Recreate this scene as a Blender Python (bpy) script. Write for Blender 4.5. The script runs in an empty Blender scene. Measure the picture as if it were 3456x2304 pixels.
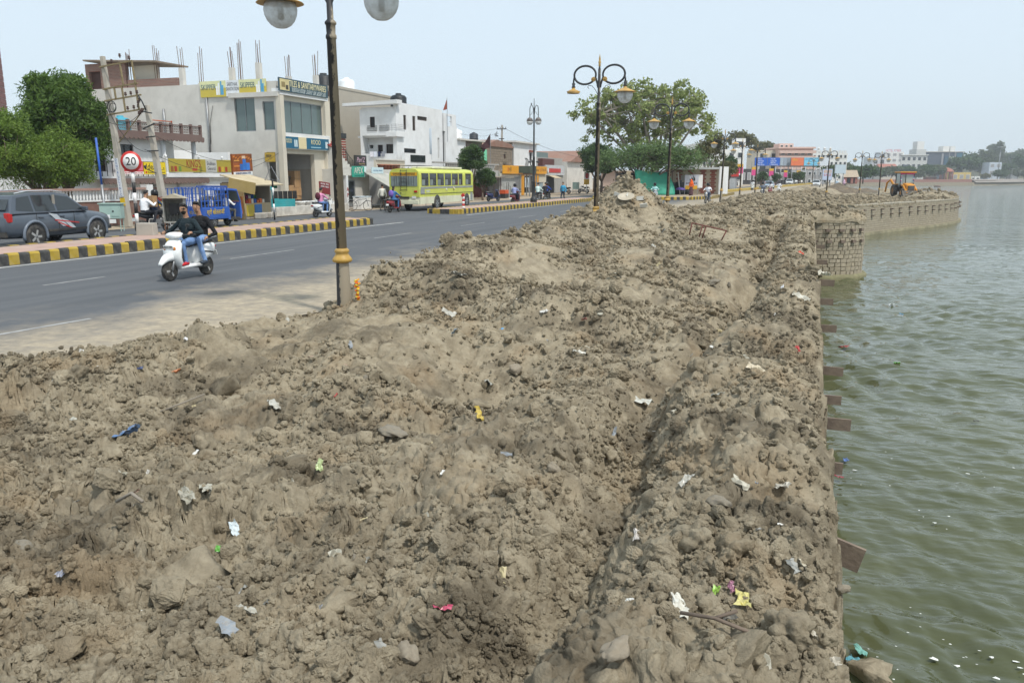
import bpy, bmesh, math, random
import numpy as np
from mathutils import Vector, Matrix, Euler, noise
R = math.radians
sc = bpy.context.scene
COL = sc.collection
rnd = random.Random(7)

# ---------------------------------------------------------------- camera, sky, sun, exposure
# world: x to the right of the road (towards the lake), y along the road, z up; road surface z = 0
cam_d = bpy.data.cameras.new('camera'); cam = bpy.data.objects.new('camera', cam_d); COL.objects.link(cam)
cam.location = (0, 0, 2.25)
cam.rotation_euler = (R(90 - 11.68), 0, R(20.05))
cam_d.sensor_width = 23.1; cam_d.lens = 18.0; cam_d.clip_start = 0.05; cam_d.clip_end = 6000
sc.camera = cam
SUN_EL, SUN_AZ = 58.0, 118.0            # azimuth clockwise from +y: from the lake side, a little behind the camera
w = bpy.data.worlds.new('World'); sc.world = w; w.use_nodes = True
nt = w.node_tree; bg = nt.nodes['Background']
sky = nt.nodes.new('ShaderNodeTexSky'); sky.sky_type = 'NISHITA'; sky.sun_disc = False
sky.sun_elevation = R(SUN_EL); sky.sun_rotation = R(SUN_AZ); sky.altitude = 500
sky.air_density = 1.0; sky.dust_density = 3.5; sky.ozone_density = 1.0
veil = nt.nodes.new('ShaderNodeMix'); veil.data_type = 'RGBA'; veil.inputs[0].default_value = 0.80      # thin even cloud veil over the blue
veil.inputs[7].default_value = (5.6, 6.5, 7.15, 1); nt.links.new(sky.outputs[0], veil.inputs[6]); nt.links.new(veil.outputs[2], bg.inputs[0])
bg.inputs[1].default_value = 0.138
sun_d = bpy.data.lights.new('sun', 'SUN'); sun_d.energy = 2.9; sun_d.angle = R(4); sun_d.color = (1, 0.955, 0.88)
sun = bpy.data.objects.new('sun', sun_d); COL.objects.link(sun)
sdir = Vector((math.sin(R(SUN_AZ)) * math.cos(R(SUN_EL)), math.cos(R(SUN_AZ)) * math.cos(R(SUN_EL)), math.sin(R(SUN_EL))))
sun.rotation_euler = sdir.to_track_quat('Z', 'Y').to_euler(); sun.location = sdir * 100
vs = sc.view_settings; vs.view_transform = 'Standard'; vs.look = 'None'; vs.gamma = 1; vs.exposure = 0.16
vs.use_curve_mapping = False
cy = sc.cycles; cy.use_denoising = True; cy.max_bounces = 6; cy.diffuse_bounces = 3; cy.glossy_bounces = 3
cy.transmission_bounces = 4; cy.transparent_max_bounces = 6; cy.volume_bounces = 0; cy.caustics_reflective = False; cy.caustics_refractive = False

# ---------------------------------------------------------------- materials
MATS = {}
def srgb(h):
    if isinstance(h, str):
        h = h.lstrip('#'); h = ''.join(k * 2 for k in h) if len(h) == 3 else h; c = [int(h[i:i + 2], 16) / 255 for i in (0, 2, 4)]
    else: c = [v / 255 for v in h]
    return tuple((v / 12.92 if v <= .04045 else ((v + .055) / 1.055) ** 2.4) for v in c)
def mat(name, col, rough=.6, var=.12, scale=3., metal=0., bump=0., bscale=40., spec=.4, dirt=0., dirtcol=(.27, .225, .16), trans=0., alpha=1., coat=0., obj=True, dscale=1.5, emit=0.):
    """procedural paint / plaster / metal: base colour, mottling, optional dust patches, optional fine relief"""
    if name in MATS: return MATS[name]
    m = bpy.data.materials.new(name); m.use_nodes = True; n = m.node_tree.nodes; l = m.node_tree.links
    b = n['Principled BSDF']; b.inputs['Roughness'].default_value = rough; b.inputs['Metallic'].default_value = metal
    b.inputs['Specular IOR Level'].default_value = spec; b.inputs['Transmission Weight'].default_value = trans
    b.inputs['Alpha'].default_value = alpha; b.inputs['Coat Weight'].default_value = coat
    tc = n.new('ShaderNodeTexCoord'); src = tc.outputs['Object' if obj else 'Generated']
    nz = n.new('ShaderNodeTexNoise'); nz.inputs['Scale'].default_value = scale; nz.inputs['Detail'].default_value = 5; l.new(src, nz.inputs['Vector'])
    rp = n.new('ShaderNodeValToRGB'); rp.color_ramp.elements[0].position = .3; rp.color_ramp.elements[1].position = .72
    rp.color_ramp.elements[0].color = tuple(max(0, c * (1 - var)) for c in col) + (1,)
    rp.color_ramp.elements[1].color = tuple(min(1, c * (1 + var * .7)) for c in col) + (1,)
    l.new(nz.outputs[0], rp.inputs[0]); out = rp.outputs[0]
    if dirt > 0:
        n2 = n.new('ShaderNodeTexNoise'); n2.inputs['Scale'].default_value = dscale; n2.inputs['Detail'].default_value = 8; n2.inputs['Roughness'].default_value = .65; l.new(src, n2.inputs['Vector'])
        r2 = n.new('ShaderNodeValToRGB'); r2.color_ramp.elements[0].position = .45; r2.color_ramp.elements[1].position = .75
        r2.color_ramp.elements[1].color = (dirt, dirt, dirt, 1); l.new(n2.outputs[0], r2.inputs[0])
        mx = n.new('ShaderNodeMix'); mx.data_type = 'RGBA'; l.new(r2.outputs[0], mx.inputs[0]); l.new(out, mx.inputs[6]); mx.inputs[7].default_value = dirtcol + (1,)
        out = mx.outputs[2]
    l.new(out, b.inputs['Base Color'])
    if emit: l.new(out, b.inputs['Emission Color']); b.inputs['Emission Strength'].default_value = emit
    if bump > 0:
        n3 = n.new('ShaderNodeTexNoise'); n3.inputs['Scale'].default_value = bscale; n3.inputs['Detail'].default_value = 4; l.new(src, n3.inputs['Vector'])
        bp = n.new('ShaderNodeBump'); bp.inputs['Strength'].default_value = bump; bp.inputs['Distance'].default_value = .02
        l.new(n3.outputs[0], bp.inputs['Height']); l.new(bp.outputs[0], b.inputs['Normal'])
    MATS[name] = m; return m
def paint(hexcol, rough=.5, **k):
    return mat('paint_' + str(hexcol).strip('#').replace(' ', '') + ('_%d' % int(rough * 100)) + ''.join('_%s%s' % (a, str(b)[:4]) for a, b in sorted(k.items())), srgb(hexcol), rough, **k)

# ---------------------------------------------------------------- mesh helpers
class B:
    """collects shapes for ONE mesh object"""
    def __init__(s): s.v = []; s.f = []; s.m = []; s.sm = []; s.k = 0; s.smooth = False
    def add(s, vs, fs, smooth=None):
        o = len(s.v); s.v += [tuple(p) for p in vs]
        for f in fs: s.f.append([i + o for i in f]); s.m.append(s.k); s.sm.append(s.smooth if smooth is None else smooth)
        return s
    def mi(s, k): s.k = k; return s
    def box(s, c, d, rz=0, rx=0, ry=0, tap=1.0):
        x, y, z = d[0] / 2, d[1] / 2, d[2] / 2; M = Euler((rx, ry, rz)).to_matrix(); C = Vector(c)
        P = [(-x, -y, -z), (x, -y, -z), (x, y, -z), (-x, y, -z), (-x * tap, -y * tap, z), (x * tap, -y * tap, z), (x * tap, y * tap, z), (-x * tap, y * tap, z)]
        return s.add([C + M @ Vector(p) for p in P], [(3, 2, 1, 0), (4, 5, 6, 7), (0, 1, 5, 4), (1, 2, 6, 5), (2, 3, 7, 6), (3, 0, 4, 7)])
    def b2(s, x0, x1, y0, y1, z0, z1): return s.box(((x0 + x1) / 2, (y0 + y1) / 2, (z0 + z1) / 2), (abs(x1 - x0), abs(y1 - y0), abs(z1 - z0)))
    def cyl(s, p0, p1, r0, r1=None, n=12, cap=True):
        r1 = r0 if r1 is None else r1; p0 = Vector(p0); p1 = Vector(p1); d = (p1 - p0).normalized()
        a = d.orthogonal().normalized(); b = d.cross(a); vs = []
        for p, r in ((p0, r0), (p1, r1)):
            for i in range(n):
                t = 2 * math.pi * i / n; vs.append(p + (a * math.cos(t) + b * math.sin(t)) * r)
        s.add(vs, [(i, (i + 1) % n, n + (i + 1) % n, n + i) for i in range(n)], smooth=n > 6)
        if cap:
            o = len(s.v) - 2 * n
            s.f += [[o + i for i in range(n)][::-1], [o + n + i for i in range(n)]]; s.m += [s.k] * 2; s.sm += [False] * 2
        return s
    def tube(s, path, r, n=6, close=False):
        path = [Vector(p) for p in path]; N = len(path); rs = r if hasattr(r, '__len__') else [r] * N; vs = []; a = None
        for i, p in enumerate(path):
            d = (path[(i + 1) % N if close else min(i + 1, N - 1)] - path[(i - 1) % N if close else max(i - 1, 0)]).normalized()
            a = d.orthogonal().normalized() if a is None else (a - d * a.dot(d)).normalized(); b = d.cross(a)
            for j in range(n):
                t = 2 * math.pi * j / n; vs.append(p + (a * math.cos(t) + b * math.sin(t)) * rs[i])
        fs = []
        for i in range(N if close else N - 1):
            i2 = (i + 1) % N
            for j in range(n): fs.append((i * n + j, i * n + (j + 1) % n, i2 * n + (j + 1) % n, i2 * n + j))
        if not close: fs += [tuple(range(n))[::-1], tuple((N - 1) * n + j for j in range(n))]
        return s.add(vs, fs, smooth=n > 4)
    def lathe(s, prof, c=(0, 0, 0), n=20, M=None):
        C = Vector(c); vs = []; N = len(prof)
        for r, z in prof:
            for i in range(n):
                t = 2 * math.pi * i / n; p = Vector((r * math.cos(t), r * math.sin(t), z)); vs.append(C + (M @ p if M else p))
        fs = [(i * n + j, i * n + (j + 1) % n, (i + 1) * n + (j + 1) % n, (i + 1) * n + j) for i in range(N - 1) for j in range(n)]
        if prof[0][0] > 1e-4: fs.append(tuple(range(n))[::-1])
        if prof[-1][0] > 1e-4: fs.append(tuple((N - 1) * n + j for j in range(n)))
        return s.add(vs, fs, smooth=True)
    def sph(s, c, r, n=12, k=8, M=None):
        r = r if hasattr(r, '__len__') else (r, r, r); C = Vector(c); vs = []
        for i in range(k + 1):
            a = math.pi * i / k
            for j in range(n):
                t = 2 * math.pi * j / n; p = Vector((r[0] * math.sin(a) * math.cos(t), r[1] * math.sin(a) * math.sin(t), -r[2] * math.cos(a))); vs.append(C + (M @ p if M else p))
        return s.add(vs, [(i * n + j, i * n + (j + 1) % n, (i + 1) * n + (j + 1) % n, (i + 1) * n + j) for i in range(k) for j in range(n)], smooth=True)
    def prism(s, poly, ax, a0, a1):
        """poly of 2D points; ax 'x': points are (y,z), 'y': (x,z), 'z': (x,y); extruded from a0 to a1"""
        f = {'x': lambda p, a: (a, p[0], p[1]), 'y': lambda p, a: (p[0], a, p[1]), 'z': lambda p, a: (p[0], p[1], a)}[ax]; n = len(poly)
        return s.add([f(p, a0) for p in poly] + [f(p, a1) for p in poly], [tuple(range(n))[::-1], tuple(range(n, 2 * n))] + [(i, (i + 1) % n, n + (i + 1) % n, n + i) for i in range(n)])
    def torus(s, c, R_, r, ax='y', n=20, k=8):
        C = Vector(c); pts = []
        for i in range(n):
            t = 2 * math.pi * i / n; a, b = R_ * math.cos(t), R_ * math.sin(t)
            pts.append(C + Vector({'x': (0, a, b), 'y': (a, 0, b), 'z': (a, b, 0)}[ax]))
        return s.tube(pts, r, k, close=True)
    def loft(s, secs, close=True, cap=True, smooth=True):
        n = len(secs[0]); vs = [p for q in secs for p in q]
        fs = [(i * n + j, i * n + (j + 1) % n, (i + 1) * n + (j + 1) % n, (i + 1) * n + j) for i in range(len(secs) - 1) for j in range(n if close else n - 1)]
        if cap and close: fs += [tuple(range(n))[::-1], tuple((len(secs) - 1) * n + j for j in range(n))]
        return s.add(vs, fs, smooth=smooth)
    def mesh(s, name, mats):
        me = bpy.data.meshes.new(name); me.from_pydata(s.v, [], s.f)
        mats = mats if isinstance(mats, (list, tuple)) else [mats]
        for m in mats: me.materials.append(m)
        me.polygons.foreach_set('material_index', [min(k, len(mats) - 1) for k in s.m]); me.polygons.foreach_set('use_smooth', s.sm)
        bm = bmesh.new(); bm.from_mesh(me); bmesh.ops.recalc_face_normals(bm, faces=bm.faces); bm.to_mesh(me); bm.free()
        me.update(); return me
    def build(s, name, mats, parent=None, loc=None, bevel=0, sub=0):
        o = bpy.data.objects.new(name, s.mesh(name, mats)); COL.objects.link(o); o.parent = parent
        if loc: o.location = loc
        if bevel:
            md = o.modifiers.new('bevel', 'BEVEL'); md.width = bevel; md.segments = 2; md.limit_method = 'ANGLE'
        if sub:
            md = o.modifiers.new('sub', 'SUBSURF'); md.levels = sub; md.render_levels = sub
        return o
def tag(o, label=None, cat=None, group=None, kind=None):
    if label: o['label'] = label
    if cat: o['category'] = cat
    if group: o['group'] = group
    if kind: o['kind'] = kind
    return o
def thing(name, label, cat, loc=(0, 0, 0), rz=0, group=None):
    o = bpy.data.objects.new(name, None); o.empty_display_size = .2; COL.objects.link(o); o.location = loc; o.rotation_euler = (0, 0, rz)
    return tag(o, label, cat, group)
def box_part(name, parent, m, x0, x1, y0, y1, z0, z1, bevel=0): return B().b2(x0, x1, y0, y1, z0, z1).build(name, m, parent, bevel=bevel)
def copy_tree(o, parent=None):
    c = o.copy(); COL.objects.link(c); c.parent = parent
    for ch in list(o.children): copy_tree(ch, c)
    return c
TMP = bpy.data.scenes.new('tmp')          # scratch scene, so that a single shape is evaluated without the rest; removed at the end
def evaluated(o):
    TMP.collection.objects.link(o); TMP.view_layers[0].update(); dg = TMP.view_layers[0].depsgraph; dg.update(); me = bpy.data.meshes.new_from_object(o.evaluated_get(dg)); bpy.data.objects.remove(o); return me
def text(body, loc, rot, size, m, parent=None, name='lettering', ext=.004, align='CENTER', sx=1.0, fit=None, shear=0):
    cu = bpy.data.curves.new(name, 'FONT'); cu.body = body; cu.size = size; cu.extrude = ext; cu.align_x = align; cu.align_y = 'CENTER'; cu.shear = shear; cu.resolution_u = 3
    t = bpy.data.objects.new(name, cu); me = evaluated(t)
    me.materials.clear(); me.materials.append(m); me.name = name
    o = bpy.data.objects.new(name, me); COL.objects.link(o); o.parent = parent; o.location = loc; o.rotation_euler = rot
    if fit and len(me.vertices):
        xs = [v.co.x for v in me.vertices]; sx = fit / max(1e-3, max(xs) - min(xs))
    o.scale = (sx, 1, 1); return o
FX = (R(90), 0, R(90))      # lettering on a face that looks towards +x (the road)
FY = (R(90), 0, 0)          # lettering on a face that looks towards -y (the camera)
# ---------------------------------------------------------------- noise
def _h(ix, iy, s):
    h = (ix.astype(np.int64) * 374761393 + iy.astype(np.int64) * 668265263 + s * 982451653) & 0xffffffff
    h = ((h ^ (h >> 13)) * 1274126177) & 0xffffffff
    h = ((h ^ (h >> 16)) * 2246822519) & 0xffffffff
    return ((h ^ (h >> 15)) & 0xffffff) / float(0x1000000)
def vn(x, y, s=0):
    ix = np.floor(x); iy = np.floor(y); fx = x - ix; fy = y - iy; fx = fx * fx * fx * (fx * (fx * 6 - 15) + 10); fy = fy * fy * fy * (fy * (fy * 6 - 15) + 10)
    a = _h(ix, iy, s); b = _h(ix + 1, iy, s); c = _h(ix, iy + 1, s); d = _h(ix + 1, iy + 1, s)
    return (a + (b - a) * fx) * (1 - fy) + (c + (d - c) * fx) * fy - .5
def fbm(x, y, s=0, o=4, g=.5):
    r = 0; a = 1.
    for i in range(o): r = r + a * vn(x * 2 ** i + 17.3 * i, y * 2 ** i - 9.1 * i, s + i); a *= g
    return r
def lumps(x, y, cell, s, p=.7, sq=.8):
    """clods: hemispheres of random size scattered one per cell, highest wins"""
    X_ = x / cell; Y_ = y / cell; ix = np.floor(X_); iy = np.floor(Y_); out = np.zeros_like(X_)
    for dx in (-1, 0, 1):
        for dy in (-1, 0, 1):
            jx = ix + dx; jy = iy + dy
            r = .22 + .42 * _h(jx, jy, s + 3) ** 1.6
            r = np.where(_h(jx, jy, s + 4) < p, r, 0)
            ex = X_ - jx - _h(jx, jy, s); ey = Y_ - jy - _h(jx, jy, s + 1)
            el = .65 + .7 * _h(jx, jy, s + 5); c = np.cos(6.28 * _h(jx, jy, s + 6)); sn = np.sqrt(1 - c * c)
            q = ((ex * c + ey * sn) / el) ** 2 + ((ey * c - ex * sn) * el) ** 2
            out = np.maximum(out, np.sqrt(np.maximum(0, r * r - q)) * (.5 + .9 * _h(jx, jy, s + 7)))
    return out * cell * sq
def plates(x, y, cell, s, tilt=.5):
    """broken slabs: each cell a tilted plane at its own level, with a groove round it"""
    X_ = x / cell; Y_ = y / cell; ix = np.floor(X_); iy = np.floor(Y_); d1 = np.full_like(X_, 9.); d2 = np.full_like(X_, 9.); h = np.zeros_like(X_); ws = np.full_like(X_, 1e-12)
    for dx in (-1, 0, 1):
        for dy in (-1, 0, 1):
            jx = ix + dx; jy = iy + dy; ex = X_ - jx - _h(jx, jy, s); ey = Y_ - jy - _h(jx, jy, s + 1); d = ex * ex + ey * ey
            v = _h(jx, jy, s + 2) - .5 + tilt * ((_h(jx, jy, s + 3) - .5) * ex + (_h(jx, jy, s + 4) - .5) * ey) * 2
            w = np.exp(-d / .075); h += v * w; ws += w; d2 = np.minimum(np.maximum(d, d1), d2); d1 = np.minimum(d, d1)
    return (h / ws - .30 * np.exp(-(np.sqrt(d2) - np.sqrt(d1)) / .10)) * cell
def ss(a, b, x):
    t = np.clip((x - a) / (b - a), 0, 1); return t * t * (3 - 2 * t)
def bump2(x, y, cx, cy, rx, ry, a=0.):
    c, s_ = math.cos(a), math.sin(a); u = (x - cx) * c + (y - cy) * s_; v = (y - cy) * c - (x - cx) * s_
    return np.exp(-(u / rx) ** 2 - (v / ry) ** 2)
# ---------------------------------------------------------------- the bank of dug-up lake mud
WATER = -2.9
WALL_P = [(.27, -2), (.27, 20), (.32, 43.1), (.75, 43.5), (1.6, 43.75), (2.4, 44.4), (2.9, 45.4), (3.0, 46.4), (2.8, 47.4), (2.2, 48.3), (1.3, 48.9), (.45, 49.2), (.5, 66), (2.2, 72.5), (4.7, 78.3), (7.7, 85), (10.5, 90.6), (12.9, 95.7), (15.0, 101), (16.4, 106), (17.1, 111), (17.0, 116), (15.6, 122), (12.8, 128), (9, 133), (4, 137), (1, 140)]
def wall_x(y):
    py = [p[1] for p in WALL_P]; px = [p[0] for p in WALL_P]
    return np.interp(y, py, px)
def edge_x(y):
    e = np.interp(y, [0, 6, 8, 9, 10, 11.5, 13, 16, 18.5, 24, 32, 45, 52, 60, 95, 105, 115, 140], [-9.7, -9.5, -9.2, -8.7, -8.0, -7.9, -8.3, -8.6, -8.9, -8.9, -9.2, -8.8, -7.4, -6.7, -6.7, -5.0, -2, 2])
    return e
def macro(x, y):
    e = edge_x(y) + .5 * fbm(y * .9, y * 0 + 3.3, 11, 3); d = x - e
    crest = np.interp(y, [0, 5, 7, 9, 10, 11, 12.4, 14.4, 15.8, 17, 20, 22, 24, 28, 30, 32, 36, 40, 44, 50, 54, 60, 66, 80, 140], [.35, .38, .26, .12, .0, .10, .66, .80, 1.0, .82, .82, .88, .95, 1.05, 1.0, .95, .85, .6, .5, .3, .25, .4, .45, .45, .3])
    mid = np.interp(y, [0, 5, 10, 20, 30, 50, 70, 80, 140], [.25, .23, .28, .42, .5, .45, .35, -.1, -.25])
    z = mid * ss(0, 1.6, d) + (crest - mid) * ss(0, 1.9, d) * (1 - ss(2.2, 4.4, d))
    z = np.where(y > 66, z - .18 * ss(66, 80, y) * ss(-1, 3, x), z)
    # trough and the ridge along the wall
    tx = np.interp(y, [0, 3, 4, 6, 8, 11, 18, 30], [-1.15, -1.1, -1.02, -1.1, -1.4, -.95, -.8, -.8])
    near = 1 - ss(22, 40, y)
    z = z - .36 * near * np.exp(-((x - tx + .04) / .30) ** 2)
    z = z + .29 * near * ss(.0, .28, x - tx) * (.8 + .5 * vn(y * .8, y * 0, 5))
    # hollows and heaps
    for cx, cy_, rx, ry, h, a in [(-3.3, 8.2, .8, 1.1, -.46, .2), (-2.5, 7.2, 1.3, 3.2, -.13, 0), (-5.3, 9.6, .9, 1.8, .16, 0), (-4.4, 12.4, .8, .9, .2, 0), (-4.6, 5.4, 1.2, .6, -.2, .1), (-2.2, 5.3, .6, .5, .12, 0), (-3.9, 6.6, .7, .4, .2, .4), (-5.4, 6.6, 1.0, .35, -.16, .3),
                                  (-3.1, 11.5, 1.1, 1.6, .22, 0), (-2.0, 9.6, .7, 1.6, -.16, -.3), (-1.7, 13.5, .7, 2.2, -.2, -.2), (-4.6, 14.2, .9, 1.3, -.22, 0), (-6.1, 16.6, .5, .9, -.3, .4), (-3.3, 18.5, 1.6, 2.6, .28, 0),
                                  (-6.4, 29.6, 1.0, 1.2, .9, 0), (-6.1, 29.5, .9, .8, .3, 0), (-5.3, 30.0, 1.2, 1.5, .55, 0), (-4.8, 25.8, .9, .9, -.3, 0), (-3.2, 31, 2, 4, .3, 0), (-1.9, 24, 1, 3, -.16, 0), (-.6, 37.5, .9, 3.4, .42, .1), (.6, 45.6, 1.2, 1.3, .35, 0),
                                  (-5.6, 39, 1.0, 1.7, .3, 0), (-3.5, 52, 3, 5, .2, 0), (-1.2, 60, 1.4, 4, .38, 0), (3, 82, 2, 3, .25, 0), (12.5, 100, 3, 2, .3, .6), (14.0, 105.5, 2.2, 4.2, .95, -.2), (12.2, 104, 1.6, 1.4, .55, 0), (5.5, 104, 3, 4, .3, 0), (3, 133, 5, 4, .5, 0)]:
        z = z + h * bump2(x, y, cx, cy_, rx, ry, a)
    # droop over the wall edge
    z = z - .26 * np.exp(-np.maximum(0, wall_x(y) - x) / .15) * (y < 64)
    return z, d
def detail(x, y, d, sp):
    """clods and crumbs; each scale fades where the mesh is too coarse to carry it"""
    wx = x + .10 * fbm(x * 2.3, y * 2.3, 40, 3); wy = y + .10 * fbm(x * 2.3, y * 2.3, 50, 3)
    m = ss(.02, .5, d); rough = .45 + 1.1 * np.clip(fbm(x * .55, y * .55, 60, 3) + .45, 0, 1)
    def fade(l): return 1 - ss(.22 * l, .5 * l, sp)
    sm = ss(-.25, .15, fbm(x * .8, y * .8, 65, 3))            # smoother dusty patches between rough ones
    z = .26 * fbm(x * .9, y * .9, 20, 3) * rough
    w1 = .05 * fbm(x * 8, y * 8, 1, 3); w2 = .05 * fbm(x * 8, y * 8, 5, 3)
    z = z + plates(wx + w1, wy + w2, .60, 100, .7) * .23 * rough * fade(.6) * (.55 + .45 * sm)
    z = z + plates(wx + w1, wy - w2, .27, 120, .8) * .30 * fade(.27) * rough * (.5 + .5 * sm)
    z = z + lumps(wx + w2, wy + w1, .34, 130, .45, .30) * fade(.3) * rough
    z = z + lumps(wx + .6 * w1, wy + .6 * w2, .15, 140, .65, .50) * fade(.15) * (.5 + .5 * sm)
    z = z + plates(x + .4 * w1, y + .4 * w2, .115, 150, .9) * .36 * fade(.115) * (.45 + .55 * sm)
    z = z + lumps(x + .018 * vn(x * 50, y * 50, 7), y + .018 * vn(x * 50, y * 50, 8), .078, 160, .7, .62) * fade(.078) * (.6 + .4 * sm)
    z = z + plates(x, y, .046, 170, .9) * .4 * fade(.046)
    z = z + lumps(x, y, .036, 180, .75, .7) * fade(.036)
    z = z + .085 * np.abs(fbm(wx * 5, wy * 5, 210, 3)) * fade(.2) + .055 * np.abs(fbm(x * 12, y * 12, 220, 3)) * fade(.09) + .030 * np.abs(fbm(x * 26, y * 26, 230, 2)) * fade(.045)
    ex = np.clip(fbm(x * .7, y * .7, 75, 2) + .35, 0, 1)
    rid = np.abs(fbm(wx * 1.5, wy * 1.5, 70, 4)); z = z - .15 * np.exp(-rid / .06) * ex
    r2 = np.abs(fbm(wx * 5.5, wy * 5.5, 80, 3)); z = z - .06 * np.exp(-r2 / .045) * fade(.12)
    return z * m
def height(x, y, sp=.02):
    x = np.atleast_1d(np.asarray(x, float)); y = np.atleast_1d(np.asarray(y, float))
    z, d = macro(x, y); return z + detail(x, y, d, np.full_like(x, sp)) - .05 - .10 * (1 - ss(-.15, .25, d))
def hz(x, y): return float(height(x, y)[0])
# ---------------------------------------------------------------- ground materials
def world_noise(n, l, scale, detail=6, rough=.6):
    g = n.new('ShaderNodeNewGeometry'); t = n.new('ShaderNodeTexNoise'); t.inputs['Scale'].default_value = scale; t.inputs['Detail'].default_value = detail; t.inputs['Roughness'].default_value = rough
    l.new(g.outputs['Position'], t.inputs['Vector']); return t.outputs[0]
def ramp(n, l, src, stops):
    r = n.new('ShaderNodeValToRGB'); e = r.color_ramp.elements
    while len(e) < len(stops): e.new(.5)
    for k, (p, c) in enumerate(stops): e[k].position = p; e[k].color = tuple(c) + (1,)
    l.new(src, r.inputs[0]); return r.outputs[0]
def mixc(n, l, fac, a, b, mode='MIX'):
    m = n.new('ShaderNodeMix'); m.data_type = 'RGBA'; m.blend_type = mode
    for k, s in ((0, fac), (6, a), (7, b)):
        if hasattr(s, 'links'): l.new(s, m.inputs[k])
        else: m.inputs[k].default_value = s if k == 0 else tuple(s) + (1,)
    return m.outputs[2]
def dirt_material(name, light, dark, damp):
    m = bpy.data.materials.new(name); m.use_nodes = True; n = m.node_tree.nodes; l = m.node_tree.links; b = n['Principled BSDF']
    b.inputs['Roughness'].default_value = .95; b.inputs['Specular IOR Level'].default_value = .15
    a = ramp(n, l, world_noise(n, l, 5.5, 9, .68), [(.34, dark), (.50, tuple((p + q) / 2 for p, q in zip(dark, light))), (.66, light)])
    a = mixc(n, l, ramp(n, l, world_noise(n, l, 1.1, 7, .65), [(.50, (0, 0, 0)), (.62, (.9, .9, .9))]), a, damp)
    a = mixc(n, l, ramp(n, l, world_noise(n, l, 2.2, 6, .6), [(.55, (0, 0, 0)), (.74, (.55, .55, .55))]), a, tuple(min(1, c * 1.22) for c in light))
    a = mixc(n, l, ramp(n, l, world_noise(n, l, 1.3, 4, .5), [(.55, (0, 0, 0)), (.7, (.4, .4, .4))]), a, (.34, .245, .145))
    l.new(a, b.inputs['Base Color'])
    f1 = world_noise(n, l, 55, 7, .7); bp = n.new('ShaderNodeBump'); bp.inputs['Strength'].default_value = .9; bp.inputs['Distance'].default_value = .012
    l.new(f1, bp.inputs['Height']); l.new(bp.outputs[0], b.inputs['Normal']); MATS[name] = m
    bp2 = n.new('ShaderNodeBump'); bp2.inputs['Strength'].default_value = .8; bp2.inputs['Distance'].default_value = .03; l.new(world_noise(n, l, 17, 6, .7), bp2.inputs['Height']); l.new(bp.outputs[0], bp2.inputs['Normal']); l.new(bp2.outputs[0], b.inputs['Normal']); return m
M_DIRT = dirt_material('lake_mud', (.385, .332, .240), (.220, .184, .127), (.118, .098, .069))
M_DARKDIRT = dirt_material('fresh_mud', (.20, .165, .12), (.13, .105, .078), (.09, .075, .058))
# ---------------------------------------------------------------- bank mesh: rows spaced by distance, so nearby clods are real geometry
NY, NX = 980, 760
ys = 1.1 * (140 / 1.1) ** np.linspace(0, 1, NY)
xr = wall_x(ys) + .03 * fbm(ys * 3, ys * 0 + 1, 31, 4) + .02
xl = np.maximum(-12.2, -1.45 * ys - 1.0); xl = np.minimum(np.maximum(xl, edge_x(ys) - 1.6), xr - 1.0)
tt = np.linspace(0, 1, NX)
GX = xl[:, None] + (xr - xl)[:, None] * tt[None, :]
GY = np.repeat(ys[:, None], NX, 1); GY = GY + 0
SP = np.maximum(np.repeat((ys * (math.log(140 / 1.1) / NY))[:, None], NX, 1), ((xr - xl) / NX)[:, None])
mz, md = macro(GX, GY)
GZ = mz + detail(GX, GY, md, SP) - .05 - .10 * (1 - ss(-.15, .25, md))
for _ in range(3):      # slopes too steep for loose mud slump
    bl = GZ.copy()
    for ax in (0, 1): bl = (np.roll(bl, 2, ax) + np.roll(bl, 1, ax) + bl + np.roll(bl, -1, ax) + np.roll(bl, -2, ax)) / 5
    bl[:3] = GZ[:3]; bl[-3:] = GZ[-3:]; bl[:, :3] = GZ[:, :3]; bl[:, -3:] = GZ[:, -3:]; w_ = .8 * ss(.022, .07, np.abs(GZ - bl)); GZ = GZ * (1 - w_) + bl * w_
# overhang jitter that also varies with height, so steep faces crumble instead of streaking
ej = (1 - ss(.03, .10, SP)) * (np.linspace(0, 1, NX) < .99)[None, :]; zw = GZ * 2.2
jx = .05 * fbm(GX * 6, GY * 6, 90, 3) + .040 * fbm(GX * 8 + zw * 5, GY * 8 + zw * 6, 91, 3); jy = .036 * fbm(GX * 8 - zw * 6, GY * 8 + zw * 5, 95, 3); GX = GX + jx * ej; GY = GY + jy * ej
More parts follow.
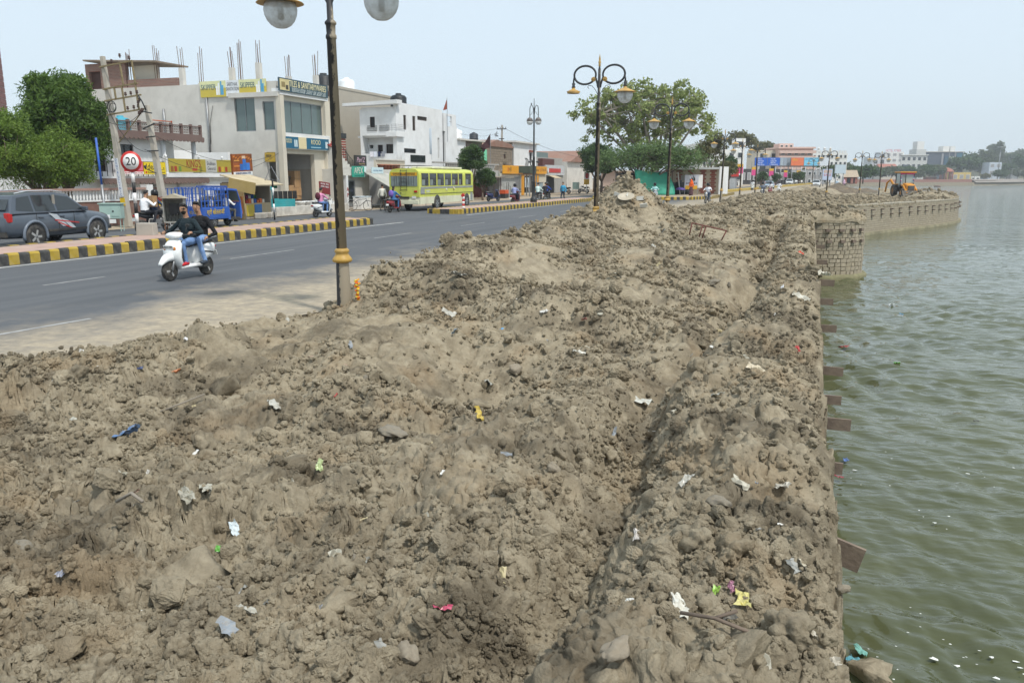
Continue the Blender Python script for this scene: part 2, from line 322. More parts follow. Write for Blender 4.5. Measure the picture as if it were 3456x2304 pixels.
# skirt down the wall face
sk = np.linspace(0, 1, 5)[1:]
vx = np.concatenate([GX] + [GX[:, -1:] + .012 * (1 if k % 2 else -1) - .0 for k in range(4)], 1)
vy = np.concatenate([GY] + [GY[:, -1:]] * 4, 1)
drop = .16 + .10 * fbm(ys * 4, ys * 0, 33, 3)
vz = np.concatenate([GZ] + [GZ[:, -1:] - (drop * k)[:, None] for k in sk], 1)
def grid_mesh(name, X_, Y_, Z_, m, smooth=True):
    a, b_ = X_.shape; co = np.stack([X_, Y_, Z_], -1).reshape(-1, 3).astype(np.float32)
    i = (np.arange(a - 1)[:, None] * b_ + np.arange(b_ - 1)[None, :]).reshape(-1)
    q = np.stack([i, i + 1, i + b_ + 1, i + b_], -1).astype(np.int32)
    me = bpy.data.meshes.new(name); me.vertices.add(len(co)); me.vertices.foreach_set('co', co.reshape(-1))
    me.loops.add(q.size); me.loops.foreach_set('vertex_index', q.reshape(-1)); me.polygons.add(len(q))
    me.polygons.foreach_set('loop_start', np.arange(0, q.size, 4, dtype=np.int32)); me.polygons.foreach_set('loop_total', np.full(len(q), 4, np.int32))
    me.update(calc_edges=True); me.polygons.foreach_set('use_smooth', [smooth] * len(q)); me.materials.append(m)
    o = bpy.data.objects.new(name, me); COL.objects.link(o); return o
bank = grid_mesh('mud_bank', vx, vy, vz, M_DIRT); tag(bank, kind='structure')
# ---------------------------------------------------------------- loose clods (nobody could count them): one object, instanced crumbs
def clod_tree(mats):
    g = bpy.data.node_groups.new('loose_clods', 'GeometryNodeTree')
    g.interface.new_socket('Geometry', in_out='INPUT', socket_type='NodeSocketGeometry'); g.interface.new_socket('Geometry', in_out='OUTPUT', socket_type='NodeSocketGeometry')
    n = g.nodes; l = g.links; gi = n.new('NodeGroupInput'); go = n.new('NodeGroupOutput'); join = n.new('GeometryNodeJoinGeometry')
    for k in range(8):
        def disp(src, sc_, amp, off, w_):
            pos = n.new('GeometryNodeInputPosition'); nz = n.new('ShaderNodeTexNoise'); nz.noise_dimensions = '4D'; nz.inputs['W'].default_value = w_; nz.inputs['Scale'].default_value = sc_; nz.inputs['Detail'].default_value = 3; l.new(pos.outputs[0], nz.inputs['Vector'])
            ma = n.new('ShaderNodeMath'); ma.operation = 'MULTIPLY_ADD'; ma.inputs[1].default_value = amp; ma.inputs[2].default_value = off; l.new(nz.outputs[0], ma.inputs[0])
            mul = n.new('ShaderNodeVectorMath'); mul.operation = 'SCALE'; l.new(pos.outputs[0], mul.inputs[0]); l.new(ma.outputs[0], mul.inputs['Scale'])
            sp0 = n.new('GeometryNodeSetPosition'); l.new(src, sp0.inputs[0]); l.new(mul.outputs[0], sp0.inputs['Position']); return sp0.outputs[0]
        ico = n.new('GeometryNodeMeshIcoSphere'); ico.inputs['Radius'].default_value = 1; ico.inputs['Subdivisions'].default_value = 2 if k < 5 else 4
        geo = disp(ico.outputs[0], 1.0 + .3 * (k % 3), 2.4, -.2, k * 7.7 + 1)
        if k < 5:      # angular: hull of a few points, edges then roughened
            ch = n.new('GeometryNodeConvexHull'); l.new(geo, ch.inputs[0]); sd_ = n.new('GeometryNodeSubdivideMesh'); sd_.inputs['Level'].default_value = 2; l.new(ch.outputs[0], sd_.inputs[0]); geo = disp(sd_.outputs[0], 3.5, .5, .75, k * 3.1)
        geo = disp(geo, 6.5, .42, .79, k)
        class sp_: outputs = [geo]
        sm = n.new('GeometryNodeSetMaterial'); sm.inputs['Material'].default_value = mats[k % len(mats)]; l.new(sp_.outputs[0], sm.inputs[0])
        ssm = n.new('GeometryNodeSetShadeSmooth'); ssm.inputs['Shade Smooth'].default_value = k >= 5; l.new(sm.outputs[0], ssm.inputs[0])
        gti = n.new('GeometryNodeGeometryToInstance'); l.new(ssm.outputs[0], gti.inputs[0]); l.new(gti.outputs[0], join.inputs[0])
    iop = n.new('GeometryNodeInstanceOnPoints'); l.new(gi.outputs[0], iop.inputs['Points']); l.new(join.outputs[0], iop.inputs['Instance']); iop.inputs['Pick Instance'].default_value = True
    for nm, typ, sock in (('kind', 'INT', 'Instance Index'), ('rot', 'FLOAT_VECTOR', 'Rotation'), ('scl', 'FLOAT_VECTOR', 'Scale')):
        na = n.new('GeometryNodeInputNamedAttribute'); na.data_type = typ; na.inputs[0].default_value = nm
        if nm == 'rot':
            e2 = n.new('FunctionNodeEulerToRotation'); l.new(na.outputs[0], e2.inputs[0]); l.new(e2.outputs[0], iop.inputs[sock])
        else: l.new(na.outputs[0], iop.inputs[sock])
    l.new(iop.outputs[0], go.inputs[0]); return g
def scatter(name, P, S, tree, seed=1):
    rg = np.random.default_rng(seed); N = len(P); me = bpy.data.meshes.new(name); me.vertices.add(N); me.vertices.foreach_set('co', np.asarray(P, np.float32).reshape(-1))
    a = me.attributes.new('kind', 'INT', 'POINT'); a.data.foreach_set('value', rg.integers(0, 8, N).astype(np.int32))
    a = me.attributes.new('rot', 'FLOAT_VECTOR', 'POINT'); a.data.foreach_set('vector', (rg.random((N, 3)) * 6.28).astype(np.float32).reshape(-1))
    a = me.attributes.new('scl', 'FLOAT_VECTOR', 'POINT'); s3 = np.asarray(S)[:, None] * (.7 + .6 * rg.random((N, 3))); a.data.foreach_set('vector', s3.astype(np.float32).reshape(-1))
    o = bpy.data.objects.new(name, me); COL.objects.link(o); md_ = o.modifiers.new('clods', 'NODES'); md_.node_group = tree; return o
rg = np.random.default_rng(3); N = 300000
cyy = 2.0 * (124 / 2.0) ** (rg.random(N) ** .95); wx_ = wall_x(cyy); el = np.maximum(edge_x(cyy) - .5, -1.35 * cyy - .4)
cxx = el + (wx_ - el) * rg.random(N)
_, cd = macro(cxx, cyy); dens = fbm(cxx * .8, cyy * .8, 200, 3)
keep = (dens + .35 > rg.random(N) * .9) & (cxx < wx_ - .02) & ((cd > .1) | (rg.random(N) < .12)); cxx = cxx[keep]; cyy = cyy[keep]; N = len(cxx)
size = np.clip(.0066 * np.exp(.72 * rg.standard_normal(N)), .0035, .085) * (.8 + .05 * cyy); size = np.minimum(size, .22)
cz = height(cxx, cyy, .02) + size * .25
tree_c = clod_tree([M_DIRT])
cl = scatter('loose_clods', np.stack([cxx, cyy, cz], 1), size, tree_c, 5); tag(cl, 'loose brown clods and crumbs of dried lake mud', 'clods', kind='stuff')

# ---------------------------------------------------------------- ground, road, lake
M_EARTH = dirt_material('dusty_earth', (.42, .35, .26), (.33, .27, .20), (.28, .23, .175))
SHORE = [(1, 140), (5, 190), (12, 300), (19, 440), (20, 478)]
FAR = [(20, 478), (50, 505), (88, 530), (104, 552), (128, 597), (320, 680), (520, 740)]
GE = [(float(edge_x(y)) + .5, float(y)) for y in list(range(0, 60, 3)) + list(range(60, 141, 8))]
poly = [(-520, -60), (GE[0][0], -60)] + GE + [(4, 142)] + SHORE[1:] + [(-520, 478)]
gb = B(); gb.add([(x, y, -.03) for x, y in poly], [list(range(len(poly)))]); o = gb.build('ground', M_EARTH); tag(o, kind='structure')
# far bank beyond the lake
fb = B(); fb.add([(x, y, -.05) for x, y in [(-520, 478.01)] + [(p[0], p[1] + .01) for p in FAR] + [(520, 1150), (-520, 1150)]], [list(range(len(FAR) + 3))]); tag(fb.build('far_bank', mat('far_earth', (.22, .19, .13), .9, .3, .05)), kind='structure')
def asphalt():
    m = bpy.data.materials.new('asphalt'); m.use_nodes = True; n = m.node_tree.nodes; l = m.node_tree.links; b = n['Principled BSDF']
    b.inputs['Roughness'].default_value = .82; b.inputs['Specular IOR Level'].default_value = .3
    g = n.new('ShaderNodeNewGeometry'); sx = n.new('ShaderNodeSeparateXYZ'); l.new(g.outputs['Position'], sx.inputs[0])
    mp = n.new('ShaderNodeMapping'); mp.inputs['Scale'].default_value = (1.6, .12, 1); l.new(g.outputs['Position'], mp.inputs[0])
    st = n.new('ShaderNodeTexNoise'); st.inputs['Scale'].default_value = 1.2; st.inputs['Detail'].default_value = 6; l.new(mp.outputs[0], st.inputs['Vector'])
    base = ramp(n, l, st.outputs[0], [(.3, (.068, .074, .083)), (.7, (.104, .110, .119))])
    base = mixc(n, l, ramp(n, l, world_noise(n, l, 120, 3), [(.35, (0, 0, 0)), (.75, (.35, .35, .35))]), base, (.16, .16, .155))
    # dust blown over the lake-side edge and in drifts along the kerbs
    nz = world_noise(n, l, .55, 9, .68); a = n.new('ShaderNodeMath'); a.operation = 'MULTIPLY_ADD'; l.new(nz, a.inputs[0]); a.inputs[1].default_value = 5.4; l.new(sx.outputs[0], a.inputs[2])
    mr = n.new('ShaderNodeMapRange'); mr.inputs['From Min'].default_value = -9.0; mr.inputs['From Max'].default_value = -6.9; l.new(a.outputs[0], mr.inputs[0])
    nz2 = world_noise(n, l, 3.5, 9, .75); pw = n.new('ShaderNodeMath'); pw.operation = 'MULTIPLY'; l.new(mr.outputs[0], pw.inputs[0])
    r2 = ramp(n, l, nz2, [(.28, (.35, .35, .35)), (.6, (1, 1, 1))]); l.new(r2, pw.inputs[1])
    dust = ramp(n, l, world_noise(n, l, 6, 6), [(.3, (.335, .28, .20)), (.7, (.45, .38, .275))])
    c = mixc(n, l, pw.outputs[0], base, dust)
    pat = ramp(n, l, world_noise(n, l, .35, 8, .7), [(.56, (0, 0, 0)), (.75, (.35, .35, .35))]); c = mixc(n, l, pat, c, (.24, .215, .18))
    l.new(c, b.inputs['Base Color'])
    bp = n.new('ShaderNodeBump'); bp.inputs['Strength'].default_value = .35; bp.inputs['Distance'].default_value = .006; l.new(world_noise(n, l, 90, 4), bp.inputs['Height']); l.new(bp.outputs[0], b.inputs['Normal'])
    return m
Lb = [(-28, -60), (-28, 62), (-27, 80), (-23, 108), (-19.5, 125), (-11, 207), (1, 300), (10, 400)]
Rb = [(GE[0][0], -60)] + [(x, y) for x, y in GE if y < 138] + [(2.4, 150), (5.5, 240), (9, 330), (12, 400)]
poly = Lb + Rb[::-1]; o = B().add([(x, y, 0.0) for x, y in poly], [list(range(len(poly)))]).build('road', asphalt()); tag(o, kind='structure'); road = o
M_MARK = mat('worn_road_paint', (.36, .36, .35), .8, .35, 6, dirt=1.0, dirtcol=(.13, .13, .135), dscale=3.0)
def strip(name, pts, wdt, z, m, parent):
    b = B(); vs = []
    for k, (x, y) in enumerate(pts):
        a = Vector(pts[max(k - 1, 0)]); c = Vector(pts[min(k + 1, len(pts) - 1)]); d = (c - a).normalized(); nn = Vector((-d.y, d.x)) * wdt / 2
        vs += [(x + nn.x, y + nn.y, z), (x - nn.x, y - nn.y, z)]
    b.add(vs, [(2 * k, 2 * k + 1, 2 * k + 3, 2 * k + 2) for k in range(len(pts) - 1)]); return b.build(name, m, parent)
M_EDGE = mat('kerb_line_paint', (.62, .62, .59), .8, .2, 5, dirt=.7, dirtcol=(.22, .21, .19), dscale=2)
strip('edge_line', [(-18.93, -10), (-18.93, 36)], .12, .004, M_EDGE, road); strip('edge_line', [(-18.93, 44), (-18.93, 73)], .12, .004, M_EDGE, road)
for y0, y1 in [(5.8, 6.9), (12.3, 13.9), (18.2, 21.2), (26.2, 29.2), (34.2, 37.2), (42.2, 45.2), (50.2, 53.2), (58.2, 61.2)]: strip('lane_dash', [(-15.0, y0), (-15.0, y1)], .09, .004, M_MARK, road)
strip('lane_dash', [(-11.0, 7.0), (-10.75, 9.6)], .10, .004, M_MARK, road)
for y0, y1 in [(40, 43), (48, 51), (56, 59), (64, 67)]: strip('lane_dash', [(-11.6, y0), (-11.6, y1)], .08, .004, M_MARK, road)
# ---------------------------------------------------------------- lake
def water_mat():
    m = bpy.data.materials.new('lake_water'); m.use_nodes = True; n = m.node_tree.nodes; l = m.node_tree.links; b = n['Principled BSDF']
    b.inputs['Roughness'].default_value = .05; b.inputs['IOR'].default_value = 1.33; b.inputs['Specular IOR Level'].default_value = .62
    c = ramp(n, l, world_noise(n, l, .35, 5), [(.3, (.066, .076, .036)), (.7, (.092, .100, .048))]); l.new(c, b.inputs['Base Color'])
    g = n.new('ShaderNodeNewGeometry'); hs_ = None
    for sc_, rot_, wt_ in ((1.15, -28, 1.0), (2.3, -8, .55), (4.6, -40, .26), (.45, -18, 1.3), (.11, -25, 3.2)):
        mp = n.new('ShaderNodeMapping'); mp.inputs['Scale'].default_value = (.55, 1.25, 1); mp.inputs['Rotation'].default_value = (0, 0, R(rot_)); l.new(g.outputs['Position'], mp.inputs[0])
        t = n.new('ShaderNodeTexNoise'); t.inputs['Scale'].default_value = sc_; t.inputs['Detail'].default_value = 2; t.inputs['Roughness'].default_value = .45; l.new(mp.outputs[0], t.inputs['Vector'])
        a_ = n.new('ShaderNodeMath'); a_.operation = 'MULTIPLY_ADD'; l.new(t.outputs[0], a_.inputs[0]); a_.inputs[1].default_value = wt_
        if hs_ is None: a_.inputs[2].default_value = 0
        else: l.new(hs_, a_.inputs[2])
        hs_ = a_.outputs[0]
    bp = n.new('ShaderNodeBump'); bp.inputs['Strength'].default_value = .38; bp.inputs['Distance'].default_value = .30; l.new(hs_, bp.inputs['Height']); l.new(bp.outputs[0], b.inputs['Normal'])
    return m
M_WATER = water_mat()
wy = 3.5 * (160 / 3.5) ** np.linspace(0, 1, 560); wt = np.linspace(0, 1, 330) ** 1.15
WX = -.2 + (wy[:, None] * .36 + 3) * wt[None, :]; WY = np.repeat(wy[:, None], 330, 1); WSP = np.maximum(np.repeat((wy * .0068)[:, None], 330, 1), (wy[:, None] * .36 + 3) / 300)
WZ = np.zeros_like(WX); r2 = np.random.default_rng(11)
for k in range(46):
    lam = .20 * (1.5 / .20) ** r2.random(); th = R(62) + r2.normal() * .5; ph = r2.random() * 6.28
    arg = (WX * math.cos(th) + WY * math.sin(th)) * 2 * math.pi / lam + ph + .9 * fbm(WX * .35, WY * .35, 300 + k, 2)
    WZ += .0088 * lam ** .9 * (np.sin(arg) + .3 * np.sin(2 * arg + .8)) * (1 - ss(.2 * lam, .45 * lam, WSP))
WZ *= .65 + .9 * np.clip(fbm(WX * .18, WY * .18, 333, 2) + .4, 0, 1)
WZ *= np.minimum(1, np.minimum((WX + .2) / .5 + .3, 1))
fadeY = (1 - ss(150, 159, WY)) * (1 - ss(.93, 1, wt)[None, :]); WZ = WZ * fadeY
wat = grid_mesh('lake', WX, WY, WATER + WZ, M_WATER); tag(wat, kind='structure')
# the rest of the lake out to the far shore, butted against the near sheet
xe = -.2 + (wy * .36 + 3); fl = B(); nn = len(wy)
fl.add([(x, y, WATER) for x, y in zip(xe, wy)] + [(520, y, WATER) for y in wy], [(k, nn + k, nn + k + 1, k + 1) for k in range(nn - 1)])
fl.add([(-20, 160, WATER), (-.2, 160, WATER), (xe[-1], 160, WATER), (520, 160, WATER), (520, 900, WATER), (-20, 900, WATER)], [range(6)])
fl.add([(-.2, -60, WATER), (520, -60, WATER), (520, 3.5, WATER), (xe[0], 3.5, WATER), (-.2, 3.5, WATER)], [range(5)])
tag(fl.build('lake_far', M_WATER), kind='structure')
# ---------------------------------------------------------------- lakeside walls
def stone_mat(name, col, bw=.32, bh=.2, dirt=.5):
    """rubble masonry: joints recessed by relief, colour varied from stone to stone"""
    m = bpy.data.materials.new(name); m.use_nodes = True; n = m.node_tree.nodes; l = m.node_tree.links; b = n['Principled BSDF']; b.inputs['Roughness'].default_value = .9
    uv = n.new('ShaderNodeUVMap'); br = n.new('ShaderNodeTexBrick'); l.new(uv.outputs[0], br.inputs['Vector'])
    br.inputs['Color1'].default_value = tuple(c * 1.1 for c in col) + (1,); br.inputs['Color2'].default_value = tuple(c * .85 for c in col) + (1,); br.inputs['Mortar'].default_value = tuple(c * .8 for c in col) + (1,)
    br.inputs['Scale'].default_value = 1; br.inputs['Brick Width'].default_value = bw; br.inputs['Row Height'].default_value = bh; br.inputs['Mortar Size'].default_value = .016; br.inputs['Mortar Smooth'].default_value = .3
    c = mixc(n, l, ramp(n, l, world_noise(n, l, 1.1, 7), [(.42, (0, 0, 0)), (.7, (dirt, dirt, dirt))]), br.outputs[0], (.30, .255, .185))
    l.new(c, b.inputs['Base Color'])
    ad = n.new('ShaderNodeMath'); ad.operation = 'MULTIPLY_ADD'; l.new(br.outputs['Fac'], ad.inputs[0]); ad.inputs[1].default_value = -1.5; l.new(world_noise(n, l, 14, 5), ad.inputs[2])
    bp = n.new('ShaderNodeBump'); bp.inputs['Distance'].default_value = .03; l.new(ad.outputs[0], bp.inputs['Height']); l.new(bp.outputs[0], b.inputs['Normal']); return m
M_STONE = stone_mat('rubble_masonry', (.34, .295, .215))
def wall_run(name, pts, z0, z1, thick, m, parent, batter=.12):
    b = B(); vs = []; uvs = []; s_ = 0
    for k, (x, y) in enumerate(pts):
        a = Vector(pts[max(k - 1, 0)]); c = Vector(pts[min(k + 1, len(pts) - 1)]); d = (c - a).normalized(); nn = Vector((d.y, -d.x))
        if k: s_ += (Vector(pts[k]) - Vector(pts[k - 1])).length
        vs += [(x + nn.x * batter, y + nn.y * batter, z0), (x, y, z1), (x - nn.x * thick, y - nn.y * thick, z1), (x - nn.x * thick, y - nn.y * thick, z0)]; uvs.append(s_)
    fs = []
    for k in range(len(pts) - 1):
        for j in range(3): fs.append((4 * k + j, 4 * k + 4 + j, 4 * k + 5 + j, 4 * k + 1 + j))
    b.add(vs, fs); n = 4 * (len(pts) - 1); b.add([vs[i] for i in range(4)], [(0, 1, 2, 3)]); b.add([vs[n + i] for i in range(4)], [(3, 2, 1, 0)])
    o = b.build(name, m, parent); me = o.data; ul = me.uv_layers.new(name='UVMap')
    acc = np.array(uvs); P = np.array(pts)
    for p in me.polygons:
        for li in p.loop_indices:
            co = me.vertices[me.loops[li].vertex_index].co; i = int(np.argmin((P[:, 0] - co.x) ** 2 + (P[:, 1] - co.y) ** 2)); ul.data[li].uv = (acc[i], co.z)
    return o
def smooth_pts(pts, n=6):
    out = []
    for k in range(len(pts) - 1):
        p0 = Vector(pts[max(k - 1, 0)]); p1 = Vector(pts[k]); p2 = Vector(pts[k + 1]); p3 = Vector(pts[min(k + 2, len(pts) - 1)])
        for j in range(n):
            t = j / n; out.append(tuple(.5 * ((2 * p1) + (p2 - p0) * t + (2 * p0 - 5 * p1 + 4 * p2 - p3) * t * t + (3 * p1 - p0 - 3 * p2 + p3) * t ** 3)))
    return out + [tuple(pts[-1])]
M_SLAB = mat('sandstone_slab', (.19, .145, .115), .85, .25, 6, bump=.3, bscale=30, dirt=.45, dirtcol=(.3, .25, .18))
M_SLABF = mat('slab_dusty', (.30, .235, .175), .9, .2, 6)
# near wall, mostly under the mud, with stone step slabs sticking out over the water
nw = thing('retaining_wall', 'straight masonry lake wall under the mud with brown step slabs jutting over the water', 'wall')
wall_run('masonry', [(.22, -8), (.22, 20), (.27, 43.2)], WATER - .4, .05, .5, M_STONE, nw, .06)
for (y, z, ln, rot, hh_) in [(5.94, -.33, .27, .3, .19), (7.5, -.35, .17, .02, .11), (8.9, -.35, .30, 0, .13), (9.9, -.35, .24, 0, .11), (11.5, -.35, .32, .03, .12), (14.75, -.35, .33, 0, .13), (18, -.36, .36, -.02, .14), (21.5, -.36, .48, .03, .16), (27, -.4, .42, 0, .15), (33, -.4, .45, 0, .15)]:
    B().b2(0, .30 + ln, -.014, .014, -hh_ / 2, hh_ / 2).build('step_slab', [M_SLAB], nw, loc=(0, y, z)).rotation_euler = (0, rot * .8, rot * -.5)
# round bastion: every block its own stone
bs = thing('bastion', 'round stone bastion projecting from the lake wall into the water', 'bastion', (.4, 46.1, 0))
B().cyl((0, 0, WATER - .4), (0, 0, .06), 2.58, 2.5, 48).build('core', mat('mortar', (.27, .235, .17), .95, .2, 5), bs)
M_BLK = [mat('bastion_stone_%d' % k, c, .9, .16, 5, bump=.4, bscale=22, dirt=.7, dirtcol=(.33, .28, .2)) for k, c in enumerate([(.36, .315, .235), (.34, .295, .22), (.32, .28, .21), (.37, .32, .235)])]
blk = {}
def stone_block(wd, ht, k):
    key = (round(wd, 2), ht, k)
    if key not in blk:
        q = random.Random(str(key)); b = B(); j = lambda: q.uniform(-.012, .012)
        x, z = wd / 2 - .008, ht / 2 - .008
        out = [(-x + j(), -.055 + j(), -z + j()), (x + j(), -.055 + j(), -z + j()), (x + j(), -.055 + j(), z + j()), (-x + j(), -.055 + j(), z + j())]
        i2 = [(p[0] * .86, -.085 + j(), p[2] * .82) for p in out]; bk = [(p[0], .06, p[2]) for p in out]
        b.add(bk + out + i2, [(0, 1, 5, 4), (1, 2, 6, 5), (2, 3, 7, 6), (3, 0, 4, 7), (4, 5, 9, 8), (5, 6, 10, 9), (6, 7, 11, 10), (7, 4, 8, 11), (8, 9, 10, 11)]); blk[key] = b.mesh('stone_block', M_BLK[k])
    return blk[key]
q = random.Random(4); cnt = 0; rest = B()
for row in range(14):
    z = .02 - .105 - row * .21; a = R(-62) + q.uniform(0, .1)
    while a < R(72):
        wd = q.choice([.24, .28, .32, .36]); a2 = a + wd / 2.56; mid = (a + a2) / 2
        rr = 2.5 + .08 * (.06 - z) / 3.3 - .01
        p = (rr * math.sin(mid), -rr * math.cos(mid), z)
        if cnt < 300 and -55 < math.degrees(mid) < 66:
            o = bpy.data.objects.new('stone_block', stone_block(wd, .21, q.randrange(4))); COL.objects.link(o); o.parent = bs; o.location = p; o.rotation_euler = (q.uniform(-.03, .03), 0, mid + q.uniform(-.03, .03)); cnt += 1
        else: rest.box(p, (wd - .02, .16, .19), rz=mid)
        a = a2
if rest.v: tag(rest.build('stone_courses', M_BLK[1], bs), kind='stuff')
B().lathe([(2.78, WATER - .3), (2.82, WATER + .10), (2.70, WATER + .22), (2.55, WATER + .24)], n=40).build('footing', mat('algae_footing', (.20, .185, .10), .8, .3, 3, bump=.6, bscale=8), bs)
for zz, off in ((-.42, 0), (-.98, .12)):
    for k in range(9):
        a = R(-60) + k * R(15) + off * .3; B().box((2.60 * math.sin(a), -2.60 * math.cos(a), zz), (.24, .26, .14), rz=a).build('step_slab', M_SLAB, bs)
# the long curved platform wall
pw = thing('platform_wall', 'long curved stone wall of the lake platform with two rows of dark slab ends', 'wall')
PP = smooth_pts([p for p in WALL_P if p[1] > 49], 5)
wall_run('masonry', PP, WATER - .4, -.30, .6, M_STONE, pw, .25)
wall_run('coping', [(p[0] + .03, p[1]) for p in PP], -.30, -.18, .5, mat('coping_stone', (.42, .38, .30), .9, .2, 3), pw, .0)
wall_run('footing', [(p[0] + .42, p[1] - .2) for p in PP], WATER - .3, WATER + .22, .3, mat('wet_footing', (.26, .235, .15), .8, .35, 1.2, bump=.5, bscale=6), pw, .1)
acc = 0; nxt = 3.0
for k in range(1, len(PP)):
    a = Vector(PP[k - 1]); c = Vector(PP[k]); L_ = (c - a).length; d = (c - a).normalized()
    while acc + L_ > nxt:
        p = a + d * (nxt - acc)
        if 60 < p.y < 125 and p.x > .9:
            for zz in (-.72, -1.18):
                zj = zz + q.uniform(-.05, .05); B().box((p.x + .10, p.y, zj), (.5, .34, .11), rz=math.atan2(d.y, d.x) + 1.57).build('step_slab', M_SLAB, pw)
        nxt += q.uniform(1.9, 2.5)
    acc += L_
# ---------------------------------------------------------------- medians with painted kerb blocks
M_KY = mat('kerb_yellow', (.46, .32, .04), .75, .28, 3, dirt=.65, dirtcol=(.30, .26, .19), dscale=4, bump=.3)
M_KB = mat('kerb_black', (.05, .05, .05), .75, .3, 3, dirt=.7, dirtcol=(.22, .20, .165), dscale=4, bump=.3)
M_PAVE = mat('pink_paving', (.42, .285, .235), .9, .2, 2, dirt=.7, dirtcol=(.36, .31, .25), bump=.4, bscale=12)
def kerb_mesh(m, ln=.305, h=.30, wd=.17):
    b = B(); y = ln / 2 - .004
    prof = [(0, -.05), (0, h - .05), (-.035, h), (-wd, h), (-wd, -.05)]
    b.prism(prof, 'y', -y, y); return b.mesh('kerb_block', m)
KM = [kerb_mesh(M_KY), kerb_mesh(M_KB)]
def kerb_line(parent, p0, p1, flip=False, first=0, vis=True):
    a = Vector(p0); c = Vector(p1); d = (c - a); n = int(d.length / .31); d.normalize(); rz = math.atan2(d.y, d.x) - math.pi / 2 + (math.pi if flip else 0)
    far = [B(), B()]
    for k in range(n):
        p = a + d * (.31 * (k + .5)); j = (k + first) % 2
        if vis:
            o = bpy.data.objects.new('kerb_block', KM[j]); COL.objects.link(o); o.parent = parent; o.location = (p.x + q.uniform(-.006, .006), p.y, q.uniform(-.018, .012)); o.rotation_euler = (0, 0, rz + q.uniform(-.025, .025))
        else: far[j].box((p.x, p.y, .13), (.16, .302, .34), rz=rz)
    if not vis:
        for j in (0, 1): tag(far[j].build('kerb_run', [M_KY, M_KB][j], parent), kind='stuff')
def median(label, k0, k1, wdt, far=False, name='median_strip', blocks=True):
    o = thing(name, label, 'median'); a = Vector(k0); c = Vector(k1); d = (c - a).normalized(); nn = Vector((-d.y, d.x))
    kerb_line(o, k0, k1, vis=blocks); b0 = a + nn * wdt; b1 = c + nn * wdt; kerb_line(o, b0, b1, flip=True, vis=False)
    p = [a + nn * .15, c + nn * .15, b1 - nn * .15, b0 - nn * .15]
    b = B(); b.add([(v.x, v.y, z) for z in (.05, .285) for v in p], [(4, 5, 6, 7), (0, 1, 5, 4), (1, 2, 6, 5), (2, 3, 7, 6), (3, 0, 4, 7)]); b.build('paving', M_PAVE, o)
    for e, s_ in ((a, -1), (c, 1)):      # rounded nose
        for k in range(7):
            m0 = e + nn * (.16 + (wdt - .32) * (k + .5) / 7) + d * s_ * (.22 * math.sin(math.pi * (k + .5) / 7))
            bb = B().box((0, 0, .125), (.28, (wdt - .3) / 7 + .02, .33)); x = bb.build('kerb_block', M_KY if (k // 2) % 2 == 0 else M_KB, o); x.location = (m0.x, m0.y, 0); x.rotation_euler = (0, 0, math.atan2(d.y, d.x))
    return o
median('near road median with yellow and black kerb and the speed sign standing on it', (-19.2, 12.4), (-19.55, 34.1), 2.3)
median('farther road median with striped kerb, red bollard and tall lamp', (-19.75, 45.2), (-18.6, 74), 2.3)
isl = thing('traffic_island', 'raised traffic island with striped kerb under the big tree and green tarpaulin', 'traffic island')
IS = [(-20.5, 80.0), (-13.6, 78.6), (-10.6, 80.2), (-9.2, 84), (-8.9, 92), (-8.8, 106), (-17, 112), (-23, 100)]
for k in range(3): kerb_line(isl, IS[k], IS[k + 1], first=k, vis=True)
kerb_line(isl, IS[3], IS[5], vis=False)
b = B(); c0 = Vector((-15, 95)); ip = [(x + (c0.x - x) * .015, y + (c0.y - y) * .015) for x, y in IS]; nI = len(ip)
b.add([(x, y, z) for z in (.0, .27) for x, y in ip], [list(range(nI, 2 * nI))] + [(i, (i + 1) % nI, nI + (i + 1) % nI, nI + i) for i in range(nI)]); b.build('packed_earth', M_EARTH, isl)
fm = thing('median_strip', 'distant median with a faded yellow kerb running between the far lanes', 'median')
fp = [(-11.6, 118), (-8.2, 160), (-3.4, 210), (3, 290)]
strip('kerb_top', fp, 1.3, .32, M_KY, fm)
for sgn in (-1, 1):
    b = B()
    for k in range(3): b.add([(fp[k][0] + .65 * sgn, fp[k][1], 0), (fp[k + 1][0] + .65 * sgn, fp[k + 1][1], 0), (fp[k + 1][0] + .65 * sgn, fp[k + 1][1], .318), (fp[k][0] + .65 * sgn, fp[k][1], .318)], [(0, 1, 2, 3)])
    b.build('kerb_side', M_KY, fm)
b = B().box((-11.6, 117.9, .159), (1.3, .15, .318)); b.build('kerb_end', M_KY, fm)
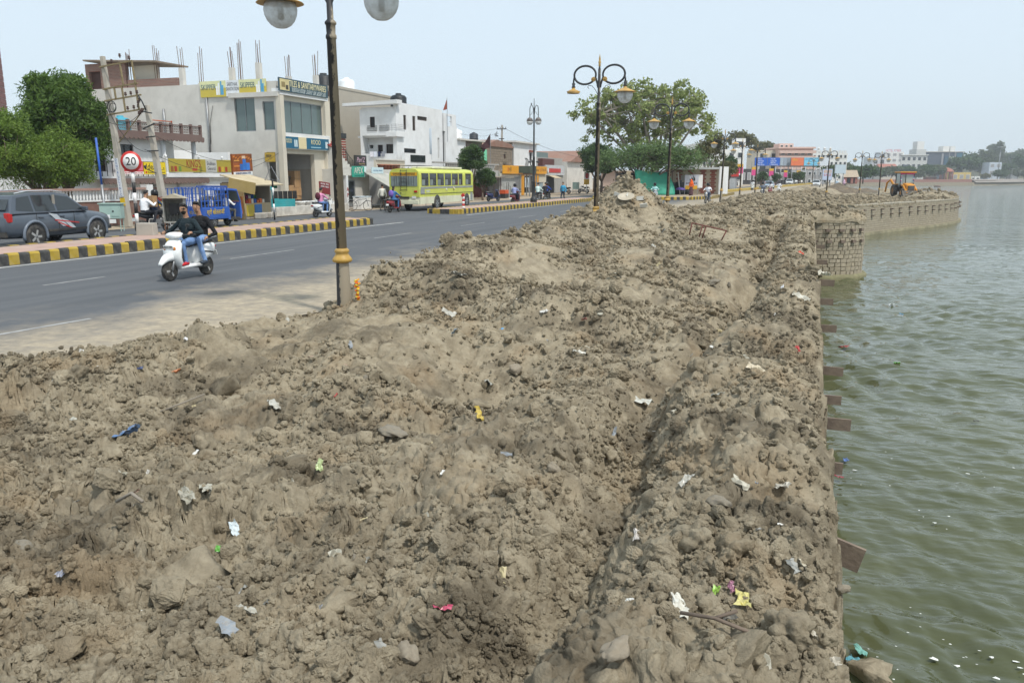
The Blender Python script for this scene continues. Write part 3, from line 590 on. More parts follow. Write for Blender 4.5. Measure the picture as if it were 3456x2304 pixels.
# ---------------------------------------------------------------- lamps
def post_mat():
    m = bpy.data.materials.new('muddy_black_post'); m.use_nodes = True; n = m.node_tree.nodes; l = m.node_tree.links; b = n['Principled BSDF']; b.inputs['Roughness'].default_value = .6
    tc = n.new('ShaderNodeTexCoord'); sx = n.new('ShaderNodeSeparateXYZ'); l.new(tc.outputs['Object'], sx.inputs[0])
    mp = n.new('ShaderNodeMapping'); mp.inputs['Scale'].default_value = (14, 14, 7); l.new(tc.outputs['Object'], mp.inputs[0])
    t = n.new('ShaderNodeTexNoise'); t.inputs['Scale'].default_value = 1; t.inputs['Detail'].default_value = 7; t.inputs['Roughness'].default_value = .7; l.new(mp.outputs[0], t.inputs['Vector'])
    a = n.new('ShaderNodeMath'); a.operation = 'MULTIPLY_ADD'; l.new(sx.outputs[0], a.inputs[0]); a.inputs[1].default_value = 5.5; l.new(t.outputs[0], a.inputs[2])
    zf = n.new('ShaderNodeMapRange'); zf.inputs['From Min'].default_value = 4.6; zf.inputs['From Max'].default_value = .3; zf.inputs['To Min'].default_value = -.2; zf.inputs['To Max'].default_value = .08; l.new(sx.outputs[2], zf.inputs[0])
    a2 = n.new('ShaderNodeMath'); a2.operation = 'ADD'; l.new(a.outputs[0], a2.inputs[0]); l.new(zf.outputs[0], a2.inputs[1])
    f = ramp(n, l, a2.outputs[0], [(.50, (0, 0, 0)), (.60, (1, 1, 1))])
    l.new(mixc(n, l, f, (.022, .023, .026), (.30, .255, .185)), b.inputs['Base Color']); return m
M_POST = post_mat(); M_IRON = mat('black_iron', (.03, .033, .036), .5, .2, 8)
M_GOLD = mat('gold_paint', (.46, .28, .06), .5, .2, 6, dirt=.6)
M_CAP = mat('lamp_cap', (.55, .32, .07), .5, .2, 4, dirt=.55, dirtcol=(.33, .28, .2), dscale=3)
def globe_mat():
    m = bpy.data.materials.new('frosted_globe'); m.use_nodes = True; n = m.node_tree.nodes; l = m.node_tree.links; b = n['Principled BSDF']
    b.inputs['Base Color'].default_value = (.70, .71, .70, 1); b.inputs['Roughness'].default_value = .25; b.inputs['Subsurface Weight'].default_value = 0; b.inputs['Transmission Weight'].default_value = .45; b.inputs['IOR'].default_value = 1.1
    c = ramp(n, l, world_noise(n, l, 9, 6), [(.4, (.78, .80, .80)), (.75, (.50, .48, .42))]); l.new(c, b.inputs['Base Color']); return m
M_GLOBE = globe_mat()
def lamp_globe(parent, x, y=0, z=0, tilt=0, glass=True, ring=.37):
    M = Euler((0, tilt, 0)).to_matrix(); c = (x, y, z)
    cp = B(); cp.lathe([(0, .20), (.05, .195), (.06, .12), (.12, .10), (.17, .07), (.24, .045), (ring - .02, 0), (ring, -.015), (ring - .02, -.02), (.22, .0)], c, 24, M); g = cp.build('lamp_cap', M_CAP, parent)
    nk = B(); nk.lathe([(.03, .34), (.06, .30), (.045, .22), (.075, .19), (.06, .17)], c, 12, M); nk.build('neck', M_IRON, g)
    if glass:
        gl = B(); gl.lathe([(.235, .0), (.255, -.05), (.262, -.11), (.25, -.19), (.215, -.27), (.16, -.335), (.09, -.375), (0, -.39)], c, 24, M); gl.build('globe', M_GLOBE, g)
        B().lathe([(.03, -.02), (.045, -.06), (.045, -.24), (.0, -.26)], c, 8, M).build('bulb', mat('white_tube', (.75, .75, .72), .4, .02), g)
def scroll_arm(parent, s):
    pts = []
    for t in np.linspace(0, 1, 8): pts.append((s * (.04 + .10 * t ** 1.5), 0, 5.2 + .35 * t))
    for t in np.linspace(R(200), R(-150), 26): pts.append((s * (.50 + .38 * math.cos(t)), 0, 5.62 + .30 * math.sin(t)))
    rs = [.035] * len(pts); b = B().tube(pts, rs, 8); b.tube([(s * .875, 0, 5.58), (s * .90, 0, 5.45), (s * .90, 0, 5.36)], .03, 8)
    b.tube([(s * .03, 0, 4.95), (s * .12, 0, 5.12), (s * .24, 0, 5.26), (s * .36, 0, 5.28), (s * .40, 0, 5.22), (s * .35, 0, 5.18)], .010, 5)
    o = b.build('scroll_arm', M_IRON, parent)
    rb = B()
    for k in range(8):
        a = k * math.pi / 4; rb.sph((s * .20 + .055 * math.cos(a), -.02, 5.47 + .055 * math.sin(a)), (.03, .025, .03), 8, 5)
    rb.sph((s * .20, -.035, 5.47), .03, 8, 5); rb.build('rosette', M_GOLD, o)
def street_lamp(label, loc, lean=(0, 0), glassL=True, tiltL=0., tiltR=0., rz=0):
    o = thing('street_lamp', label, 'street lamp', loc, rz, 'scroll-armed lamps along the lake side of the road'); o.rotation_euler = (lean[0], lean[1], rz)
    B().lathe([(.135, -.8), (.125, .2), (.105, .95), (.10, 1.0)], n=16).build('base', M_POST, o)
    B().lathe([(.105, .985), (.15, 1.0), (.165, 1.03), (.15, 1.06), (.12, 1.10), (.10, 1.14), (.118, 1.16), (.118, 1.19), (.09, 1.22)], n=20).build('collar', M_GOLD, o)
    B().lathe([(.085, 1.2), (.072, 4.45), (.085, 4.46), (.085, 4.50), (.07, 4.53), (.075, 4.66), (.09, 4.67), (.09, 4.70), (.05, 4.74), (.045, 5.80), (.03, 5.84), (.03, 5.9)], n=16).build('post', M_POST, o)
    B().lathe([(.03, 5.88), (.045, 5.92), (.03, 5.97), (.055, 6.02), (.03, 6.05), (.035, 6.12), (0, 6.30)], n=12).build('finial', M_GOLD, o)
    for s in (-1, 1): scroll_arm(o, s)
    lamp_globe(o, -.90, 0, 5.05, tiltL, glassL, .37 if glassL else .22); lamp_globe(o, .90, 0, 5.05, tiltR)
    return o
street_lamp('nearest mud-streaked black street lamp with gold collar and two globes', (-7.10, 11.35, -.12), (R(.4), R(-.2)))
street_lamp('second street lamp along the bank, its left lamp without a globe', (-6.95, 27.6, 0), (0, R(.3)), glassL=False)
street_lamp('third street lamp from the camera in front of the green tarpaulin', (-7.0, 43.2, 0), (R(-.3), R(.6)))
street_lamp('street lamp in front of the white end wall of the striped hut', (-7.25, 73.9, 0), (0, R(1)))
street_lamp('fifth street lamp from the camera, right of the striped hut', (-6.75, 88.5, -.15))
street_lamp('sixth street lamp from the camera beside the oncoming scooters', (-5.95, 100.8, -.3))
street_lamp('street lamp on the platform with its right lamp bent upwards, beside the dark heap', (2.1, 107, -.65), (0, R(.5)), tiltR=R(-14))
street_lamp('street lamp on the platform with water directly behind its post', (6.6, 121, -.55))
street_lamp('street lamp on the platform just left of the digger', (9.3, 124, -.55), (0, R(-.6)))
street_lamp('small far street lamp beside the blank billboard on the bank', (.6, 168, -.3))
ml = thing('median_lamp', 'slim tall lamp on the median with two hanging dark-topped globes', 'street lamp', (-20.0, 59.7, .28))
B().lathe([(.26, 0), (.26, .30), (.2, .34), (.14, .5), (.12, 1.5), (.14, 1.52), (.11, 1.6), (.085, 3.3), (.10, 3.32), (.07, 3.5), (.055, 6.2), (.035, 7.0), (.02, 7.75)], n=14).build('post', M_IRON, ml)
for s in (-1, 1):
    B().tube([(s * .03, 0, 6.55), (s * .07, 0, 7.05), (s * .17, 0, 7.25), (s * .29, 0, 7.2), (s * .34, 0, 7.0), (s * .34, 0, 6.35)], .028, 6).tube([(s * .33, 0, 6.5), (s * .2, 0, 6.62), (s * .14, 0, 6.8)], .014, 5).build('hook_arm', M_IRON, ml)
    g = B().lathe([(0, 6.36 - .0), (.12, 6.33), (.21, 6.24), (.255, 6.08)], (s * .34, 0, 0), 18).build('lamp_cap', mat('dark_cap', (.14, .12, .11), .5, .2), ml)
    B().lathe([(.25, 6.08), (.22, 5.93), (.13, 5.83), (0, 5.8)], (s * .34, 0, 0), 18).build('globe', M_GLOBE, g)
for s in (-1, 1): B().sph((s * .32, 0, 3.05), (.16, .2, .07), 10, 6).build('spot_head', M_IRON, ml)
cr = thing('crow', 'dark crow perched on the arm of the slim median lamp', 'bird', (-20.22, 59.7, .28 + 7.26), R(110))
B().sph((0, 0, .07), (.15, .05, .055), 10, 6, Euler((0, R(-25), 0)).to_matrix()).sph((.13, 0, .15), (.045, .035, .035), 8, 5).cyl((.16, 0, .15), (.22, 0, .135), .014, .002, 6).box((-.19, 0, -.01), (.16, .05, .012), ry=R(-30)).cyl((0, .015, 0), (0, .015, .05), .006, n=4).cyl((0, -.015, 0), (0, -.015, .05), .006, n=4).build('body', mat('crow_black', (.02, .02, .025), .6), cr)
# ---------------------------------------------------------------- street furniture
M_WHT = mat('white_enamel', (.80, .80, .78), .4, .05, 3, dirt=.15); M_RED = mat('red_enamel', (.52, .035, .03), .4, .1, 3); M_BLKP = mat('black_enamel', (.025, .025, .025), .5, .15)
M_BLUE = mat('truck_blue', (.028, .115, .46), .42, .15, 2, dirt=.25); M_STEEL = mat('grey_steel', (.32, .33, .34), .45, .15, 5, metal=.6)
M_CONC = mat('concrete', (.42, .39, .34), .9, .18, 2, bump=.3, bscale=25, dirt=.3); M_RUST = mat('rusty_steel', (.16, .085, .05), .85, .35, 6)
o = thing('speed_sign', 'round white 20 speed sign with red ring on a black and white pole', 'road sign', (-21.95, 21.95, .28), R(0))
for k in range(6): B().cyl((0, 0, k * .375), (0, 0, (k + 1) * .375), .065, n=14).build('pole_band', M_BLKP if k % 2 == 0 else M_WHT, o)
rz = R(32); fwd = Vector((math.sin(rz), -math.cos(rz), 0))
M = Matrix.Rotation(rz, 3, 'Z') @ Matrix.Rotation(R(90), 3, 'X')
B().lathe([(0, 0), (.375, 0), (.375, .02), (0, .02)], (0, 0, 2.62), 40, M).build('sign_rim', M_RED, o, loc=tuple(fwd * .07))
B().lathe([(0, 0), (.285, 0), (.285, .008), (0, .008)], (0, 0, 2.62), 40, M).build('sign_face', M_WHT, o, loc=tuple(fwd * .10))
text('20', tuple(fwd * .115 + Vector((0, 0, 2.62))), (R(90), 0, rz), .42, M_BLKP, o, fit=.36)
o.scale = (.9, .9, .94)
o = thing('concrete_block', 'squat pale concrete block beside the foot of the speed sign', 'block', (-21.2, 21.6, .28), R(15)); B().box((0, 0, .2), (.62, .35, .42), tap=.94).build('body', M_CONC, o, bevel=.02)
o = thing('junction_box', 'pale green electrical box on legs by the house wall', 'electrical box', (-27.3, 26.0, 0), R(25)); M_GRN = mat('pale_green_box', (.36, .50, .45), .5, .1, 3, dirt=.25)
B().b2(-.42, .42, -.22, .22, .52, 1.12).build('cabinet', M_GRN, o, bevel=.015); B().b2(-.46, .46, -.26, .26, 1.12, 1.16).build('lid', M_GRN, o)
for x in (-.36, .36):
    for y in (-.16, .16): B().cyl((x, y, 0), (x, y, .55), .02, n=6).build('leg', M_GRN, o)
box_part('door_panel', o, M_GRN, .06, .36, -.235, -.22, .62, 1.02); box_part('lock', o, M_IRON, .10, .16, -.25, -.235, .8, .86); box_part('notice', o, M_WHT, -.1, .22, -.24, -.232, .34, .5)
o = thing('meter_booth', 'rusty grey metal booth with a peaked lid standing on the median', 'booth', (-21.5, 23.3, .28), R(35)); M_BOOTH = mat('weathered_booth', (.26, .27, .25), .8, .25, 3, dirt=.6, dirtcol=(.5, .5, .46), dscale=9)
for x, y in ((-.33, -.3), (.33, -.3), (-.33, .3), (.33, .3)): B().b2(x - .02, x + .02, y - .02, y + .02, 0, .35).build('leg', M_RUST, o)
box_part('floor', o, M_BOOTH, -.36, .36, -.32, .32, .33, .37); box_part('back_panel', o, M_BOOTH, -.36, .36, .29, .32, .37, 1.2); box_part('side_panel', o, M_BOOTH, .33, .36, -.32, .29, .37, 1.2); box_part('side_panel', o, M_BOOTH, -.36, -.33, -.32, .29, .37, 1.2)
B().prism([(-.44, 1.2), (.44, 1.2), (0, 1.36)], 'y', -.4, .4).build('lid', mat('booth_lid', (.40, .36, .27), .8, .2), o); box_part('meter', o, M_IRON, -.2, .12, .1, .28, .6, 1.0)
for k in range(4): B().tube([(-.25 + k * .12, .1, .6), (-.2 + k * .1, -.2, .5 + .05 * k), (-.28 + k * .14, -.1, .39)], .012, 5).build('cable', M_BLKP, o)
o = thing('bollard', 'red and white striped bollard on the nose of the far median', 'bollard', (-20.25, 46.6, .28))
for k in range(6): B().cyl((0, 0, k * .145), (0, 0, (k + 1) * .145), .085, n=14).build('band', M_WHT if k % 2 == 0 else M_RED, o)
B().cyl((0, 0, .87), (0, 0, .93), .10, .08, 14).build('cap', M_RED, o); B().cyl((-.02, -.10, .80), (-.02, -.075, .80), .09, n=14).build('reflector', M_RED, o)
# utility poles
def utility_pole(label, loc, h, lean, rz=0):
    o = thing('utility_pole', label, 'utility pole', loc, rz); o.rotation_euler = (lean[0], lean[1], rz)
    B().box((0, 0, h / 2), (.26, .26, h), tap=.62).build('post', mat('pole_concrete', (.43, .395, .335), .9, .2, 2, bump=.3, dirt=.3), o); return o
def insulator(parent, p, up=True):
    s = 1 if up else -1; B().lathe([(.02, 0), (.02, .06 * s), (.055, .07 * s), (.055, .11 * s), (.035, .13 * s), (.05, .14 * s), (.045, .19 * s), (0, .21 * s)], p, 8).build('insulator', mat('insulator_brown', (.07, .035, .025), .3), parent)
o = utility_pole('tall leaning concrete pole carrying a rusty angle-iron frame and painted clinic lettering', (-28.9, 28.4, 0), 7.45, (R(-1), R(-5.5)))
M_ANG = mat('angle_iron', (.24, .19, .10), .8, .3, 6)
for z, x1 in ((7.0, 1.75), (6.05, 1.85), (5.55, 1.95), (4.95, 2.0)): B().b2(-.14, x1, -.16, -.10, z - .03, z + .03).build('crossbar', M_ANG, o)
for x, z0, z1 in ((.52, 5.55, 6.05), (.95, 4.95, 6.05), (1.72, 4.95, 7.0), (1.05, 6.05, 7.0)): B().b2(x - .03, x + .03, -.16, -.10, z0, z1).build('upright_bar', M_ANG, o)
B().cyl((2.0, -.13, 4.95), (.3, -.13, 3.7), .025, n=5).build('brace', M_ANG, o)
for x, z in ((.6, 7.03), (1.6, 7.03), (1.1, 7.2), (1.1, 5.58), (1.4, 5.58), (1.75, 5.58), (1.1, 4.98), (1.45, 4.98), (1.7, 4.98)): insulator(o, (x, -.13, z))
B().torus((.28, -.2, 5.25), .24, .02, 'y', 16, 5).torus((.36, -.22, 5.2), .19, .015, 'y', 14, 5).build('cable_coil', M_BLKP, o)
box_part('painted_board', o, mat('board_white', (.68, .70, .72), .6), -.115, .115, -.165, -.145, 1.35, 3.05)
for k, ch in enumerate('DENTALCLINIC'): text(ch, (0, -.168, 2.98 - k * .14), FY, .15, paint('#3a62a8'), o, ext=.002)
box_part('yellow_band', o, paint('#d8b51c'), -.135, .135, -.150, -.135, .95, 1.3)
o = utility_pole('shorter leaning concrete pole with crooked arms and a lamp, beside the blue truck', (-26.6, 28.3, 0), 5.3, (R(-1), R(-7)))
for z, a, L_ in ((5.0, .3, .6), (4.4, -.2, .7), (3.95, .05, .5), (3.35, .1, .6)): B().box((.05, -.15, z), (L_, .05, .05), ry=a).build('crossarm', M_IRON, o)
B().tube([(0, -.1, 5.1), (-.1, -.15, 5.5), (-.2, -.2, 5.75)], .03, 5).build('top_bracket', M_IRON, o)
for x, z in ((-.25, 4.95), (-.15, 5.0), (-.35, 4.9), (-.2, 5.45), (-.3, 5.35)): insulator(o, (x, -.16, z))
B().cyl((.0, -.12, 2.4), (-.28, -.4, 2.62), .02, n=5).lathe([(.02, 0), (.06, .1), (.05, .16), (0, .18)], (-.28, -.4, 2.6), 8).build('flood_lamp', M_IRON, o)
for z0, c in ((1.0, '#d8b51c'), (1.2, '#8c1f1c')): box_part('painted_band', o, paint(c), -.13, .13, -.145, -.132, z0, z0 + .16)
o = thing('pipe_pole', 'thin blue and grey pipe pole behind the green electrical box', 'pole', (-28.2, 26.5, 0)); B().cyl((0, 0, 0), (-.15, .1, 1.9), .05, n=8).build('lower_pipe', M_STEEL, o); B().cyl((-.15, .1, 1.9), (-.32, .2, 3.85), .045, n=8).build('upper_pipe', M_BLUE, o)
o = utility_pole('concrete pole with insulators standing before the rubble-stone house', (-37.0, 97.5, 0), 8.6, (0, R(.5)))
for z, L_ in ((8.1, 1.3), (6.9, .7)): B().b2(-L_ / 2, L_ / 2, -.16, -.08, z - .05, z + .05).build('crossarm', M_IRON, o)
for x in (-.55, -.2, .2, .55): insulator(o, (x, -.12, 8.15))
for k in range(4): B().tube([(-.6, -.1, 7.8 - k * .1), (-.9, -.2, 7.5 - .1 * k), (-.4, -.2, 7.2)], .025, 5).build('jumper_cable', M_BLKP, o)
def wire(label, pts, sag=.5, r=.012):
    b = B(); path = []
    for a, c in zip(pts[:-1], pts[1:]):
        a = Vector(a); c = Vector(c)
        for k in range(12): t = k / 12; p = a.lerp(c, t); p.z -= sag * 4 * t * (1 - t); path.append(p)
    path.append(Vector(pts[-1])); tag(b.tube(path, r, 4).build('overhead_wire', M_BLKP), label, 'wire', 'sagging overhead wires')
wire('overhead wire sagging from the far concrete pole towards the right', [(-36.6, 97.5, 8.2), (-33, 125, 5.0)], .6, .02)
wire('overhead wire from the far concrete pole back towards the white house', [(-37.4, 97.5, 8.2), (-34, 75, 7.6)], .5, .015)
wire('lower overhead wire from the far pole towards the white house', [(-37.4, 97.5, 7.6), (-34, 74, 6.8)], .5, .015)
for k, (a, c, s_) in enumerate([((-27.6, 28.2, 4.4), (-31.9, 43.3, 3.55), .9), ((-27.4, 28.2, 3.4), (-31.6, 43.6, 3.7), 1.1), ((-29.3, 28.2, 4.6), (-27.5, 28.2, 4.9), .25), ((-29.5, 28.3, 5.4), (-27.3, 28.2, 3.3), .5)]): wire(['upper service wire drooping from the shorter leaning pole to the tile shop', 'lower service wire drooping from the shorter leaning pole to the tile shop', 'short slack wire joining the two leaning poles near their tops', 'slanting wire from the iron frame down to the shorter leaning pole'][k], [a, c], s_)
o = thing('triangular_sign', 'back of a triangular warning sign on a striped post by the kiosk', 'road sign', (-26.3, 35.6, 0), R(15))
for k in range(5): B().cyl((0, 0, k * .42), (0, 0, (k + 1) * .42), .045, n=10).build('pole_band', M_BLKP if k % 2 == 0 else M_WHT, o)
b = B(); tr = [(-.38, 2.05), (.38, 2.05), (0, 2.75)]; b.tube([(x, -.06, z) for x, z in tr], .03, 4, close=True); b.build('sign_frame', M_STEEL, o)
M_TIN = mat('tin_plate', (.40, .41, .40), .5, .2, 4, dirt=.35)
o = thing('red_notice_board', 'tilted dark red notice board with rows of white lettering by the tile shop', 'sign', (-27.7, 42.6, 0)); B().cyl((0, 0, 0), (0, 0, 1.3), .03, n=6).build('post', M_STEEL, o)
pn = B().box((0, 0, 1.55), (.04, 1.15, .72), ry=R(-4), rx=R(-6)).build('panel', mat('maroon_board', (.20, .022, .025), .5), o)
for k in range(4): text('ROYAL TILES GRANITE'[:12 + k], (.035 - .01 * k, 0, 1.78 - k * .155), (R(90), R(6), R(90)), .13, M_WHT, pn, fit=.85)
# ---------------------------------------------------------------- people: one continuous skin per body (tapered limbs fused), hair or helmet as children
SKIN = mat('skin_brown', (.40, .225, .14), .6, .1, 8)
def capsule(b, p0, p1, r0, r1, n=10):
    p0 = Vector(p0); p1 = Vector(p1); d = p1 - p0; L_ = d.length; M = d.to_track_quat('Z', 'Y').to_matrix() if L_ > 1e-5 else Matrix.Identity(3)
    pr = [(r0 * math.cos(a), r0 * math.sin(a)) for a in np.linspace(-math.pi / 2, 0, 5)] + [(r1 * math.cos(a), L_ + r1 * math.sin(a)) for a in np.linspace(0, math.pi / 2, 5)]
    b.lathe([(max(r, 0), z) for r, z in pr], p0, n, M)
def fuse(prims, mats, name, voxel):
    b = B()
    for p in prims:
        if p[0] == 'c': capsule(b, *p[1:5])
        else: b.sph(p[1], p[2], 14, 10, p[3] if len(p) > 4 else None)
    me = b.mesh(name, mats); o = bpy.data.objects.new(name, me)
    md_ = o.modifiers.new('r', 'REMESH'); md_.mode = 'VOXEL'; md_.voxel_size = voxel; sm = o.modifiers.new('s', 'SMOOTH'); sm.factor = .5; sm.iterations = 2
    m2 = evaluated(o); m2.name = name; m2.materials.clear()
    for m in mats: m2.materials.append(m)
    n = len(m2.polygons); c = np.empty(n * 3); m2.polygons.foreach_get('center', c); c = c.reshape(-1, 3); best = np.full(n, 1e9); idx = np.zeros(n, int)
    for p in prims:
        if p[0] == 'c':
            a = np.array(p[1]); d = np.array(p[2]) - a; t = np.clip(((c - a) @ d) / max(d @ d, 1e-9), 0, 1); r = p[3] + (p[4] - p[3]) * t; dist = np.linalg.norm(c - a - t[:, None] * d, axis=1) - r; k = p[5]
        else:
            rr = np.array(p[2] if hasattr(p[2], '__len__') else (p[2],) * 3); dist = (np.linalg.norm((c - np.array(p[1])) / rr, axis=1) - 1) * rr.min(); k = p[-1]
        u = dist < best; best[u] = dist[u]; idx[u] = k
    m2.polygons.foreach_set('material_index', idx.astype(np.int32)); m2.polygons.foreach_set('use_smooth', [True] * n); m2.update(); return m2
def limb(pr, a, j, c, r, k0, k1, split=None):
    pr.append(('c', a, j, r[0], r[1], k0)); pr.append(('c', j, c, r[1], r[2], k1))
def person(label, loc, rz, pose='ride', shirt='#eeeeee', pants='#33415e', shoes='#2a2420', hair='helmet', voxel=.022, group=None, lean=.12, look=0., sleeve='long', hands=None, seat=.80, feet=None, hip=.0, glasses=False, beard=False, scale=1., name='person', skirt=None, fingers=False, helmet='#15161a'):
    M_S = paint(shirt, .85, var=.16, scale=7., bump=.7, bscale=13.); M_P = paint(pants, .85, var=.28, scale=6., bump=.6, bscale=14.); M_F = paint(shoes, .6)
    mats = [SKIN, M_S, M_P, M_F, mat('beard_hair', (.02, .015, .012), .8)]
    o = thing(name, label, 'person', loc, rz, group); o.scale = (scale,) * 3
    pr = []
    def V(x, y, z): return (x, y, z)
    if pose in ('ride', 'pillion'):
        pz = seat + .10; py = hip
        sh = V(0, py + .46 * math.sin(lean) * 1.0, pz + .46 * math.cos(lean)); hd = V(look * .03, sh[1] + .07, sh[2] + .235)
        hands = hands or [(-.29, py + .50, pz + .17), (.29, py + .50, pz + .17)]
        kn = [(-.15, py + .44, pz - .04), (.15, py + .44, pz - .04)]; ft = feet or [(-.14, py + .42, pz - .50), (.14, py + .42, pz - .50)]
        if pose == 'pillion': kn = [(-.21, py + .36, pz - .02), (.21, py + .36, pz - .02)]; ft = feet or [(-.20, py + .22, pz - .44), (.20, py + .22, pz - .44)]
        hp = [(-.09, py, pz), (.09, py, pz)]
    else:
        pz = .93; py = 0; sh = V(0, .02, 1.41); hd = V(0, .05, 1.625)
        st = .17 if pose == 'walk' else .03
        hands = hands or [(-.27, .12 if pose == 'walk' else .04, .84), (.27, -.10 if pose == 'walk' else .04, .84)]
        kn = [(-.10, .04 - st * .1, .50), (.10, .08 + st * .7, .50)]; ft = feet or [(-.10, -st * 1.1, .085), (.10, st * 1.1, .085)]; hp = [(-.09, 0, .93), (.09, 0, .93)]
    # torso
    pr.append(('c', V(0, py, pz), V(0, py + (sh[1] - py) * .5, pz + (sh[2] - pz) * .5), .155, .145, 2 if pose != 'x' else 1)); pr.append(('c', V(0, py + (sh[1] - py) * .16, pz + (sh[2] - pz) * .16), V(0, py + (sh[1] - py) * .78, pz + (sh[2] - pz) * .78), .16, .165, 1))
    pr.append(('c', V(-.15, sh[1], sh[2] - .05), V(.15, sh[1], sh[2] - .05), .085, .085, 1)); pr.append(('c', V(-.09, sh[1] + .02, sh[2] - .16), V(.09, sh[1] + .02, sh[2] - .16), .115, .115, 1))
    pr.append(('c', V(0, sh[1], sh[2] - .02), V(0, hd[1] - .02, hd[2] - .08), .060, .055, 0))
    # head: skull, jaw, nose, ears
    fy = math.cos(look); fx = -math.sin(look)
    pr.append(('s', hd, (.078, .094, .112), 0)); pr.append(('s', V(hd[0] + fx * .028, hd[1] + fy * .028, hd[2] - .058), (.055, .062, .062), 4 if beard else 0))
    pr.append(('c', V(hd[0] + fx * .092, hd[1] + fy * .092, hd[2] + .01), V(hd[0] + fx * .106, hd[1] + fy * .106, hd[2] - .022), .010, .014, 0))
    for s in (-1, 1): pr.append(('s', V(hd[0] + s * .080 * fy, hd[1] + s * .080 * -fx * -1 * .0 - .005, hd[2] - .012), (.012, .022, .032), 0))
    for i, s in enumerate((-1, 1)):
        S = V(s * .19, sh[1], sh[2] - .05); H = hands[i]; mid = Vector(S).lerp(Vector(H), .5); drop = .10 if pose != 'walk' else .02
        L_ = (Vector(H) - Vector(S)).length; off = math.sqrt(max(0, .295 ** 2 - (L_ / 2) ** 2)); E_ = mid + Vector((s * .75, -.35, -.55)).normalized() * off
        k1 = 1 if sleeve == 'long' else 0; limb(pr, S, tuple(E_), H, (.062, .046, .032), 1, k1)
        d = (Vector(H) - E_).normalized(); pal = Vector(H) + d * .05; pr.append(('c', H, tuple(pal), .030, .034, 0))
        if fingers:
            side = d.cross(Vector((0, 0, 1))).normalized()
            for f_ in range(4): a = pal + side * (f_ - 1.5) * .021; m_ = a + d * .035 + Vector((0, 0, -.012)); pr.append(('c', tuple(a), tuple(m_), .0105, .0095, 0)); pr.append(('c', tuple(m_), tuple(m_ + d * .008 + Vector((0, 0, -.032 - .004 * (f_ % 2)))), .0095, .008, 0))
            a = Vector(H) + d * .02 - side * s * .03; pr.append(('c', tuple(a), tuple(a + d * .035 - side * s * .018 + Vector((0, 0, -.02))), .012, .009, 0))
        else: pr.append(('c', tuple(pal), tuple(pal + d * .035 + Vector((0, 0, -.03))), .03, .022, 0))
        limb(pr, hp[i], kn[i], ft[i], (.092, .064, .046), 2, 2)
        F = Vector(ft[i]); pr.append(('c', tuple(F + Vector((0, -.05, -.045))), tuple(F + Vector((s * .02, .15, -.055))), .040, .036, 3)); pr.append(('c', tuple(F), tuple(F + Vector((0, .02, -.05))), .042, .045, 3))
    if skirt:
        mats.append(paint(skirt, .85, var=.15)); k = 5
        for z, r in ((.9, .19), (.7, .22), (.5, .24), (.3, .26), (.16, .27)): pr.append(('s', (0, .02, z), (r, r * .8, .16), k))
    me = fuse(pr, mats, 'body', voxel); b = bpy.data.objects.new('body', me); COL.objects.link(b); b.parent = o
    if hair == 'helmet':
        h = B(); h.lathe([(.132, -.10), (.140, -.02), (.138, .05), (.115, .11), (.06, .145), (0, .155)], hd, 18); x = h.build('helmet', paint(helmet, .25), o)
        B().sph((hd[0] + fx * .06, hd[1] + .06, hd[2] - .01), (.105, .085, .055), 14, 8).build('visor', mat('dark_visor', (.015, .016, .018), .1), x)
    elif hair in ('short', 'bun', 'long'):
        h = B(); M_H = mat('black_hair', (.012, .010, .009), .55, .3, 20); h.sph((hd[0] - fx * .012, hd[1] - .016, hd[2] + .036), (.084, .096, .090), 16, 10); h.sph((hd[0] + fx * .03, hd[1] + fy * .045, hd[2] + .095), (.075, .06, .038), 12, 8)
        if hair == 'bun': h.sph((hd[0], hd[1] - .11, hd[2] + .0), (.05, .05, .05), 8, 6)
        if hair == 'long': h.sph((hd[0], hd[1] - .085, hd[2] - .10), (.065, .05, .16), 10, 8)
        h.build('hair', M_H, o)
    elif hair == 'scarf':
        h = B(); h.sph((hd[0], hd[1] - .015, hd[2] + .02), (.105, .115, .13), 14, 10); h.sph((0, hd[1] - .06, hd[2] - .20), (.2, .13, .2), 14, 10); h.build('head_scarf', paint(shirt, .85), o)
    if glasses:
        g = B()
        for s in (-1, 1): g.sph((hd[0] + s * .034 * fy + fx * .088, hd[1] + fy * .088 - abs(fx) * s * .03, hd[2] + .012), (.030, .014, .022), 10, 6)
        g.tube([(hd[0] - .075, hd[1] + .01, hd[2] + .018), (hd[0] + fx * .09 - .03, hd[1] + .09, hd[2] + .02), (hd[0] + fx * .09 + .03, hd[1] + .09, hd[2] + .02), (hd[0] + .075, hd[1] + .01, hd[2] + .018)], .005, 4).build('sunglasses', mat('lens_black', (.01, .01, .01), .15), o)
    elif voxel < .016:
        g = B()
        for s in (-1, 1): g.sph((hd[0] + s * .030 * fy + fx * .082, hd[1] + fy * .080, hd[2] + .012), (.013, .008, .007), 8, 5)
        g.build('eyes', mat('eye_dark', (.03, .02, .018), .2), o); g2 = B()
        for s in (-1, 1): g2.box((hd[0] + s * .032 * fy + fx * .086, hd[1] + fy * .084, hd[2] + .036), (.036, .012, .008))
        g2.build('eyebrows', mats[4], o); B().box((hd[0] + fx * .09, hd[1] + fy * .088, hd[2] - .055), (.042, .012, .009)).build('lips', mat('lips', (.22, .08, .07), .5), o)
    o['hd'] = hd; return o
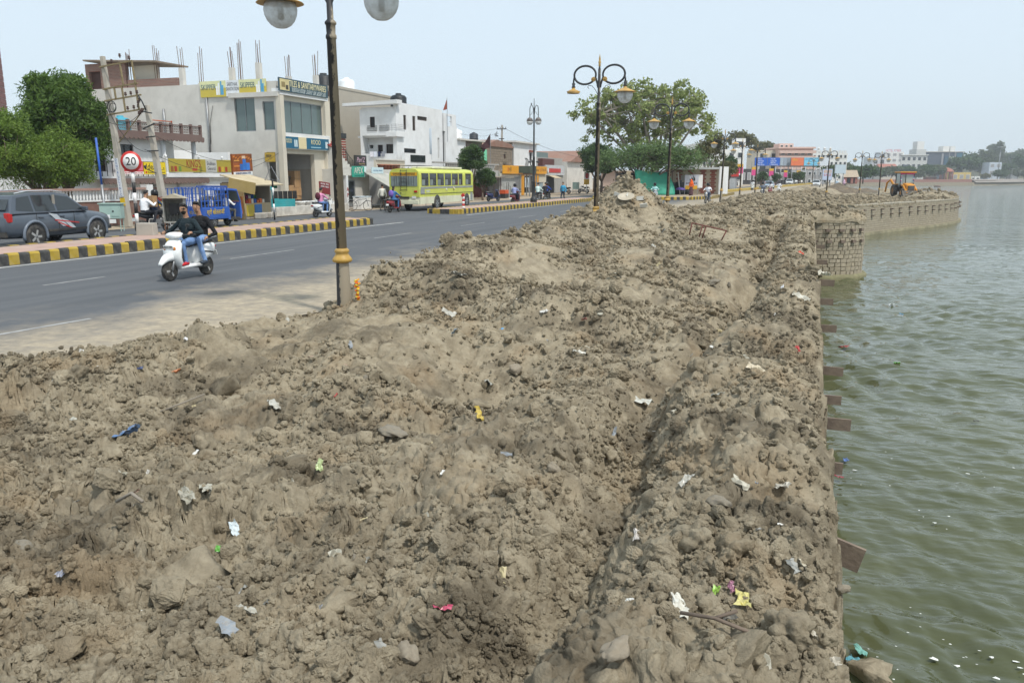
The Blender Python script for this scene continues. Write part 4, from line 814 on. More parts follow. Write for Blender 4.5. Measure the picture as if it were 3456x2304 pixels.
# ---------------------------------------------------------------- two-wheelers
M_TYRE = mat('tyre_rubber', (.035, .034, .033), .85, .2, 10, dirt=.6, dirtcol=(.20, .18, .15), dscale=5); M_RIM = mat('alloy_rim', (.55, .55, .54), .35, .1, metal=.5); M_SEATB = mat('black_seat', (.02, .02, .02), .5)
M_CHR = mat('chrome', (.6, .6, .6), .2, .05, metal=.9); M_LENS = mat('headlamp_glass', (.75, .77, .78), .12, .03); M_TAIL = mat('tail_lamp', (.45, .02, .02), .2, .05); M_PLATE = mat('number_plate', (.75, .75, .72), .5)
M_AMB = mat('amber_lens', (.6, .2, .02), .2)
def wheel(parent, c, r, w_, ax='x', name='wheel', spokes=5, rim_r=.62, rim=None):
    o = B(); X_ = Vector((1, 0, 0)); M = Matrix.Rotation(R(90), 3, 'Y')
    o.lathe([(r * .60, -w_ * .42), (r * .86, -w_ * .5), (r * .97, -w_ * .36), (r, -w_ * .12), (r, w_ * .12), (r * .97, w_ * .36), (r * .86, w_ * .5), (r * .60, w_ * .42)], c, 28, M); t = o.build(name, M_TYRE, parent)
    h = B(); h.lathe([(r * .66, -w_ * .40), (r * .60, -w_ * .30), (r * .52, -w_ * .22), (r * .52, w_ * .22), (r * .60, w_ * .30), (r * .66, w_ * .40)], c, 24, M); h.lathe([(r * .2, -w_ * .42), (r * .22, -w_ * .3), (r * .22, w_ * .3), (r * .2, w_ * .42)], c, 12, M)
    for k in range(spokes):
        a = 2 * math.pi * k / spokes
        h.box((c[0], c[1] + r * .38 * math.cos(a), c[2] + r * .38 * math.sin(a)), (w_ * .86, r * .46, r * (.20 if spokes < 8 else .05)), rx=a)
    h.build('rim', rim or M_RIM, t); return t
def oval(cx, y, cz, wx, wz, n=12, pw=2.6):
    out = []
    for k in range(n):
        t = 2 * math.pi * (k + .5) / n; c, s_ = math.cos(t), math.sin(t)
        out.append((cx + wx * math.copysign(abs(c) ** (2 / pw), c), y, cz + wz * math.copysign(abs(s_) ** (2 / pw), s_)))
    return out
def scooter(label, loc, rz, col='#e9eaea', group=None, plate='', seatcol=None, steer=0., lean=0., name='scooter', lit=False):
    o = thing(name, label, 'scooter', loc, rz, group); o.rotation_euler = (0, lean, rz); P = paint(col, .4, coat=.25, var=.06, dirt=.25, dscale=4)
    wheel(o, (0, .62, .225), .225, .10, name='front_wheel', spokes=3); wheel(o, (0, -.60, .225), .225, .11, name='rear_wheel', spokes=3)
    B().loft([oval(0, .36 + .54 * t, .40 + .13 * math.sin(math.pi * t) - .02 * t, .05 + .055 * math.sin(math.pi * min(1, t * .9 + .1)), .035 + .05 * math.sin(math.pi * t)) for t in np.linspace(0, 1, 9)]).build('front_fender', P, o)
    for s in (-1, 1): B().cyl((s * .075, .62, .225), (s * .06, .50, .52), .022, n=8).build('fork_leg', M_STEEL, o)
    # apron: a curved shield
    secs = []
    for z, y, wd, bul in ((.26, .40, .12, .02), (.34, .43, .20, .05), (.50, .50, .22, .09), (.66, .49, .225, .11), (.80, .43, .20, .10), (.90, .38, .13, .06)):
        f_ = [(wd * math.sin(a), y + bul * math.cos(a), z) for a in np.linspace(-1.57, 1.57, 11)]; k_ = [(p[0] * .96, y - .055, z) for p in f_[::-1]]; secs.append(f_ + k_)
    B().loft(secs).build('front_apron', P, o)
    B().sph((-.12, .56, .70), (.035, .03, .045), 8, 6).sph((.12, .56, .70), (.035, .03, .045), 8, 6).build('indicator', M_AMB, o)
    B().prism([(-.16, .27), (.16, .27), (.19, .40), (-.19, .40)], 'y', .36, .40).build('inner_shield', M_BLKP, o)
    B().loft([oval(0, .42 - .66 * t, .285 + .0 * t, .19, .045, pw=4) for t in np.linspace(0, 1, 4)]).build('floorboard', P, o)
    bd = B(); prof = [(-.12, .48, .14, .20), (-.22, .52, .17, .22), (-.40, .55, .19, .215), (-.60, .59, .185, .18), (-.78, .635, .14, .12), (-.90, .67, .06, .05)]
    bd.loft([oval(0, y, z, wx, wz, 14, 3) for y, z, wx, wz in prof]); bd.build('body_panel', P, o)
    B().loft([oval(0, y, z, wx, .05, 12, 3) for y, z, wx in ((-.02, .735, .09), (-.10, .765, .14), (-.32, .755, .155), (-.46, .785, .15), (-.72, .80, .13), (-.80, .80, .08))]).build('seat', paint(seatcol, .5) if seatcol else M_SEATB, o)
    st = bpy.data.objects.new('handlebar', B().tube([(0, .50, .45), (0, .40, .92)], .03, 8).tube([(-.35, .28, 1.00), (-.2, .36, .985), (0, .38, .98), (.2, .36, .985), (.35, .28, 1.00)], .018, 8).mesh('handlebar', M_BLKP)); COL.objects.link(st); st.parent = o
    B().box((0, .372, .60), (.36, .05, .52)).build('leg_shield_lining', M_BLKP, o); [B().box((s * .188, -.42, .57), (.012, .46, .03), rx=R(8)).build('side_trim', M_BLKP, o) for s in (-1, 1)]
    hs = B().loft([oval(0, .47 - .22 * t, .965 + .03 * t, .10 + .10 * math.sin(math.pi * (.25 + .65 * t)), .035 + .035 * math.sin(math.pi * (.2 + .7 * t)), 14, 2.8) for t in np.linspace(0, 1, 6)]).build('handlebar_cover', P, st)
    B().sph((0, .455, .965), (.105, .035, .055), 14, 8).build('headlight', M_LENS, hs)
    for s in (-1, 1):
        B().cyl((s * .36, .27, 1.0), (s * .46, .24, .995), .02, n=8).build('grip', M_SEATB, st)
        B().tube([(s * .24, .34, 1.01), (s * .30, .33, 1.16)], .008, 5).sph((s * .32, .33, 1.20), (.06, .015, .04), 10, 6).build('mirror', M_BLKP, st)
    B().sph((0, -.885, .66), (.09, .03, .045), 10, 6).build('tail_light', M_TAIL, o)
    B().tube([(-.15, -.60, .86), (-.17, -.82, .88), (0, -.93, .88), (.17, -.82, .88), (.15, -.60, .86)], .014, 6).build('grab_rail', M_STEEL, o)
    B().box((0, -.90, .50), (.19, .012, .11), rx=R(-15)).build('rear_plate', M_PLATE, o); pf = B().box((0, .60, .735), (.24, .012, .09), rx=R(-25)).build('front_plate', M_PLATE, o)
    if plate: text(plate, (0, .609, .735), (R(90 + 25), 0, R(180)), .055, M_BLKP, pf, fit=.2, ext=.002)
    B().cyl((.15, -.30, .24), (.15, -.80, .30), .045, .055, 10).build('exhaust', M_BLKP, o); B().box((0, -.40, .30), (.24, .36, .18)).build('engine_block', mat('engine_dark', (.05, .05, .05), .6), o)
    B().box((-.15, -.30, .28), (.06, .10, .03)).build('foot_peg', M_BLKP, o)
    return o
def motorcycle(label, loc, rz, col='#1c1c20', group=None, name='motorcycle', lean=0):
    o = thing(name, label, 'motorcycle', loc, rz, group); o.rotation_euler = (0, lean, rz); P = paint(col, .3, coat=.3)
    wheel(o, (0, .65, .30), .30, .09, name='front_wheel', spokes=6); wheel(o, (0, -.62, .30), .30, .10, name='rear_wheel', spokes=6)
    for s in (-1, 1): B().cyl((s * .07, .65, .30), (s * .07, .42, .88), .022, n=8).build('fork_leg', M_CHR, o)
    B().loft([oval(0, .40 + .52 * t, .58 + .07 * math.sin(math.pi * t), .055, .03) for t in np.linspace(0, 1, 6)]).build('front_fender', P, o)
    B().loft([oval(0, y, z, wx, wz, 12) for y, z, wx, wz in ((.36, .84, .05, .05), (.28, .86, .13, .10), (.08, .84, .14, .11), (-.06, .80, .09, .06))]).build('fuel_tank', P, o)
    B().loft([oval(0, y, z, wx, .045, 10, 3) for y, z, wx in ((0, .80, .09), (-.2, .80, .13), (-.5, .83, .13), (-.74, .86, .09))]).build('seat', M_SEATB, o)
    B().loft([oval(0, y, z, wx, wz, 10, 3) for y, z, wx, wz in ((-.1, .68, .07, .08), (-.4, .70, .10, .09), (-.72, .76, .08, .06), (-.92, .80, .03, .03))]).build('side_panel', P, o)
    B().box((0, .05, .42), (.22, .40, .32)).cyl((0, .22, .45), (0, .34, .62), .09, .1, 10).build('engine', mat('engine_grey', (.22, .22, .22), .5, metal=.4), o)
    B().cyl((.13, .1, .25), (.15, -.85, .36), .04, .05, 10).build('exhaust', M_CHR, o)
    h = B().tube([(-.36, .26, 1.02), (-.22, .34, 1.03), (0, .40, .95), (.22, .34, 1.03), (.36, .26, 1.02)], .015, 6).build('handlebar', M_BLKP, o)
    B().sph((0, .52, .86), (.09, .07, .10), 12, 8).build('headlight', M_LENS, o); B().sph((0, -.93, .74), (.06, .03, .04), 8, 6).build('tail_light', M_TAIL, o); B().box((0, -.95, .60), (.18, .012, .12)).build('rear_plate', M_PLATE, o)
    for s in (-1, 1): B().tube([(s * .24, .33, 1.03), (s * .30, .33, 1.18)], .008, 5).sph((s * .33, .33, 1.20), (.055, .015, .04), 8, 6).build('mirror', M_BLKP, h)
    return o
def bicycle(label, loc, rz, lean=0):
    o = thing('bicycle', label, 'bicycle', loc, rz); o.rotation_euler = (0, lean, rz)
    for y, nm in ((.53, 'front_wheel'), (-.53, 'rear_wheel')):
        t = B().torus((0, y, .34), .33, .018, 'x', 28, 6).build(nm, M_TYRE, o); b = B()
        for k in range(10): a = k * math.pi / 5; b.cyl((0, y, .34), (0, y + .32 * math.cos(a), .34 + .32 * math.sin(a)), .004, n=4)
        b.build('spokes', M_STEEL, t)
    B().tube([(0, .53, .34), (0, .42, .78), (0, -.15, .72), (0, -.05, .30), (0, -.53, .34), (0, -.17, .70)], .017, 6).tube([(0, .42, .70), (0, -.05, .30)], .017, 6).build('frame', M_BLKP, o)
    B().tube([(-.26, .28, .98), (0, .40, .98), (.26, .28, .98)], .012, 6).cyl((0, .41, .78), (0, .40, .98), .014, n=6).build('handlebar', M_CHR, o)
    B().loft([oval(0, -.06, .86, .02, .02), oval(0, -.18, .87, .06, .03), oval(0, -.30, .87, .09, .03)]).build('saddle', M_SEATB, o); B().b2(-.08, .08, -.78, -.35, .73, .745).build('rear_rack', M_STEEL, o); return o
# ---------------------------------------------------------------- cars
M_GLASS = mat('dark_glass', (.025, .032, .035), .06, .1, spec=.7); M_TRIM = mat('black_trim', (.03, .03, .032), .6, .1, dirt=.3)
GH = {'suv': [(1.12, 1.08), (.32, 1.68), (-.3, 1.75), (-1.2, 1.74), (-1.9, 1.66), (-2.24, 1.08)], 'sedan': [(1.0, 1.02), (.25, 1.52), (-.3, 1.58), (-.9, 1.53), (-1.6, 1.05)], 'hatch': [(1.25, 1.02), (.45, 1.58), (-.3, 1.64), (-1.2, 1.60), (-2.0, 1.05)]}
def car(label, loc, rz, col, style='suv', s=1., group=None, hero=False, name='car'):
    o = thing(name, label, 'car', loc, rz, group); o.scale = (s,) * 3; P = paint(col, .3, coat=.6, var=.04, dirt=.12 if hero else .05)
    top = 1.0 if style == 'suv' else .94
    st = [(2.29, .45, .74, .55), (2.24, .36, .90, .78), (2.05, .29, 1.00, .89), (1.5, .27, 1.09, .935), (1.0, .27, 1.13, .945), (0, .27, 1.14, .945), (-1.2, .27, 1.16, .945), (-2.0, .30, 1.16, .93), (-2.24, .38, 1.10, .87), (-2.30, .50, .98, .74)]
    B().loft([oval(0, y, (a + c * top) / 2, w_, (c * top - a) / 2, 20, 4.5) for y, a, c, w_ in st]).build('body', P, o)
    pg = GH[style]; zb = pg[0][1]; zt = max(p[1] for p in pg); hw = lambda z: .90 - (z - zb) / (zt - zb) * .20; n = len(pg)
    b = B(); b.add([(-hw(z), y, z) for y, z in pg] + [(hw(z), y, z) for y, z in pg], [tuple(range(n))[::-1], tuple(range(n, 2 * n))] + [(i, (i + 1) % n, n + (i + 1) % n, n + i) for i in range(n)]); b.build('cabin', P, o, bevel=.03)
    yb = {'suv': [(.92, .34, -.28), (-.36, -.36, -1.20), (-1.28, -1.28, -1.95)], 'sedan': [(.80, .28, -.25), (-.33, -.33, -1.35)], 'hatch': [(1.02, .48, -.2), (-.28, -.28, -1.1), (-1.18, -1.18, -1.72)]}[style]
    def roofz(y):
        for (y0, z0), (y1, z1) in zip(pg[:-1], pg[1:]):
            if y1 <= y <= y0: return z0 + (z1 - z0) * (y0 - y) / (y0 - y1)
        return zb
    for i, (a, bq, c) in enumerate(yb):
        for sd in (-1, 1):
            zl = zb + .06; q4 = [(a, zl), (bq, roofz(bq) - .09), (c if i < len(yb) - 1 else c + .18, roofz(c + (.18 if i == len(yb) - 1 else 0)) - .09), (c, zl + (.06 if i == len(yb) - 1 else 0))]
            B().add([(sd * (hw(z) + .008), y, z) for y, z in q4], [(0, 1, 2, 3)]).build('side_window', M_GLASS, o)
    f0, f1 = pg[0], pg[1]; B().add([(-.80, f0[0] - .04, f0[1] + .06), (.80, f0[0] - .04, f0[1] + .06), (.66, f1[0] + .05, f1[1] - .0), (-.66, f1[0] + .05, f1[1] - .0)], [(0, 1, 2, 3)]).build('windscreen', M_GLASS, o)
    r0, r1 = pg[-1], pg[-2]; B().add([(-.76, r0[0] + .01, r0[1] + .15), (.76, r0[0] + .01, r0[1] + .15), (.64, r1[0] - .02, r1[1] - .06), (-.64, r1[0] - .02, r1[1] - .06)], [(0, 1, 2, 3)]).build('rear_window', M_GLASS, o)
    for sd in (-1, 1):
        for y in (1.38, -1.35):
            wheel(o, (sd * .87, y, .35), .36, .22); M = Matrix.Rotation(R(90), 3, 'Y')
            B().lathe([(.42, -.004), (.42, .004), (.0, .004), (0, -.004)], (sd * .944, y, .37), 24, M).build('wheel_arch', M_TRIM, o)
        B().box((sd * .62, 2.235, .80), (.34, .10, .15)).build('headlight', M_LENS, o, bevel=.02); B().box((sd * .79, -2.19, .98), (.20, .16, .30)).build('tail_light', M_TAIL, o, bevel=.03)
        B().box((sd * 1.0, .82, 1.17), (.20, .10, .14)).build('mirror', P, o, bevel=.02)
    B().box((0, 2.285, .72), (.7, .06, .16)).build('grille', M_TRIM, o); B().box((0, 2.275, .47), (1.5, .12, .14)).build('front_bumper', M_TRIM, o); B().box((0, -2.29, .46), (1.5, .08, .16)).build('rear_bumper', M_TRIM, o)
    B().box((0, 2.30, .57), (.5, .02, .11)).build('number_plate', M_PLATE, o)
    if hero:
        M_FL = paint('#6f7884', .35); M_SIL = paint('#b9c0c6', .3)
        for sd in (-1, 1):
            for y in (1.38, -1.35):
                arc = [(sd * .945, y + .47 * math.cos(a), .37 + .47 * math.sin(a)) for a in np.linspace(R(-14), R(194), 16)]; B().tube(arc, .05, 6).build('arch_flare', M_FL, o)
            for y in (.36, -.34, -1.24): B().b2(sd * .944, sd * .952, y - .006, y + .006, .42, 1.1).build('door_seam', M_TRIM, o)
            for y in (-.16, -1.05): B().b2(sd * .94, sd * .97, y - .11, y + .09, .93, .975).build('door_handle', P, o, bevel=.008)
            B().b2(sd * .935, sd * .965, -.8, .9, .47, .55).build('side_moulding', M_TRIM, o, bevel=.008)
            X0, X1 = sd * .949, sd * .953
            B().prism([(-.75, 1.08), (-.40, 1.02), (.05, .62), (-.18, .62)], 'x', X0, X1).build('decal_stripe', M_SIL, o); B().prism([(-.25, .90), (.08, .80), (.45, .50), (.25, .50)], 'x', X0, X1).build('decal_stripe', M_SIL, o)
            B().prism([(-.5, .86), (.55, .72), (.56, .69), (-.5, .82)], 'x', X0 + sd * .003, X1 + sd * .003).build('decal_stripe', M_RED, o); B().prism([(-.35, .78), (.32, .52), (.28, .50), (-.38, .75)], 'x', X0 + sd * .003, X1 + sd * .003).build('decal_stripe', M_RED, o)
            B().tube([(sd * .68, .2, 1.74), (sd * .70, -.3, 1.80), (sd * .70, -1.3, 1.79), (sd * .68, -1.75, 1.72)], .018, 6).build('roof_rail', M_SIL, o)
            B().prism([(-.42, 1.12), (-.36, 1.66), (-.28, 1.66), (-.28, 1.12)], 'x', sd * .79, sd * .82).build('seat_back', paint('#8f8a80', .8), o)
        B().box((0, -2.2, .62), (1.2, .2, .2)).build('rear_valance', P, o)
    return o
car('dark grey sport utility with silver and red side decals by the median', (-24.35, 20.25, 0), R(7), '#4a535e', 'suv', hero=True)
# far traffic
car('silver hatchback coming towards the camera beyond the street lamps', (-6.9, 155, 0), R(172), '#9fb4c6', 'hatch', .86, 'cars on the far road')
car('white sport utility coming over the rise behind the brown heap', (-2.75, 246, 0), R(176), '#e6e6e2', 'suv', 1.05, 'cars on the far road')
car('white van-like car beside the far median', (-4.7, 222, 0), R(178), '#d9dcdc', 'suv', .92, 'cars on the far road')
car('white hatchback just left of the blank billboard pole', (1.5, 188, 0), R(178), '#e2e4e4', 'hatch', .9, 'cars on the far road')
car('black car driving away, between the white hut and the lamps', (-17.7, 208, 0), R(-6), '#16181c', 'sedan', 1., 'cars on the far road')
car('white sedan with lit red tail lamps in the left far lane', (-10, 274, 0), R(-8), '#d8dadb', 'sedan', .95, 'cars on the far road')
for k, (x, y, c, lb) in enumerate([(-15.2, 250, '#e8e8e8', 'white parked car at the left end of the far row'), (-13.3, 252, '#cfd6da', 'pale grey parked car in the middle of the far row'), (-11.9, 258, '#dfe3e3', 'white parked car at the right end of the far row'), (-1.0, 290, '#3c434a', 'dark car far back in the oncoming lane'), (1.2, 262, '#dadfe0', 'pale car following the white sport utility')]): car(lb, (x, y, 0), R(178 if x > -3 else 150), c, 'hatch', .92, 'cars on the far road')
# ---------------------------------------------------------------- bus
bus = thing('bus', 'old lime yellow bus with white skirt, rear ladder and passengers, seen from behind', 'bus', (-25.0, 52.4, 0), R(1.5))
M_LIME = mat('lime_yellow', (.56, .60, .10), .45, .1, 2, dirt=.25, dirtcol=(.4, .38, .22)); M_SKIRT = mat('bus_skirt', (.70, .70, .52), .5, .1, 2, dirt=.45, dirtcol=(.38, .34, .24)); M_GREYS = mat('bus_grey', (.27, .29, .29), .5, .1)
hw_, y0, y1 = 1.12, -4.85, 4.85
sec = lambda y, k=1.: [(x * k, y, z) for x, z in [(-hw_, .92), (-hw_, 2.35), (-hw_ + .06, 2.55), (-hw_ + .25, 2.70), (-.4, 2.76), (.4, 2.76), (hw_ - .25, 2.70), (hw_ - .06, 2.55), (hw_, 2.35), (hw_, .92)]]
B().loft([sec(y0 + .02, .96), sec(y0 + .12), sec(y1 - .15), sec(y1, .95)], smooth=False).build('body', M_LIME, bus)
B().b2(-hw_ - .006, hw_ + .006, y0 + .05, y1 - .1, .46, .92).build('skirt', M_SKIRT, bus); B().b2(-1.0, 1.0, y0, y0 + .2, .45, .72).build('rear_bumper', M_SKIRT, bus, bevel=.03)
for s in (-1, 1):
    B().b2(s * (hw_ + .002), s * (hw_ + .014), y0 + .15, y1 - .3, 1.44, 1.57).build('grey_stripe', M_GREYS, bus); B().b2(s * (hw_ + .002), s * (hw_ + .02), y0 + .1, y1 - .2, 1.09, 1.12).build('rub_rail', M_TRIM, bus)
    for k in range(7):
        ya = y0 + .30 + k * 1.28; yb_ = ya + (1.10 if k != 5 else .7)
        wdw = B().b2(s * (hw_ - .02), s * (hw_ + .008), ya, yb_, 1.63, 2.45).build('window', M_TRIM, bus); B().b2(s * (hw_ + .008), s * (hw_ + .014), ya + .04, yb_ - .04, 2.08, 2.42).build('upper_pane', M_GLASS, wdw)
        B().b2(s * (hw_ + .008), s * (hw_ + .012), ya + .04, (ya + yb_) / 2 - .02, 1.66, 2.04).build('lower_pane', mat('hazy_glass', (.20, .24, .23), .1, .2), wdw); B().b2(s * (hw_ + .008), s * (hw_ + .012), (ya + yb_) / 2 + .02, yb_ - .04, 1.66, 2.04).build('lower_pane', M_GLASS, wdw)
    for y in (3.35, -2.1):
        wheel(bus, (s * 1.03, y, .45), .45, .26, spokes=6, rim=M_GREYS); B().lathe([(.53, -.004), (.53, .004), (0, .004), (0, -.004)], (s * 1.131, y, .50), 24, Matrix.Rotation(R(90), 3, 'Y')).build('wheel_arch', M_TRIM, bus)
    B().box((s * .82, y0 - .0, 1.28), (.22, .05, .12)).build('tail_light', M_TAIL, bus, bevel=.015)
    B().tube([(s * 1.1, y1 - .2, 2.3), (s * 1.35, y1 + .1, 2.3), (s * 1.35, y1 + .12, 2.05)], .015, 5).box((s * 1.36, y1 + .12, 1.9), (.14, .04, .3)).build('mirror', M_TRIM, bus)
rw = B().b2(-.95, .95, y0 - .005, y0 + .05, 1.62, 2.50).build('rear_window', mat('hazy_glass', (.20, .24, .23), .1, .2), bus); B().b2(-.95, .95, y0 - .012, y0 - .006, 2.28, 2.50).build('sign_band', paint('#d7a21a'), rw)
text('पर्यटक - यातायात', (0, y0 - .016, 2.39), FY, .24, M_BLKP, rw, fit=1.6)
for k in range(9): B().b2(-.7 + k * .175 - .008, -.7 + k * .175 + .008, y0 - .02, y0 - .008, 1.65, 2.26).build('window_bar', M_TRIM, rw)
for s in (-.22, .22): B().tube([(s, y0 - .06, 1.30), (s, y0 - .08, 2.6), (s, y0 + .3, 2.84)], .018, 6).build('ladder_rail', M_TRIM, bus)
for k in range(6): B().cyl((-.22, y0 - .08, 1.4 + k * .24), (.22, y0 - .08, 1.4 + k * .24), .014, n=6).build('ladder_rung', M_TRIM, bus)
rk = B()
for s in (-.85, .85): rk.tube([(s, y0 + .2, 2.76), (s, y0 + .25, 2.95), (s, y0 + 2.6, 2.95)], .016, 5)
for k in range(5): rk.cyl((-.85, y0 + .25 + k * .58, 2.95), (.85, y0 + .25 + k * .58, 2.95), .014, n=5)
rk.build('roof_rack', M_TRIM, bus); B().b2(-.8, .8, y0 + 2.8, y1 - 1.6, 2.75, 2.90).build('roof_hatch', M_SKIRT, bus, bevel=.04)
B().b2(-.35, .35, y0 - .012, y0, .80, .95).build('rear_grille', M_TRIM, bus); B().b2(.55, .85, y0 - .014, y0, .82, .98).build('rear_plate', M_PLATE, bus)
B().b2(hw_ + .003, hw_ + .01, y0 + .1, y0 + .75, 1.12, 1.42).build('patch_panel', M_GREYS, bus); text('पर्यटन', (hw_ + .012, y0 + 1.3, 1.27), FX, .24, paint('#dfe6e6'), bus)
B().b2(hw_ + .004, hw_ + .012, y1 - .75, y1 - .3, .5, 1.1).build('patch_panel', M_GREYS, bus)
for k, y in enumerate((-3.2, -1.9, -.5, .8)):
    person(['bus passenger in a white shirt at the rear window', 'bus passenger in a pale blue shirt at the second window', 'bus passenger in white at the third window', 'bus passenger in cream near the front window'][k], (-24.25 + .02 * k, 52.4 + y, .75), 0, 'ride', ['#eef0f0', '#a8c3d8', '#f2f2f0', '#ddd2b8'][k], '#333333', hair='short', voxel=.035, seat=.35, hands=[(-.2, .25, .6), (.2, .25, .6)], group='bus passengers')
# ---------------------------------------------------------------- blue three-wheeled goods carrier
tr = thing('goods_carrier', 'blue three-wheeled goods carrier with a tall barred cage and yellow lettering', 'goods vehicle', (-25.6, 29.75, 0), R(-3)); tr.scale = (1, .87, 1)
M_YL = paint('#d9b92a', .5)
B().b2(-.73, .73, -1.25, .62, .38, .46).build('bed_floor', M_BLUE, tr)
for s in (-1, 1):
    sd = B().b2(s * .70, s * .745, -1.25, .62, .44, .90).build('side_board', M_BLUE, tr)
    for z in (.52, .62, .72, .82): B().b2(s * .745, s * .755, -1.22, .60, z - .012, z + .012).build('board_rib', M_BLUE, sd)
    wheel(tr, (s * .62, -.35, .28), .28, .15, spokes=8); B().tube([(s * .66, -.35 + .38 * math.cos(a), .28 + .36 * math.sin(a)) for a in np.linspace(R(10), R(170), 10)], .05, 6).build('mudguard', M_TRIM, tr)
text('श्री खेतलाजी', (.765, -.35, .68), FX, .28, M_YL, tr, fit=1.25, shear=.2)
B().b2(-.73, .73, -1.30, -1.255, .44, .90).build('tail_board', M_BLUE, tr); text('जय श्री', (0, -1.305, .68), FY, .22, M_YL, tr, fit=.9)
def cage(name, pts, zs, m=M_BLUE, r=.018):
    b = B()
    for (x, y) in pts: b.b2(x - r, x + r, y - r, y + r, zs[0], zs[-1])
    for z in zs:
        for (x, y), (x2, y2) in zip(pts[:-1], pts[1:]): b.cyl((x, y, z), (x2, y2, z), r, n=4)
    return b.build(name, m, tr)
nS = 9
cage('cage_side', [(.73, -1.25 + k * 1.87 / 8) for k in range(nS)], [.90, 1.18, 1.46, 1.76]); cage('cage_side', [(-.73, -1.25 + k * 1.87 / 8) for k in range(nS)], [.90, 1.18, 1.46, 1.76])
cage('cage_front', [(-.73 + k * 1.46 / 5, .62) for k in range(6)], [.90, 1.3, 1.8]); cage('rear_gate', [(-1.25 + k * 1.9 / 8, -1.42 - .01 * k) for k in range(9)], [.55, .95, 1.35, 1.72]); cage('cage_top', [(-.7, .2), (.7, .2), (.7, .6), (-.7, .6)], [1.78, 1.82])
cb = B(); cpz = [(.66, .32), (.66, 1.62), (.80, 1.70), (1.35, 1.66), (1.62, 1.15), (1.72, .55), (1.66, .30)]
for s in (-1, 1): B().prism([(.66, .32), (.66, 1.62), (.74, 1.62), (.74, .95), (.80, .45), (.80, .32)], 'x', s * .66, s * .70).build('cab_side', M_BLUE, tr)
B().prism([(.66, 1.62), (.80, 1.72), (1.38, 1.68), (1.44, 1.58), (1.36, 1.60), (.80, 1.64)], 'x', -.70, .70).build('cab_roof', M_BLUE, tr); B().prism([(1.60, .30), (1.68, .32), (1.76, .60), (1.66, 1.10), (1.60, 1.10)], 'x', -.68, .68).build('cab_front', M_BLUE, tr, bevel=.03)
for s in (-1, 1): B().cyl((s * .67, 1.63, 1.08), (s * .67, 1.41, 1.62), .03, n=6).build('pillar', M_BLUE, tr); B().sph((s * .5, 1.74, .72), (.09, .05, .09), 10, 6).build('headlight', M_LENS, tr)
B().add([(-.64, 1.65, 1.12), (.64, 1.65, 1.12), (.62, 1.43, 1.58), (-.62, 1.43, 1.58)], [(0, 1, 2, 3)]).build('windscreen', mat('hazy_glass', (.20, .24, .23), .1, .2), tr)
B().b2(-.66, .66, .66, 1.66, .30, .40).build('cab_floor', M_TRIM, tr); B().b2(-.6, .6, .72, .98, .45, .78).build('seat', M_SEATB, tr, bevel=.04); wheel(tr, (0, 1.42, .26), .26, .14, name='front_wheel', spokes=8); B().b2(-.6, .6, -.3, .5, .5, .95).build('rolled_sheet', mat('dark_load', (.05, .055, .065), .6), tr)
for k in range(4): B().sph((-.45 + k * .28, .3, 1.12 + .06 * (k % 2)), (.17, .3, .22), 10, 7).build('dark_bundle', mat('dark_load', (.05, .055, .065), .6), tr)
person('driver in a white shirt sitting in the cab of the blue carrier', (-25.25, 30.55, 0), R(-3), 'ride', '#e8e8e6', '#6c6a62', hair='short', voxel=.028, seat=.66, hands=[(-.2, .42, 1.0), (.2, .42, 1.0)])
person('small child in white looking through the bars of the blue cage', (-25.05, 29.4, .46), R(-60), 'stand', '#e9e6e2', '#88343a', hair='short', voxel=.028, scale=.52)
# ---------------------------------------------------------------- teal three-wheeler with goods
te = thing('goods_rickshaw', 'teal three-wheeled pickup with a boxy windscreen cab parked behind the low wall', 'goods vehicle', (-29.35, 38.9, .05), R(170)); M_TEAL = mat('teal_paint', (.035, .34, .36), .45, .1, 2, dirt=.2)
B().b2(-.66, .66, -1.7, -.1, .40, .50).build('bed_floor', M_TEAL, te)
for s in (-1, 1):
    sd = B().b2(s * .64, s * .68, -1.7, -.1, .48, .90).build('side_board', M_TEAL, te)
    for z in (.56, .68, .80): B().b2(s * .68, s * .69, -1.68, -.12, z - .012, z + .012).build('board_rib', M_TEAL, sd)
    wheel(te, (s * .55, -1.0, .25), .25, .13); B().prism([(-.1, .35), (-.1, 1.45), (.02, 1.45), (.02, .8), (.12, .5), (.65, .5), (.7, .35)], 'x', s * .60, s * .64).build('cab_side', M_TEAL, te); B().cyl((s * .6, .78, .82), (s * .58, .52, 1.42), .035, n=6).build('pillar', M_TEAL, te)
B().b2(-.66, .66, -1.74, -1.70, .48, .90).build('tail_board', M_TEAL, te); B().b2(-.66, .66, -.16, .62, 1.42, 1.52).build('cab_roof', M_TEAL, te, bevel=.03); B().b2(-.55, .55, -.1, .5, 1.53, 1.62).build('roof_board', M_TEAL, te)
B().prism([(.6, .35), (.92, .40), (.90, .62), (.80, .82), (.62, .82)], 'x', -.60, .60).build('cab_front', M_TEAL, te, bevel=.04); B().add([(-.56, .82, .84), (.56, .82, .84), (.54, .56, 1.41), (-.54, .56, 1.41)], [(0, 1, 2, 3)]).build('windscreen', mat('hazy_glass2', (.30, .31, .29), .1, .2), te)
text('GURJAR', (0, .68, 1.47), (R(90), 0, R(180)), .16, M_WHT, te, fit=.8); B().b2(-.5, .5, 0, .35, .5, .75).build('seat', paint('#5a1c22'), te); wheel(te, (0, .66, .24), .24, .12, name='front_wheel'); B().b2(-.45, .45, .93, .96, .30, .42).build('bumper', M_TRIM, te)
for s in (-1, 1): B().sph((s * .38, .93, .6), (.07, .03, .07), 8, 6).build('headlight', M_LENS, te)
